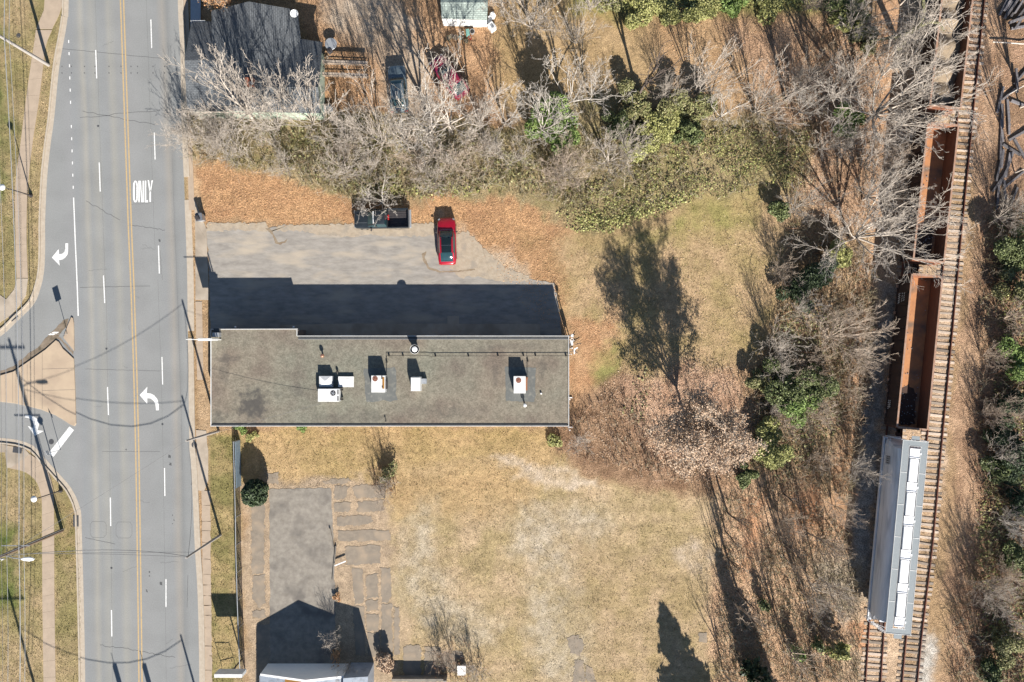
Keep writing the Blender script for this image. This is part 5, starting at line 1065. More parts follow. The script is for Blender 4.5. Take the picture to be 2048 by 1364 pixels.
for i, (x, y, a) in enumerate(SP):
    ob = proto if i == 0 else proto.copy()
    if i: COL.objects.link(ob)
    ob.location = G(x - 4, y, .1 + (i % 3) * .12 * (i < 12)); ob.rotation_euler = (rg.uniform(-.05, .05), 0, R(a)); s = rg.uniform(.75, 1.15); ob.scale = (rg.uniform(.8, 1.1), s, 1)
    od = ['first', 'second', 'third', 'fourth', 'fifth', 'sixth', 'seventh', 'eighth', 'ninth', 'tenth', 'eleventh', 'twelfth', '13th', '14th', '15th', '16th', '17th', '18th', '19th', '20th', '21st', '22nd', '23rd', '24th', '25th', '26th']
    rk = sorted(range(11, len(SP)), key=lambda k: SP[k][1]).index(i) if i > 10 else sorted(range(11), key=lambda k: SP[k][0]).index(i)
    tag(ob, od[rk] + ' bleached tie from the left in the heap at the upper right corner' if i < 11 else od[rk] + ' grey tie from the top on the bank right of the tracks', 'railway tie', 'ties in the upper right heap' if i < 11 else 'ties thrown down the right bank')
mb = MB(); mb.path([(0, 0, .3), (1.6, -.12, .35), (3.0, -.2, .3), (4.6, .05, .3)], .06, 6); tag(mb.build('fallen_branch', M['bark_white'], loc=G(1982, 86)), 'long white fallen branch lying across the bank right of the tracks', 'branch')
mb = MB(); mb.path([(0, 0, .2), (1.2, .7, .35), (2.4, 1.3, .3)], .05, 6); tag(mb.build('fallen_branch', M['bark_white'], loc=G(2015, 190)), 'shorter white branch slanting up among the discarded ties', 'branch')

# ---------------------------------------------------------------- the green house with the shingle roof
def shingle(name, c1, c2, ax):
    m = mat(name, c1, c2, 2.5, .95, bump=.004, bsc=20); t = m.node_tree; L = t.links.new; b = t.nodes['Principled BSDF']; src = b.inputs['Base Color'].links[0].from_socket
    tc = [n for n in t.nodes if n.type == 'TEX_COORD'][0]; mp = N(t, 'ShaderNodeMapping'); 
    if ax == 'y': mp.inputs['Rotation'].default_value = (0, 0, R(90))
    L(tc.outputs['Object'], mp.inputs[0]); br = N(t, 'ShaderNodeTexBrick'); L(mp.outputs[0], br.inputs[0]); br.inputs['Scale'].default_value = 1.0
    br.inputs['Color1'].default_value = (1.12, 1.12, 1.12, 1); br.inputs['Color2'].default_value = (.84, .84, .84, 1); br.inputs['Mortar'].default_value = (.45, .45, .45, 1)
    br.inputs['Brick Width'].default_value = .33; br.inputs['Row Height'].default_value = .15; br.inputs['Mortar Size'].default_value = .02
    x = N(t, 'ShaderNodeMix', data_type='RGBA', blend_type='MULTIPLY'); x.inputs[0].default_value = 1; L(src, x.inputs[6]); L(br.outputs[0], x.inputs[7]); L(x.outputs[2], b.inputs['Base Color']); return m
M['sh_x'] = shingle('grey_shingles_rows_east', (.125, .135, .145), (.095, .105, .115), 'x'); M['sh_y'] = shingle('grey_shingles_rows_north', (.125, .135, .145), (.095, .105, .115), 'y')
M['sh_green'] = shingle('green_grey_shingles', (.30, .35, .32), (.24, .29, .27), 'x')
hs = tag(empty('house', G(520, 130)), 'grey shingled house with pale green walls at the top left, half under bare trees', 'house'); ho = hs.location
def q3(px, py, z): v = P(px, py, z); return (v.x - ho.x, v.y - ho.y, z)
ZE, ZR = 2.9, 4.6
def slab(pts, th=.14):     # roof slab from its upper outline
    mb = MB(); n = len(pts); mb.add(list(pts) + [(x, y, z - th) for x, y, z in pts], [tuple(range(n)), tuple(range(2 * n - 1, n - 1, -1))] + [(i, n + i, n + (i + 1) % n, (i + 1) % n) for i in range(n)]); return mb
# west wing (ridge east-west), east wing (ridge east-west), middle wing (ridge north-south)
slab([q3(369, 120, 3.9), q3(470, 120, 3.9), q3(470, 42, ZE - .3), q3(383, 43, ZE - .3)]).build('roof_slope', M['sh_x'], hs)
slab([q3(369, 120.2, 3.9), q3(374, 222, ZE - .35), q3(480, 222, ZE - .35), q3(470, 120.2, 3.9)]).build('roof_slope', M['sh_x'], hs)
slab([q3(530, 174, ZR), q3(636, 174, ZR), q3(645, 84, ZE), q3(597, 77, ZE), q3(530, 77, ZE)]).build('roof_slope', M['sh_x'], hs)
slab([q3(478, 174.2, ZR), q3(470, 222, ZE + .3), q3(560, 224, ZE + .2), q3(641, 226, ZE), q3(636, 174.2, ZR)]).build('roof_slope', M['sh_x'], hs)
zr = 5.0
slab([q3(497.5, 3, zr), q3(505, 176, zr), q3(560, 205, 4.05), q3(604, 100, ZE + .05), q3(595, 20, ZE + .05)]).build('roof_slope', M['sh_y'], hs)
slab([q3(497.3, 3, zr), q3(423, 21, ZE + .5), q3(427, 210, ZE + .5), q3(504.8, 205, zr - .3), q3(504.8, 176, zr)]).build('roof_slope', M['sh_y'], hs)
mb = MB(); mb.prism([q3(402, 76, 0)[:2], q3(446, 76, 0)[:2], q3(446, 60, 0)[:2], q3(600, 60, 0)[:2], q3(600, 112, 0)[:2], q3(649, 114, 0)[:2], q3(650, 240, 0)[:2], q3(480, 237, 0)[:2], q3(402, 236, 0)[:2]], -.05, 2.5); mb.build('wall', M['wall_green'], hs)
mb = MB(); a_, b_, c_2 = q3(640, 92, 2.72), q3(640, 232, 2.72), q3(634, 174, ZR - .25); mb.add([a_, b_, c_2, (a_[0] - .1, a_[1], a_[2]), (b_[0] - .1, b_[1], b_[2]), (c_2[0] - .1, c_2[1], c_2[2])], [(0, 1, 2), (5, 4, 3), (0, 3, 4, 1), (1, 4, 5, 2), (2, 5, 3, 0)]); mb.build('gable', M['wall_green'], hs)
mb = MB(); mb.box(Vector(q3(396, 42, 2.5)) , (1.4, .1, .1)); mb.build('gutter', M['white_metal'], hs)
mb = MB(); mb.box(Vector(q3(505, 170, 4.4)), (.75, .75, 2.2)); ch = mb.build('chimney', mat('orange_brick', (.38, .13, .07), (.28, .10, .06), 6, .9), hs)
mb = MB(); mb.tube(Vector(q3(503, 166, 5.5)), Vector(q3(503, 166, 5.9)), .16, .16, 12); mb.build('flue', M['galv'], ch)
mb = MB(); mb.tube(Vector(q3(635, 112, 3.2)), Vector(q3(634, 112, 4.0)), .06); mb.build('vent_pipe', M['dark_steel'], hs)
t = tag(empty('satellite_dish', P(588, 26, 3.6) - Vector((0, 0, .6))), 'white satellite dish on the upper right corner of the house roof', 'satellite dish')
mb = MB(); nn = 18; d = Vector((.35, -.75, .75)).normalized(); u_ = d.orthogonal().normalized(); w_ = d.cross(u_); vs = []
for r, k in ((.02, 0), (.2, .02), (.38, .09)): vs.append([tuple(Vector((0, 0, .6)) + u_ * r * math.cos(2 * math.pi * i / nn) + w_ * r * math.sin(2 * math.pi * i / nn) + d * k) for i in range(nn)])
for r, k in ((.38, .07), (.2, 0), (.02, -.02)): vs.append([tuple(Vector((0, 0, .6)) + u_ * r * math.cos(2 * math.pi * i / nn) + w_ * r * math.sin(2 * math.pi * i / nn) + d * k) for i in range(nn)])
mb.loft(vs); mb.build('reflector', M['dish'], t, smooth=True); mb = MB(); mb.tube((0, 0, 0), (0, 0, .6), .03); mb.tube((0, 0, .5), tuple(Vector((0, 0, .55)) + d * .5), .015); mb.build('arm', M['galv'], t)
# covered carport wall north-west of the house
t = tag(empty('porch_screen', G(392, 20)), 'pale blue grey driveway screen wall left of the house roof', 'screen'); mb = MB(); mb.box((0, -.5, .06), (1.0, 4.5, .12)); mb.build('ramp', M['galv'], t)
# two wooden rail fences of the yard ramp
for y, lab in ((129, 'upper double plank wooden rail right of the house'), (153.5, 'lower double plank wooden rail right of the house')):
    t = tag(empty('wooden_rail', G(692, y + 2)), lab, 'rail fence', 'wooden rails beside the house')
    for dy, z, w in ((0.03, 1.0, .24), (-.1, .55, .06)):
        mb = MB(); mb.box((0, dy, z), (4.7, w, .05), R(-2)); mb.build('plank', M['wood'], t)
    mb = MB(); mb.box((0, -.14, 1.0), (4.7, .05, .12), R(-2)); mb.build('plank', M['wood'], t)
    for x in (-2.2, -.1, 2.1): mb = MB(); mb.box((x, -.03 - x * .035, .5), (.1, .1, 1.0)); mb.build('post', M['wood'], t)
t = tag(empty('patio_table', G(665, 93)), 'round grey glass topped table beside the house', 'table'); mb = MB(); mb.lathe((0, 0, 0), [(.58, .72), (.6, .74), (.58, .76)], 22); mb.build('table_top', M['galv'], t); mb = MB()
for a in range(4): mb.tube((.4 * math.cos(a * 1.57), .4 * math.sin(a * 1.57), 0), (.3 * math.cos(a * 1.57), .3 * math.sin(a * 1.57), .73), .03)
mb.build('leg', M['dark_steel'], t)
t = tag(empty('barbecue', G(663, 107)), 'round black kettle barbecue below the round table', 'barbecue'); mb = MB(); mb.lathe((0, 0, .45), [(.1, 0), (.28, .15), (.3, .3), (.22, .42), (.04, .46)], 14); mb.build('kettle', M['dark_steel'], t, smooth=True)
mb = MB()
for a in range(3): mb.tube((.3 * math.cos(a * 2.1), .3 * math.sin(a * 2.1), 0), (.15 * math.cos(a * 2.1), .15 * math.sin(a * 2.1), .6), .02)
mb.build('leg', M['galv'], t)
def bucket(name, px, py, r, h, m, lab, cat='planter'):
    t = tag(empty(name, G(px, py)), lab, cat); mb = MB(); mb.lathe((0, 0, 0), [(r * .75, 0), (r, h), (r * .9, h), (r * .85, h - .04), (.02, h - .05)], 16); mb.build('pot', M[m], t, smooth=True)
    mb = MB(); mb.lathe((0, 0, 0), [(r * .83, h - .045), (r * .8, h - .035), (.02, h - .03)], 14); mb.build('soil', M['dirt'] if m != 'galv' else M['black'], t)
M['blue_pl'] = mat('blue_plastic', (.05, .25, .3), (.04, .2, .25), 4, .5); M['olive_pl'] = mat('olive_clay', (.28, .28, .18), (.2, .2, .12), 4, .8)
for a in [(648,108,.16,.3,'olive_pl','olive flower pot against the house wall by the barbecue'), (655,116,.14,.25,'wood','small tan flower pot near the upper wooden rail'),
          (898,78,.24,.35,'olive_pl','leftmost green planter below the white shed'), (904,74,.2,.3,'wood','second planter from the left below the white shed'), (912,77,.26,.35,'wood','round brown planter third from the left below the shed'), (921,77,.17,.3,'blue_pl','small turquoise bucket in the planter cluster below the shed'), (926,68,.15,.3,'dish','small white pot at the back of the planter cluster'), (933,84,.2,.25,'olive_pl','olive pot at the bottom of the planter cluster'), (930,82,.14,.25,'tyre','black pot next to the bottom olive pot'), (940,77,.18,.35,'lamp_red','red bucket in the planter cluster'), (945,66,.25,.5,'galv','dark round steel drum on the right of the planter cluster')]:
    bucket('planter', *a[:5], a[5])
t = tag(empty('wire_cage', G(936, 68)), 'small teal crate standing in the planter cluster', 'crate'); mb = MB(); mb.box((0, 0, .3), (.35, .6, .55), .1); mb.build('crate', mat('teal', (.15, .3, .26), (.1, .22, .2), 4, .7), t, bevel=.02)
# white shed
t = tag(empty('shed', G(930, 30)), 'small white walled shed with a green grey shingle roof at the top', 'shed'); so = t.location
def q4(px, py, z): v = P(px, py, z); return (v.x - so.x, v.y - so.y, z)
slab([q4(881, 4, 3.0), q4(976, 5, 3.0), q4(974, 40, 2.3), q4(884, 36, 2.3)]).build('roof_slope', M['sh_green'], t); slab([q4(881, 3.8, 3.0), q4(883, -34, 2.3), q4(976, -34, 2.3), q4(976, 4.8, 3.0)]).build('roof_slope', M['sh_green'], t)
mb = MB(); mb.prism([q4(887, 51.5, 0)[:2], q4(974, 54, 0)[:2], q4(974, -10, 0)[:2], q4(887, -10, 0)[:2]], -.02, 2.3); mb.build('wall', M['wall_white'], t)
mb = MB(); mb.box((q4(955, 55, 0)[0], q4(0, 54.2, 0)[1], 1.0), (.9, .05, 1.9)); mb.build('door', M['wall_white'], t)
t = tag(empty('washing_machine', G(984, 58), R(38)), 'white box appliance standing right of the shed', 'appliance'); mb = MB(); mb.box((0, 0, .45), (.6, .7, .9)); mb.build('cabinet', M['wall_white'], t, bevel=.03); mb = MB(); mb.box((0, 0, .905), (.3, .45, .01)); mb.build('lid', M['galv'], t)
t = tag(empty('chest', G(982, 38), R(20)), 'heap of crumpled white sheeting at the right wall of the shed', 'sheeting'); mb = MB(); rr = random.Random(2)
for i in range(6): mb.box((rr.uniform(-.3, .3), rr.uniform(-.35, .35), .25 + rr.uniform(0, .3)), (.45, .4, .12), rr.uniform(0, 3))
mb.build('sheet', M['wall_white'], t, bevel=.03)
t = tag(empty('air_conditioner', G(658, 223)), 'crumpled silver tarpaulin at the lower right corner of the house', 'tarpaulin'); t.name = 'tarpaulin'; mb = MB(); rr = random.Random(6)
for i in range(7): mb.box((rr.uniform(-.35, .35), rr.uniform(-.4, .4), .3 + rr.uniform(0, .3)), (.4, .6, .1), rr.uniform(0, 3))
mb.build('sheet', M['galv'], t, bevel=.03)
# gabled building at the lower edge
t = tag(empty('gabled_building', G(640, 1370)), 'gable fronted metal roofed building cut off by the bottom edge', 'building'); bo = t.location
def q5(px, py): v = G(px, py); return (v.x - bo.x, v.y - bo.y)
XL, XM, XR = 536, 632, 700; yf = q5(0, 1327)[1]
w = MB(); pts = [(q5(XL, 0)[0], 0), (q5(XL, 0)[0], 2.45), (q5(XM, 0)[0], 3.9), (q5(XR, 0)[0], 2.95), (q5(XR, 0)[0], 0)]
for yy in (yf,): w.loft([[(x, yf, z) for x, z in pts], [(x, yf - .2, z) for x, z in pts]])
w.prism([(pts[0][0], yf - .2), (pts[-1][0], yf - .2), (pts[-1][0], yf - 12), (pts[0][0], yf - 12)], 0, 2.3); w.build('wall', M['wall_white'], t)
slab([(pts[1][0] - .1, yf - .2, 2.4), (pts[2][0], yf - .2, 3.8), (pts[2][0], yf - 12, 3.8), (pts[1][0] - .1, yf - 12, 2.4)]).build('roof_slope', M['tinroof'], t)
slab([(pts[2][0], yf - .2, 3.8), (pts[3][0] + .1, yf - .2, 2.85), (pts[3][0] + .1, yf - 12, 2.85), (pts[2][0], yf - 12, 3.8)]).build('roof_slope', M['tinroof'], t)
def zs_(x): return 2.4 + (x - pts[1][0] + .1) / (pts[2][0] - pts[1][0] + .1) * 1.4 + .02
xa, xb = q5(588, 0)[0], q5(622, 0)[0]
slab([(xa, yf - .22, zs_(xa)), (xb, yf - .22, zs_(xb)), (xb, yf - 3, zs_(xb)), (xa, yf - 3, zs_(xa))], .015).build('roof_patch', M['rooftan'], t)
w = MB(); a0, a1 = q5(702, 0)[0], q5(748, 0)[0]; w.loft([[(a0, yf + .1, 0), (a0, yf + .1, 3.75), (a1, yf + .1, 3.35), (a1, yf + .1, 0)], [(a0, yf - 12, 0), (a0, yf - 12, 3.75), (a1, yf - 12, 3.35), (a1, yf - 12, 0)]]); w.build('side_bay', M['tinroof'], t)
t = tag(empty('white_box', G(924, 1336)), 'small white topped box at the end of the broken slabs', 'box'); mb = MB(); mb.box((0, 0, .3), (.8, .9, .6)); mb.build('box', M['concrete'], t, bevel=.02)
mb = MB(); mb.box((0, 0, .62), (.84, .94, .05)); mb.build('lid', M['wall_white'], t)
t = tag(empty('low_wall', G(838, 1345)), 'low grey retaining wall below the broken slabs', 'wall'); mb = MB(); mb.box((0, -.4, .45), (5.2, .25, .9)); mb.build('wall', M['slab'], t)
mb = MB(); mb.box((2.7, -.3, .8), (.3, .3, 1.6)); mb.build('pier', M['slab'], t)
mb = MB(); mb.box((0, 0, .35), (1.2, .1, .08), R(22)); tag(mb.build('white_pipe', M['white_pvc'], loc=G(682, 1125)), 'short white pipe lying across the crack beside the old slab', 'pipe')
mb = MB(); mb.box((0, 0, .1), (.12, 1.9, .2), R(12)); mb.box((.25, -2.6, .1), (.1, 3.6, .2), R(-5)); tag(mb.build('kerb_fragment', M['slab'], loc=G(664, 1075)), 'broken line of kerbing along the right side of the old slab', 'kerb')
# concrete and block rubble by the shop's south wall
# ---------------------------------------------------------------- bare trees
def mk_tree(seed, h, spread, limbs=5, twig=.014, dens=1.0, fork=.22, crook=.22, droop=0.0, base_r=None, multi=1, levels=3, fine=1.0, ang=(.22, .6)):
    rr = np.random.default_rng(seed); S = []; base_r = base_r or h * .016
    def rot(d, ang, az):
        a = np.cross(d, [0, 0, 1.0]) if abs(d[2]) < .95 else np.cross(d, [1.0, 0, 0]); a /= np.linalg.norm(a); b = np.cross(d, a)
        v = d * math.cos(ang) + (a * math.cos(az) + b * math.sin(az)) * math.sin(ang); return v / np.linalg.norm(v)
    def limb(p, d, L, r, lv, up):
        n = [7, 6, 5, 4][min(lv, 3)]; s = L / n; p = np.array(p, float); d = np.array(d, float); r1 = max(twig, r * .25)
        for i in range(n):
            d = d + rr.normal(size=3) * crook * (.6 + .4 * lv) + np.array([0, 0, up]) * .1; d /= np.linalg.norm(d)
            q = p + d * s; ra = r + (r1 - r) * i / n; rb = r + (r1 - r) * (i + 1) / n; S.append((p, q, max(ra, twig * .7), max(rb, twig * .5))); p = q
            if lv < levels and (i >= 1 or lv > 0):
                k = [1.6, 1.5, 1.7 * fine, 0][lv] * dens
                for _ in range(int(k + rr.random())):
                    limb(p, rot(d, rr.uniform(*ang), rr.uniform(0, 6.28)), L * rr.uniform(.36, .6) * (1 - .35 * i / n), rb * .62, lv + 1, up * .8 - droop)
    for m in range(multi):
        az0 = rr.uniform(0, 6.28); bd = np.array([math.cos(az0) * .25, math.sin(az0) * .25, 1.0]) if multi > 1 else np.array([rr.normal() * .05, rr.normal() * .05, 1.0])
        bd /= np.linalg.norm(bd); p = np.zeros(3); d = bd; th = h * fork * rr.uniform(.8, 1.2); n = 4; br = base_r / math.sqrt(multi)
        for i in range(n):
            d = d + rr.normal(size=3) * crook * .25; d /= np.linalg.norm(d); q = p + d * th / n; S.append((p, q, br * (1 - .06 * i), br * (1 - .06 * (i + 1)))); p = q
        nl = max(2, int(limbs / multi + .5)); a0 = rr.uniform(0, 6.28)
        for i in range(nl):
            az = a0 + i * 6.283 / nl + rr.uniform(-.4, .4); f = spread / h * rr.uniform(.55, 1.15); v = np.array([math.cos(az) * f, math.sin(az) * f, .75]); v /= np.linalg.norm(v)
            limb(p, v, (h - th) * rr.uniform(.75, 1.05) * .95, br * .6, 0, .6)
        limb(p, d, (h - th) * .95, br * .65, 0, .5)
    A = np.array([s[0] for s in S]); B = np.array([s[1] for s in S]); r0 = np.array([s[2] for s in S]); r1 = np.array([s[3] for s in S])
    big = r0 > base_r * .5 / math.sqrt(multi)
    return (A, B, r0, r1, big)
TV = {}
def variant(key, m, **kw):
    A, B, r0, r1, big = mk_tree(**kw)
    TV[key] = (segmesh('trunk', A[big], B[big], r0[big], r1[big], M[m]), segmesh('branches', A[~big], B[~big], r0[~big], r1[~big], M[m]), kw['h'], m)
    return len(A)
variant('big', 'bark', seed=1, h=11, spread=4.2, limbs=7, dens=.58, fine=1.2, crook=.1, twig=.015)
variant('big2', 'bark', seed=2, h=11, spread=5.8, limbs=9, dens=.62, fine=1.3, crook=.12, twig=.0135)
variant('fine', 'bark', seed=3, h=8, spread=4.0, limbs=9, dens=.56, fine=1.25, fork=.12, crook=.12, twig=.013)
variant('fine2', 'bark_tan', seed=4, h=7, spread=3.8, limbs=9, dens=.58, fine=1.25, fork=.1, crook=.12, twig=.013)
variant('white', 'bark_white', seed=5, h=9, spread=3.4, limbs=6, dens=.52, fork=.22, crook=.13, twig=.016, base_r=.15, ang=(.3, .7))
variant('white2', 'bark_white', seed=6, h=9, spread=4.4, limbs=7, dens=.44, fork=.2, crook=.27, twig=.02, base_r=.15, ang=(.3, .9))
variant('vase', 'bark', seed=8, h=7, spread=2.8, limbs=8, dens=.5, fork=.05, crook=.08, multi=2, twig=.014)
variant('bushy', 'bark', seed=9, h=4.5, spread=3.0, limbs=9, dens=.6, fork=.05, crook=.18, multi=3, levels=2, twig=.0135, ang=(.3, .8))
variant('bushy2', 'bark_tan', seed=10, h=4, spread=2.8, limbs=9, dens=.6, fork=.05, crook=.18, multi=3, levels=2, twig=.0135, ang=(.3, .8))
variant('thin', 'bark_tan', seed=11, h=8, spread=1.4, limbs=3, dens=.45, fork=.35, crook=.06, twig=.016, levels=2)
variant('thin2', 'bark_dark', seed=12, h=8, spread=1.2, limbs=3, dens=.45, fork=.35, crook=.06, twig=.016, levels=2)
LG = {'thin': 'slender bare saplings in the lower right thicket', 'bushy': 'bare bushes in the brush'}
def tree(key, px, py, h, lab, rad=None, grp=None, rz=None, name='bare_tree'):
    tm, bm_, h0, m = TV[key]; s = h / h0; t = tag(empty(name, G(px, py), random.uniform(0, 6.28) if rz is None else rz), lab, 'tree' if 'bush' not in name else 'bush', grp)
    sr = s if rad is None else s * rad; t.scale = (sr, sr, s)
    link('trunk', tm, t); link('branches', bm_, t); return t
random.seed(5)
GU = 'bare trees around the house yard'
tree('big', 512, 246, 11, 'bare tree whose crown spreads over the left half of the house roof', 1.0, GU, rz=.3)
tree('vase', 628, 250, 9.5, 'vase shaped bare tree over the right end of the house roof', .95, GU)
tree('white', 866, 276, 13.5, 'tall forked pale tree between the two half hidden cars', .85, GU, rz=1.0)
tree('big', 906, 268, 10.5, 'bare tree just right of the tall forked pale tree', 1.1, GU, rz=2.0)
tree('fine', 450, 268, 5.0, 'low bare tree leaning over the kerb below the house', 1.0, GU)
tree('vase', 700, 284, 5.5, 'upright bare tree below the wooden rails', .9, GU)
tree('vase', 768, 290, 9, 'crooked pale tree left of the tall forked pale tree', .8, GU)
GW = 'twisted white barked trees in the middle of the wood strip'
tree('white', 1082, 268, 9.5, 'twisted white tree left of the ivy mound', .9, GW, rz=2.6)
tree('white2', 1128, 216, 9.5, 'twisted white tree directly above the ivy mound', .75, GW, rz=.5)
tree('white', 1180, 200, 7.5, 'small twisted white tree up and right of the ivy mound', .8, GW, rz=4)
tree('white2', 1010, 252, 7, 'twisted pale tree at the left end of the white group', .7, GW, rz=5)
tree('fine', 1215, 330, 6, 'grey dome shaped bare tree right below the ivy mound', .95, 'bare trees along the wood strip')
tree('fine2', 1130, 340, 5.5, 'tan dome shaped bare tree below the ivy mound', .9, 'bare trees along the wood strip')
tree('fine', 1250, 300, 5, 'low grey tree at the left side of the olive shrubs', .8, 'bare trees along the wood strip')
tree('white2', 1432, 240, 6.5, 'pale spreading tree at the left of the upper right clearing', .8, 'bare trees along the wood strip', rz=1)
tree('vase', 1508, 226, 7.5, 'upright pale tree in the middle below the brown clearing', .9, 'bare trees along the wood strip')
tree('white', 1588, 232, 6, 'forked pale tree next to the small green shrub', .8, 'bare trees along the wood strip', rz=3)
tree('fine', 1330, 195, 4.5, 'small bare tree between the olive shrubs', .7, 'bare trees along the wood strip')
GR = 'large bare trees beside the railway'
tree('big2', 1728, 245, 12, 'biggest bare grey tree, reaching over the sand loaded gondola', 1.15, GR, rz=1.0)
tree('big', 1765, 150, 9, 'bare tree above the biggest grey tree beside the left track', .9, GR, rz=2)
tree('big2', 1698, 478, 10.0, 'wide bare grey tree reaching over the second gondola', 1.2, GR, rz=3.3)
tree('fine', 1725, 400, 7.5, 'pale bare tree just above the wide one by the gondola', 1.0, GR)
tree('fine2', 1722, 335, 6.5, 'beige bare tree beside the start of the second gondola', .85, GR)
tree('fine2', 1655, 672, 7, 'bushy beige tree left of the nearest gondola', 1.05, GR)
tree('fine', 1580, 420, 5.5, 'bare tree at the right edge of the mown field', .8, GR)
tree('vase', 1640, 300, 6, 'vase shaped bare tree in the dark brush above the field corner', .9, GR)
tree('fine2', 1665, 1010, 4.5, 'small reddish bare tree beside the hopper car', .8, GR)
tree('fine2', 1650, 1080, 4.2, 'small beige bare tree at the foot of the bank beside the hopper', .7, GR)
tree('fine', 1620, 1170, 5.5, 'grey pink bare tree in the lower right thicket', .85, GR)
tree('fine2', 1560, 1040, 4.8, 'small bare tree at the top of the lower right thicket', .7, GR)
tree('fine', 1700, 930, 4.5, 'grey bare tree beside the near end of the hopper car', .8, GR)
tree('fine', 1590, 620, 4.5, 'low grey tree at the right edge of the mown field', .8, GR)
tree('vase', 560, 262, 9, 'upright bare tree at the middle of the house south wall', .8, GU)
tree('big', 818, 296, 10, 'tall bare tree in the brush left of the tall forked pale tree', .6, GU)
tree('big', 960, 262, 10.5, 'tall bare tree below the planters', .6, GU)
tree('thin2', 1275, 196, 9, 'slim dark tree casting a thin shadow into the upper clearing', 1.6, 'bare trees along the wood strip')
tree('vase', 1388, 190, 9.5, 'slim multi stemmed tree at the left of the brown clearing', .6, 'bare trees along the wood strip')
tree('big', 1640, 215, 11, 'tall bare tree at the lower right corner of the brown clearing', .7, 'bare trees along the wood strip')
tree('thin2', 1570, 200, 9, 'slim dark tree in the middle of the brown clearing', 1.4, 'bare trees along the wood strip')
tree('bushy', 1545, 690, 4, 'low twiggy bush where the field meets the thicket', 1.0, GR, name='bare_bush')
GT = 'bare trees along the top edge'
tree('fine', 1062, 58, 7, 'grey bare tree right of the shed at the top', 1.0, GT)
tree('vase', 1150, 88, 6, 'upright grey tree between the shed and the upper field', .8, GT)
tree('fine', 1005, 12, 6, 'grey bare tree touching the shed roof', .8, GT)
tree('vase', 1180, 20, 6.5, 'bare tree at the top edge left of the yellow green shrubs', .9, GT)
tree('vase', 620, -20, 7, 'bare tree at the top edge right of the house', .8, GT)
tree('fine', 1480, -12, 5, 'bare tree at the top edge among the yellow green shrubs', .8, GT)
tree('fine2', 1610, 20, 5, 'bare tree at the top edge left of the mossy limb', .8, GT)
tree('fine', 1690, 70, 6, 'bare tree beside the mossy limb near the top', .9, GT)
tree('big', 1800, 10, 8, 'bare tree at the top edge between the clearing and the tracks', .8, GT)
tree('fine', 1880, -40, 6, 'bare tree above the right hand track at the top edge', .8, GT)
GE = 'bare trees on the right hand bank'
tree('fine', 1988, 440, 5, 'bare tree with pale twigs on the right bank opposite the second gondola', .9, GE)
tree('white', 1990, 1035, 6, 'white twigged tree at the right edge opposite the hopper', .7, GE, rz=1)
tree('fine2', 2000, 640, 5, 'low tan tree on the right bank opposite the nearest gondola', .8, GE)
tree('big', 2040, 215, 9, 'big tree at the upper right edge casting long shadows over the ties', .7, GE)
tree('big', 2030, 345, 10, 'bare tree at the right edge beside the last discarded ties', .6, GE)
tree('big2', 1985, 1400, 9, 'bare tree at the lower right corner of the bank', .6, GE)
tree('fine', 1960, 1180, 5, 'bare tree on the bank below the white twigged tree', .8, GE)
tree('big', 2068, 1180, 10, 'tall bare tree just past the right edge opposite the hopper', .6, GE)
tree('big', 2075, 620, 10, 'tall bare tree just past the right edge opposite the gap between gondolas', .6, GE)
lt = tag(empty('leaning_tree', P(1798, 98, 0)), 'leaning tree with a thick curved mossy limb near the top left of the tracks', 'tree', GR)
mb = MB(); L0, L1, L2 = [[tuple(P(*p) - lt.location) for p in q] for q in ([(1798, 98, 0), (1808, 80, 1.8), (1814, 67, 3.4), (1838, 52, 4.4), (1848, 26, 5.2), (1846, -12, 6)], [(1814, 67, 3.4), (1792, 73, 3.8), (1766, 78, 4), (1742, 82, 4.3)], [(1838, 52, 4.4), (1862, 43, 4.9), (1880, 47, 5), (1888, 62, 5)])]
for Lq, r_ in ((L0, .34), (L1, .2), (L2, .17)):
    for k in range(len(Lq) - 1): mb.tube(Lq[k], Lq[k + 1], r_ * (1 - k / len(Lq) * .8), r_ * (1 - (k + 1) / len(Lq) * .8), 9)
mb.build('trunk', mat('mossy_bark', seen(190, 180, 142), seen(160, 160, 108), 2, .9), lt, smooth=True)
rr = np.random.default_rng(77); PA = np.array([p for Lq in (L0[2:], L1, L2) for p in Lq], float); i_ = rr.integers(0, len(PA), 60); A_ = PA[i_] + rr.normal(size=(60, 3)) * .2; D_ = rr.normal(size=(60, 3)) + np.array([0, 0, .6]); A2, B2 = [A_], [A_ + D_ * .7]
for _ in range(2):
    k_ = rr.integers(0, len(B2[-1]), 200); a_ = B2[-1][k_]; A2.append(a_); B2.append(a_ + rr.normal(size=(200, 3)) * .5)
A2, B2 = np.concatenate(A2), np.concatenate(B2); link('branches', segmesh('branches', A2, B2, np.full(len(A2), .025), np.full(len(A2), .012), M['bark']), lt)
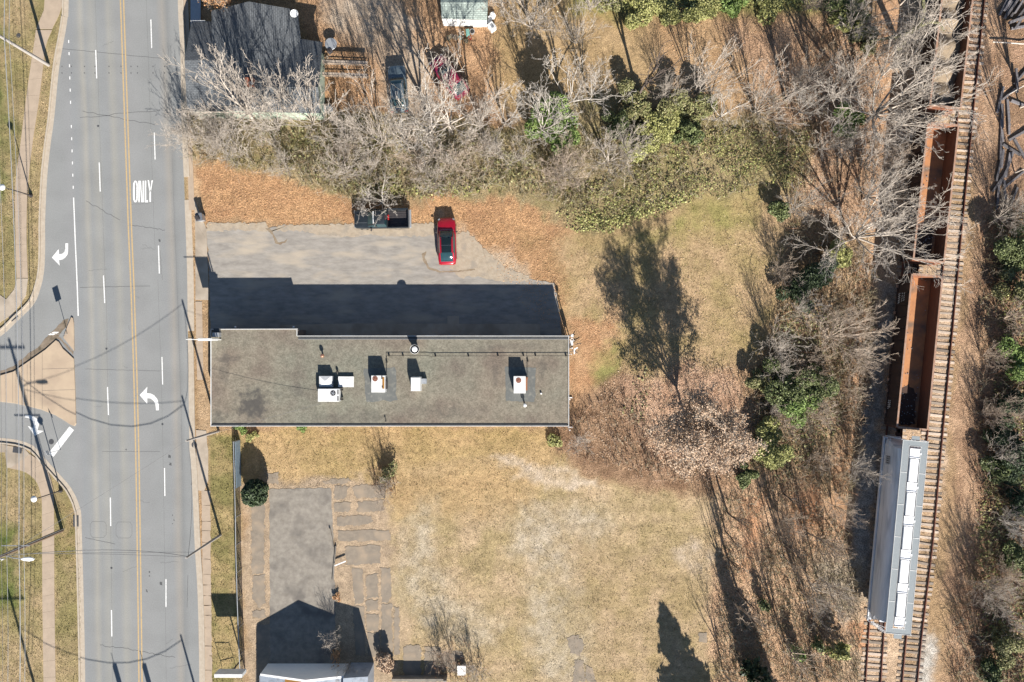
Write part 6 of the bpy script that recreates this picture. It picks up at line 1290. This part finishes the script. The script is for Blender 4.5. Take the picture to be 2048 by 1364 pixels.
# little trees in the lot, by the slabs
tree('white2', 766, 411, 4.4, 'small twisted tree hanging over the black pickup', 1.15, rz=2)
tree('vase', 780, 965, 3.2, 'leafless shrub at the right end of the old parking bays', .8, name='bare_bush')
tree('bushy2', 770, 1000, 2.0, 'reddish bare shrub at the end of the old parking bays', 1.0, name='bare_bush')
tree('bushy', 672, 1270, 2.4, 'bare twiggy shrub in the shadow of the gabled building', .9, name='bare_bush')
tree('vase', 700, 1325, 3.0, 'bare shrub with yellow leaves in front of the gabled building', .8, name='bare_bush')
tree('bushy2', 900, 1298, 2.6, 'dry shrub above the low wall near the white box', .8, name='bare_bush')
tree('bushy', 945, 1330, 2.6, 'dry grey shrub right of the white box', 1.0, name='bare_bush')
tree('bushy2', 878, 1306, 2.2, 'dry shrub left of the white topped box', .7, name='bare_bush')
tree('bushy', 1155, 880, 2.6, 'dark twiggy shrub at the south east corner of the shop', 1.0, name='bare_bush')
# brush row: individual bare bushes
random.seed(11)
def inpoly(px, py, poly): return float(polydist(np.array([px / 1.0]), np.array([-py / 1.0]), [(a, -b) for a, b in poly])[0]) > 0
ROW = [(375,250),(480,262),(700,262),(1000,290),(1150,350),(1150,395),(1000,370),(860,385),(720,392),(560,345),(430,318),(375,300)]
n = 0
while n < 24:
    x, y = random.uniform(375, 1200), random.uniform(250, 400)
    if inpoly(x, y, ROW):
        tree(random.choice(['bushy', 'bushy2', 'fine', 'bushy', 'vase']), x, y, random.uniform(2.6, 4.4), 'bare tangled bush in the brush strip above the parking lot', random.uniform(.85, 1.15), 'tangled bushes in the brush strip above the lot', name='bare_bush'); n += 1
TH = [(1440,1020),(1560,980),(1680,1090),(1690,1240),(1690,1420),(1440,1420)]
n = 0
while n < 22:
    x, y = random.uniform(1430, 1700), random.uniform(970, 1440)
    if inpoly(x, y, TH):
        tree(random.choice(['thin', 'thin2', 'thin']), x, y, random.uniform(3.5, 8), 'slender bare sapling in the lower right thicket', random.uniform(.8, 1.2), 'slender saplings in the lower right thicket', name='bare_sapling'); n += 1
WE = [(1560,430),(1720,480),(1735,700),(1690,900),(1560,960),(1500,900),(1530,720)]
n = 0
while n < 18:
    x, y = random.uniform(1490, 1740), random.uniform(430, 1000)
    if inpoly(x, y, WE):
        tree(random.choice(['bushy2', 'bushy', 'bushy2']), x, y, random.uniform(2.2, 3.8), 'bare bush in the thicket between the field and the railway', random.uniform(.8, 1.1), 'bushes between the field and the railway', name='bare_bush'); n += 1
BK = [(1950,420),(2060,400),(2070,1400),(1900,1400),(1880,1290),(1940,900)]
n = 0
while n < 20:
    x, y = random.uniform(1890, 2070), random.uniform(400, 1400)
    if inpoly(x, y, BK):
        tree(random.choice(['bushy2', 'bushy', 'fine2', 'thin']), x, y, random.uniform(2.2, 4.2), 'bare bush on the bank right of the tracks', random.uniform(.8, 1.1), 'bushes on the bank right of the tracks', name='bare_bush'); n += 1
UP = [(1560,60),(1760,80),(1740,430),(1600,420),(1600,300)]
n = 0
while n < 9:
    x, y = random.uniform(1550, 1770), random.uniform(60, 430)
    if inpoly(x, y, UP):
        tree(random.choice(['thin', 'bushy', 'thin2', 'vase']), x, y, random.uniform(3, 6), 'bare tree in the brown wood left of the top gondola', random.uniform(.7, 1), 'bare trees in the brown wood left of the top gondola'); n += 1
# trees just beyond the frame whose shadows fall inside it, and the oak that kept its leaves
def leafy_tree(name, px, py, h, rad, n, size, m, lab, key='big', zc=.55, sq=1.0, cat='tree', grp=None, seed=0, tall=False):
    rr = np.random.default_rng(seed); t = tag(empty(name, G(px, py)), lab, cat, grp)
    A, B, r0, r1, big = mk_tree(seed=seed + 40, h=h, spread=rad * 1.1, limbs=9, dens=.7, fine=.9, fork=.16, twig=.02, ang=(.3, .8))
    k = np.hypot(B[:, 0], B[:, 1]) < rad * 1.15; big = big & k; sm = ~big & k
    segmesh_ = segmesh('trunk', A[big], B[big], r0[big], r1[big], M['bark']); link('trunk', segmesh_, t); link('branches', segmesh('branches', A[sm], B[sm], r0[sm], r1[sm], M['bark']), t)
    tw = B[sm & (r0 < .05)]; i = rr.integers(0, len(tw), n); c = tw[i] + rr.normal(size=(n, 3)) * np.array([.2, .2, .16]); c = c[c[:, 2] > .5]
    link('crown', leafmesh('crown', c, rr.uniform(size * .7, size * 1.3, len(c)), rr, M[m], .2), t); return t
leafy_tree('oak_tree', 1372, 836, 10.5, 4.2, 26000, .1, 'leaf_tan', 'oak with clinging tan leaves that casts the big shadow on the field', seed=3)
def conifer(name, px, py, h, rad, lab, m, n=9000, seed=0, grp=None, size=.22):
    rr = np.random.default_rng(seed); t = tag(empty(name, G(px, py)), lab, 'tree', grp); mb = MB(); mb.tube((0, 0, 0), (0, 0, h), h * .016, .02, 8); mb.build('trunk', M['bark_dark'], t)
    k = int(h * 16); zs = rr.uniform(.08, 1, k) ** 1.0 * h; az = rr.uniform(0, 6.28, k); L_ = rad * (1 - zs / h) ** .8 * rr.uniform(.7, 1.1, k) + .15
    A = np.stack([0 * zs, 0 * zs, zs], -1); B = np.stack([np.cos(az) * L_, np.sin(az) * L_, zs + L_ * rr.uniform(-.15, .3, k)], -1)
    link('branches', segmesh('branches', A, B, np.full(k, .03), np.full(k, .01), M['bark_dark']), t)
    i = rr.integers(0, k, n); s = rr.uniform(.25, 1, n)[:, None]; c = A[i] * (1 - s) + B[i] * s + rr.normal(size=(n, 3)) * .1
    link('crown', leafmesh('crown', c, rr.uniform(size * .7, size * 1.3, n), rr, M[m], .2, asp=2.2), t)
conifer('conifer', 1405, 1500, 8.6, 4.0, 'pointed evergreen just below the bottom edge casting a cone shaped shadow', 'leaf_dark', seed=1)
conifer('conifer', 1545, 1430, 7.5, 1.4, 'narrow evergreen just below the bottom edge by the thicket', 'leaf_dark', 4000, seed=2)
conifer('conifer', 1500, 1330, 7.0, 1.1, 'narrow dark evergreen at the left edge of the lower right thicket', 'leaf_dark', 4000, seed=3)
conifer('pine_sapling', 1668, 1290, 2.8, 1.35, 'bright yellow green pine sapling beside the lower left rail', 'leaf_yellow', 1500, seed=4, size=.16)
conifer('pine_sapling', 1588, 1298, 2.4, .8, 'small green pine sapling in the lower right thicket', 'leaf_bright', 900, seed=5, size=.13)
conifer('pine_sapling', 1522, 1205, 2.0, .45, 'tiny green pine at the edge of the lower right thicket', 'leaf_green', 500, seed=6, size=.12)
conifer('pine_sapling', 1630, 1285, 1.8, .6, 'tiny pine sapling between the two larger ones', 'leaf_green', 500, seed=7, size=.12)
# ---------------------------------------------------------------- evergreen shrubs
def shrub(px, py, r, h, m, lab, n=None, seed=0, size=.17, name='evergreen_shrub', grp='evergreen shrubs', lobes=9, flat=False, stalk=True):
    """px, py is where its middle shows; r metres"""
    g = P(px, py, h * .6); rr = np.random.default_rng(seed + 100); n = n or int(1500 * r * r + 700); t = tag(empty(name, (g.x, g.y, 0)), lab, 'shrub', grp)
    lc = rr.normal(size=(lobes, 3)) * np.array([.42 * r, .42 * r, .16 * h]); lc[:, 2] += h * .55; lr = rr.uniform(.35, .6, lobes) * r
    if lobes == 1: lc[:] = (0, 0, h * .5); lr[:] = r
    i = rr.integers(0, lobes, n); d = rr.normal(size=(n, 3)); d /= np.linalg.norm(d, axis=1, keepdims=True); c = lc[i] + d * (lr[i] * rr.uniform(.55, 1.05, n) ** .6)[:, None] * np.array([1, 1, h / (2 * r) if lobes == 1 else .75])
    c += (fbm(c[:, 0] * 1.0 + seed, c[:, 1], .5, seed)[:, None] - .5) * .5 * d; c = c[c[:, 2] > .05]
    link('foliage', leafmesh('foliage', c, rr.uniform(size * .6, size * 1.4, len(c)), rr, M[m], .35), t)
    k = 14; A = np.zeros((k, 3)); A[:, :2] = rr.normal(size=(k, 2)) * .1; B = lc[rr.integers(0, lobes, k)]; link('stems', segmesh('stems', A, B, np.full(k, .04), np.full(k, .015), M['bark_dark']), t)
shrub(508, 987, 1.25, 2.6, 'leaf_dark', 'round clipped dark holly at the corner of the fence and old slab', 9000, 1, .13, 'holly_shrub', lobes=1)
SH = [(1112,236,2.3,4.6,'leaf_bright','bright green ivy covered mound in the middle of the wood strip','ivy_mound'),(1128,270,1.6,3.2,'leaf_bright','smaller ivy mound joined to the lower side of the bright one','ivy_mound'),
 (1262,196,1.7,2.0,'leaf_olive','olive shrub left of the three on the upper right strip','evergreen_shrub'),(1366,214,1.9,2.1,'leaf_olive','olive grey shrub beside the pale spreading tree','evergreen_shrub'),(1330,255,2.1,1.6,'leaf_yellow','yellow green shrub between the two olive shrubs','evergreen_shrub'),(1236,250,1.4,1.8,'leaf_green','green shrub right of the ivy mound','evergreen_shrub'),(1385,262,1.4,2.2,'leaf_green','dark green patch of shrub below the olive grey shrub','evergreen_shrub'),(1275,290,1.6,2.0,'leaf_yellow','low yellow green shrub right of the grey dome tree','evergreen_shrub'),
 (1695,240,1.2,2.8,'leaf_bright','small bright green shrub under the biggest grey tree','evergreen_shrub'),(1640,548,2.0,3.8,'leaf_dark','dark green shrub in the thicket below the wide grey tree','evergreen_shrub'),(1602,585,1.5,2.6,'leaf_dark','dark shrub lower left of the large dark one','evergreen_shrub'),(1680,508,1.3,3,'leaf_yellow','yellowish shrub at the foot of the wide grey tree','evergreen_shrub'),
 (1578,772,2.1,3.4,'leaf_green','green shrub at the left of the three in the thicket corner','evergreen_shrub'),(1600,815,1.9,3.2,'leaf_bright','bright green shrub at the bottom of the thicket corner','evergreen_shrub'),(1645,770,1.8,3.0,'leaf_green','green shrub at the right of the thicket corner','evergreen_shrub'),(1545,905,1.9,3.0,'leaf_yellow','yellow green shrub below the thicket corner','evergreen_shrub'),(1497,945,1.1,1.8,'leaf_green','small dark green shrub at the edge of the lower field','evergreen_shrub'),(1520,760,1.2,2,'leaf_olive','small olive shrub at the right edge of the mown field','evergreen_shrub'),(1535,860,1.2,2,'leaf_yellow','small yellow green shrub between the two bigger ones','evergreen_shrub'),
 (1562,420,1.0,1.6,'leaf_green','small green shrub at the top right corner of the mown field','evergreen_shrub'),
 (1300,4,1.7,1.0,'leaf_yellow','yellow green shrub at the top edge above the clearing, leftmost','evergreen_shrub'),(1345,28,1.0,.7,'leaf_yellow','small yellow green shrub hanging below the top edge row','evergreen_shrub'),(1400,4,1.7,1.1,'leaf_yellow','yellow green shrub at the top edge, second in the row','evergreen_shrub'),(1465,2,1.4,1.0,'leaf_bright','green shrub in the middle of the top edge row','evergreen_shrub'),(1535,5,1.6,1.0,'leaf_yellow','bright yellow green shrub at the right of the top edge row','evergreen_shrub'),(1225,2,1.3,1.1,'leaf_olive','olive shrub at the top edge left of the row','evergreen_shrub'),(1675,12,1.7,3,'leaf_green','green shrub at the top edge beside the mossy limb','evergreen_shrub'),(1730,72,1.4,1.6,'leaf_olive','olive grass clump under the mossy limb','evergreen_shrub'),(1700,40,1.2,2.4,'leaf_yellow','yellow green shrub below the top edge beside the wood','evergreen_shrub'),
 (2032,495,2.0,4,'leaf_green','green vine shrub on the right edge opposite the second gondola','evergreen_shrub'),(2044,585,1.7,3.4,'leaf_olive','olive vine shrub on the right edge','evergreen_shrub'),(2035,720,1.8,3.4,'leaf_bright','yellow green vine shrub on the right edge opposite the nearest gondola','evergreen_shrub'),(2042,800,1.5,3,'leaf_dark','dark vine shrub below the yellow green one on the right edge','evergreen_shrub'),(2015,862,1.5,2.6,'leaf_dark','dark green shrub on the bank level with the gap before the hopper','evergreen_shrub'),(2040,925,1.9,3.4,'leaf_dark','dark green shrub at the right edge level with the hopper end','evergreen_shrub'),(2005,940,1.2,2.2,'leaf_green','small green shrub on the bank level with the hopper end','evergreen_shrub'),(2040,1120,1.6,3,'leaf_green','green shrub at the right edge level with the hopper middle','evergreen_shrub'),(2020,1290,1.7,3,'leaf_olive','olive shrub at the lower right edge','evergreen_shrub'),(1985,1345,1.2,2,'leaf_green','small green shrub at the bottom of the right bank','evergreen_shrub'),(2044,1010,1.3,2.6,'leaf_dark','dark shrub above the white twigged tree at the right edge','evergreen_shrub'),
 (780,945,.8,1.3,'leaf_olive','olive shrub at the right end of the old parking bays','evergreen_shrub'),(1112,880,.7,.8,'leaf_yellow','low yellow green weeds at the south east corner of the shop','weed_clump'),(485,858,.6,.4,'leaf_bright','green weeds at the south wall near the corner pole','weed_clump'),(505,868,.5,.4,'leaf_yellow','yellow weeds below the south wall near the corner pole','weed_clump'),(600,858,.4,.35,'leaf_bright','small green weeds along the south wall','weed_clump'),
 (765,1325,1.0,1.6,'leaf_tan','shrub with dry tan leaves beside the gabled building','dry_shrub'),(674,1195,.4,.4,'leaf_orange','orange leaf heap in the crack by the old slab','dry_shrub'),(672,1310,.8,1.5,'leaf_orange','sparse shrub with orange leaves in the building shadow','dry_shrub')]
for i, (px, py, r, h, m, lab, nm) in enumerate(SH):
    shrub(px, py, r, h, m, lab, int((500 if 'sparse' in lab else 3000) * r * r * (.75 if r > 1.3 else 1) + (100 if r < 1 else 500)), i + 5, .115 if r > .9 else .09, nm)
t = leafy_tree('leafy_tree', 458, 16, 5.5, 1.7, 2600, .14, 'leaf_orange', 'tree with dry orange leaves at the top edge over the house', seed=9)

# ---------------------------------------------------------------- uncountable growth
rngn = np.random.default_rng(42)
def brush(name, poly, dens, hmin, hmax, cols, seed, lean=.35, twigs=2, r=.016, straight=False):
    rr = np.random.default_rng(seed); n = int(area(poly) * dens); x, y = sample_poly(rr, poly, n); n = len(x)
    keep = fbm(x, y, 2.2, seed, 3) > rr.uniform(.22, .6, n); x, y = x[keep], y[keep]; n = len(x)
    h = rr.uniform(hmin, hmax, n) * (.55 + .9 * fbm(x, y, 2.5, seed + 4, 3)); az = rr.uniform(0, 6.283, n); ln = rr.gamma(2, lean / 2, n)
    p0 = np.stack([x, y, np.full(n, -.05)], -1); d = np.stack([np.cos(az) * ln, np.sin(az) * ln, np.ones(n)], -1); d /= np.linalg.norm(d, axis=1, keepdims=True)
    P0, P1, R0, R1 = [], [], [], []; p = p0; L_ = h / 3; rr0 = np.full(n, r * 1.6)
    cc = np.array([seen(*c) for c in cols]); ci = cc[rr.integers(0, len(cc), n)] * rr.uniform(.75, 1.2, (n, 1)); C = []
    for k in range(3):
        d = d + rr.normal(size=(n, 3)) * (.08 if straight else .3) + np.array([0, 0, -.12 * k * (0 if straight else 1)]); d /= np.linalg.norm(d, axis=1, keepdims=True); q = p + d * L_[:, None]; r1_ = rr0 * .75
        P0.append(p); P1.append(q); R0.append(rr0); R1.append(r1_); C.append(ci * 1.1)
        for m_ in range(twigs):
            e = d + rr.normal(size=(n, 3)) * .7; e /= np.linalg.norm(e, axis=1, keepdims=True); s = p + d * L_[:, None] * rr.uniform(.3, 1, (n, 1)); P0.append(s); P1.append(s + e * L_[:, None] * rr.uniform(.4, .9, (n, 1))); R0.append(np.full(n, r * .8)); R1.append(np.full(n, r * .45)); C.append(ci * 1.2)
        p = q; rr0 = r1_
    me = segmesh(name, np.concatenate(P0), np.concatenate(P1), np.concatenate(R0), np.concatenate(R1), M['twig_brush'], np.clip(np.concatenate(C), 0, .8)); return tag(link(name, me), kind='stuff')
TAN = [(206,186,158),(190,166,138),(222,206,180),(168,146,118),(196,180,150)]; OLV = [(190,178,146),(160,152,112),(204,192,160),(208,196,174),(150,140,110)]; PNK = [(200,166,142),(214,184,160),(176,140,116),(150,118,96)]; RED = [(190,146,116),(206,170,140),(160,122,96),(214,190,166)]
BR = [(375,225),(480,238),(700,240),(860,270),(1000,265),(1160,290),(1330,290),(1290,370),(1160,420),(1000,380),(860,400),(730,405),(560,352),(440,330),(375,310)]
brush('undergrowth', BR, 11, .8, 2.2, OLV + TAN, 1)
brush('undergrowth', [(1280,740),(1420,720),(1520,760),(1560,860),(1500,960),(1380,970),(1300,930),(1260,840)], 6, .3, 1.1, PNK + TAN, 22)
brush('undergrowth', [(1120,860),(1190,800),(1250,780),(1290,850),(1330,910),(1500,930),(1470,975),(1320,960),(1190,930),(1115,900)], 7, .4, 1.5, PNK + TAN, 2)
brush('undergrowth', [(1555,440),(1740,490),(1750,620),(1720,900),(1690,1000),(1560,980),(1480,915),(1515,720),(1560,600)], 11, .6, 1.9, TAN + OLV + RED, 3)
brush('undergrowth', [(1435,990),(1560,960),(1700,1060),(1720,1200),(1720,1400),(1430,1400)], 16, .4, 1.2, TAN + OLV, 4, .4, 2)
brush('undergrowth', [(1960,430),(2070,400),(2070,1420),(1905,1420),(1895,1290),(1950,900)], 8, .6, 2.0, RED + OLV, 5)
brush('undergrowth', [(1600,60),(1780,60),(1745,440),(1600,430),(1560,300),(1440,260),(1440,220),(1600,220)], 5, .6, 1.9, TAN + RED, 6)
brush('undergrowth', [(1150,180),(1640,190),(1620,420),(1400,395),(1200,440),(1130,400)], 5, .5, 1.6, OLV + TAN, 7)
brush('undergrowth', [(1740,470),(1750,620),(1730,800),(1700,1010),(1670,1010),(1700,700)], 11, .7, 1.8, TAN, 8, .5)
brush('undergrowth', [(745,930),(790,930),(795,985),(750,985)], 14, .8, 1.8, RED, 9, .2, 1, straight=True)
brush('undergrowth', [(860,1270),(960,1270),(980,1364),(860,1364)], 9, .5, 1.6, OLV + RED, 10)
def ivy(name, poly, dens, hmax, m, seed, size=.15):
    rr = np.random.default_rng(seed); n = int(area(poly) * dens); x, y = sample_poly(rr, poly, n)
    hh = np.clip(fbm(x, y, 1.6, seed, 4) * 1.5 - .35, 0, 1) * hmax; k = (fbm(x, y, .9, seed + 5, 3) > rr.uniform(.25, .5, len(x))); ed = np.clip(polydist(x, y, gp(poly)) / 1.5, 0, 1); z = hh * ed * rr.uniform(.35, 1.0, len(x)) + .04
    k &= ed > rr.uniform(0, .7, len(x)); c = np.stack([x, y, z], -1)[k]; tag(link(name, leafmesh(name, c, rr.uniform(size * .6, size * 1.4, len(c)), rr, M[m], .3)), kind='stuff')
ivy('ground_ivy', [(1110,430),(1140,370),(1250,330),(1300,230),(1400,250),(1500,250),(1640,260),(1600,390),(1540,385),(1400,400),(1300,440),(1220,470),(1140,465)], 85, .9, 'ivy', 1, .1)
ivy('ground_ivy', [(1130,440),(1200,420),(1290,400),(1400,375),(1390,400),(1300,445),(1220,470),(1150,468)], 60, .7, 'leaf_yellow', 2, .15)
ivy('ground_ivy', [(480,240),(700,250),(1000,280),(1120,330),(1130,400),(1000,385),(860,395),(700,395),(560,345)], 24, .9, 'leaf_olive', 3)
ivy('ground_ivy', [(700,360),(900,360),(1010,370),(1000,390),(860,402),(720,405)], 45, .8, 'leaf_yellow', 4)
ivy('ground_ivy', [(1200,-20),(1700,-20),(1700,25),(1560,30),(1440,18),(1300,30),(1180,20)], 60, .8, 'leaf_yellow', 5)
ivy('ground_ivy', [(1980,430),(2070,400),(2070,1420),(1960,1420),(1940,1100),(1990,700)], 40, 1.1, 'ivy', 6)
ivy('ground_ivy', [(1560,600),(1700,600),(1690,860),(1560,980),(1490,930),(1520,740)], 30, 1.0, 'leaf_olive', 7)
ivy('ground_ivy', [(1230,830),(1290,700),(1310,760),(1300,860)], 10, .4, 'leaf_olive', 8)
# fallen leaves
def litter(poly, dens, m, seed, size=.065):
    rr = np.random.default_rng(seed); n = int(area(poly) * dens); x, y = sample_poly(rr, poly, n); k = fbm(x, y, 1.3, seed, 3) > rr.uniform(.2, .6, len(x)); k &= polydist(x, y, gp(poly)) > rr.random(len(x)) ** 2 * 2.2; x, y = x[k], y[k]
    return np.stack([x, y, rr.uniform(.0, .05, len(x))], -1), rr.uniform(size * .6, size * 1.4, len(x))
LO = [litter([(400,335),(540,345),(700,400),(830,420),(870,385),(1090,420),(1150,480),(1150,560),(1120,660),(1060,640),(1000,560),(930,470),(860,452),(402,455)], 34, 'o', 1, .06), litter([(860,0),(1010,0),(1010,270),(880,260)], 14, 'o', 2), litter([(640,100),(760,160),(780,260),(640,260)], 14, 'o', 2), litter([(1320,30),(1700,30),(1700,230),(1320,200)], 9, 'o', 3), litter([(1930,0),(2048,0),(2048,1364),(1890,1364),(1960,600)], 10, 'o', 8)]
tag(link('fallen_leaves', leafmesh('fallen_leaves', np.concatenate([a for a, b in LO]), np.concatenate([b for a, b in LO]), rngn, M['leaf_orange'], .8)), kind='stuff')
LT = [litter([(1200,760),(1290,700),(1420,710),(1520,740),(1570,850),(1520,940),(1400,975),(1260,960),(1170,900)], 36, 't', 4, .07), litter([(1150,480),(1560,380),(1560,720),(1250,760),(1150,640)], 7, 't', 5), litter([(1440,980),(1700,1050),(1720,1364),(1430,1364)], 14, 't', 7), litter([(1560,60),(1790,60),(1745,700),(1600,700),(1560,400)], 14, 't', 9)]
tag(link('fallen_leaves', leafmesh('fallen_leaves', np.concatenate([a for a, b in LT]), np.concatenate([b for a, b in LT]), rngn, M['leaf_tan'], .8)), kind='stuff')
# grass: short blades carrying the colour of the turf they stand in
def grass(polys, hmin, hmax, seed, w=.03):
    rr = np.random.default_rng(seed); X_, Y_ = [], []
    for poly, dens in polys:
        x, y = sample_poly(rr, poly, int(area(poly) * dens)); k = fbm(x, y, .7, seed, 4) > rr.uniform(.2, .65, len(x)); X_.append(x[k]); Y_.append(y[k])
    x, y = np.concatenate(X_), np.concatenate(Y_); n = len(x); c, _ = ground_cols(x, y); c = c * rr.uniform(.75, 1.3, (n, 1)); g_ = rr.random(n) < .1; c[g_] = np.array(seen(126, 134, 66))
    az = rr.uniform(0, 6.283, n); h = rr.uniform(hmin, hmax, n); ln = rr.normal(size=(n, 2)) * .06; b = np.stack([np.cos(az), np.sin(az), 0 * az], -1) * w
    p = np.stack([x, y, np.full(n, -.03)], -1); V = np.stack([p - b, p + b, p + np.concatenate([ln, h[:, None]], 1)], 1).reshape(-1, 3); F = (np.arange(n) * 3)[:, None] + np.array([[0, 1, 2]])
    tag(link('grass', npmesh('grass', V, F, M['grass_blade'], np.clip(np.repeat(c, 3, 0), 0, .8))), kind='stuff')
grass([([(0,0),(92,20),(60,140),(40,300),(30,370),(30,560),(0,590)], 60), ([(108,60),(120,100),(95,235),(80,354),(76,440),(74,550),(60,590),(57,540),(58,370),(80,200),(92,120)], 60), ([(0,940),(18,940),(70,965),(82,1000),(84,1364),(0,1364)], 60), ([(110,1000),(140,1010),(160,1060),(165,1364),(113,1364)], 60), ([(422,860),(475,860),(486,1364),(422,1364)], 60)], .05, .14, 1)
grass([([(422,858),(1140,858),(1140,960),(780,985),(560,970),(480,970)], 50), ([(780,960),(1440,980),(1435,1364),(960,1364),(830,1300),(790,1100)], 42), ([(1150,480),(1400,400),(1560,390),(1560,600),(1480,760),(1250,760),(1150,650)], 50)], .04, .13, 2)
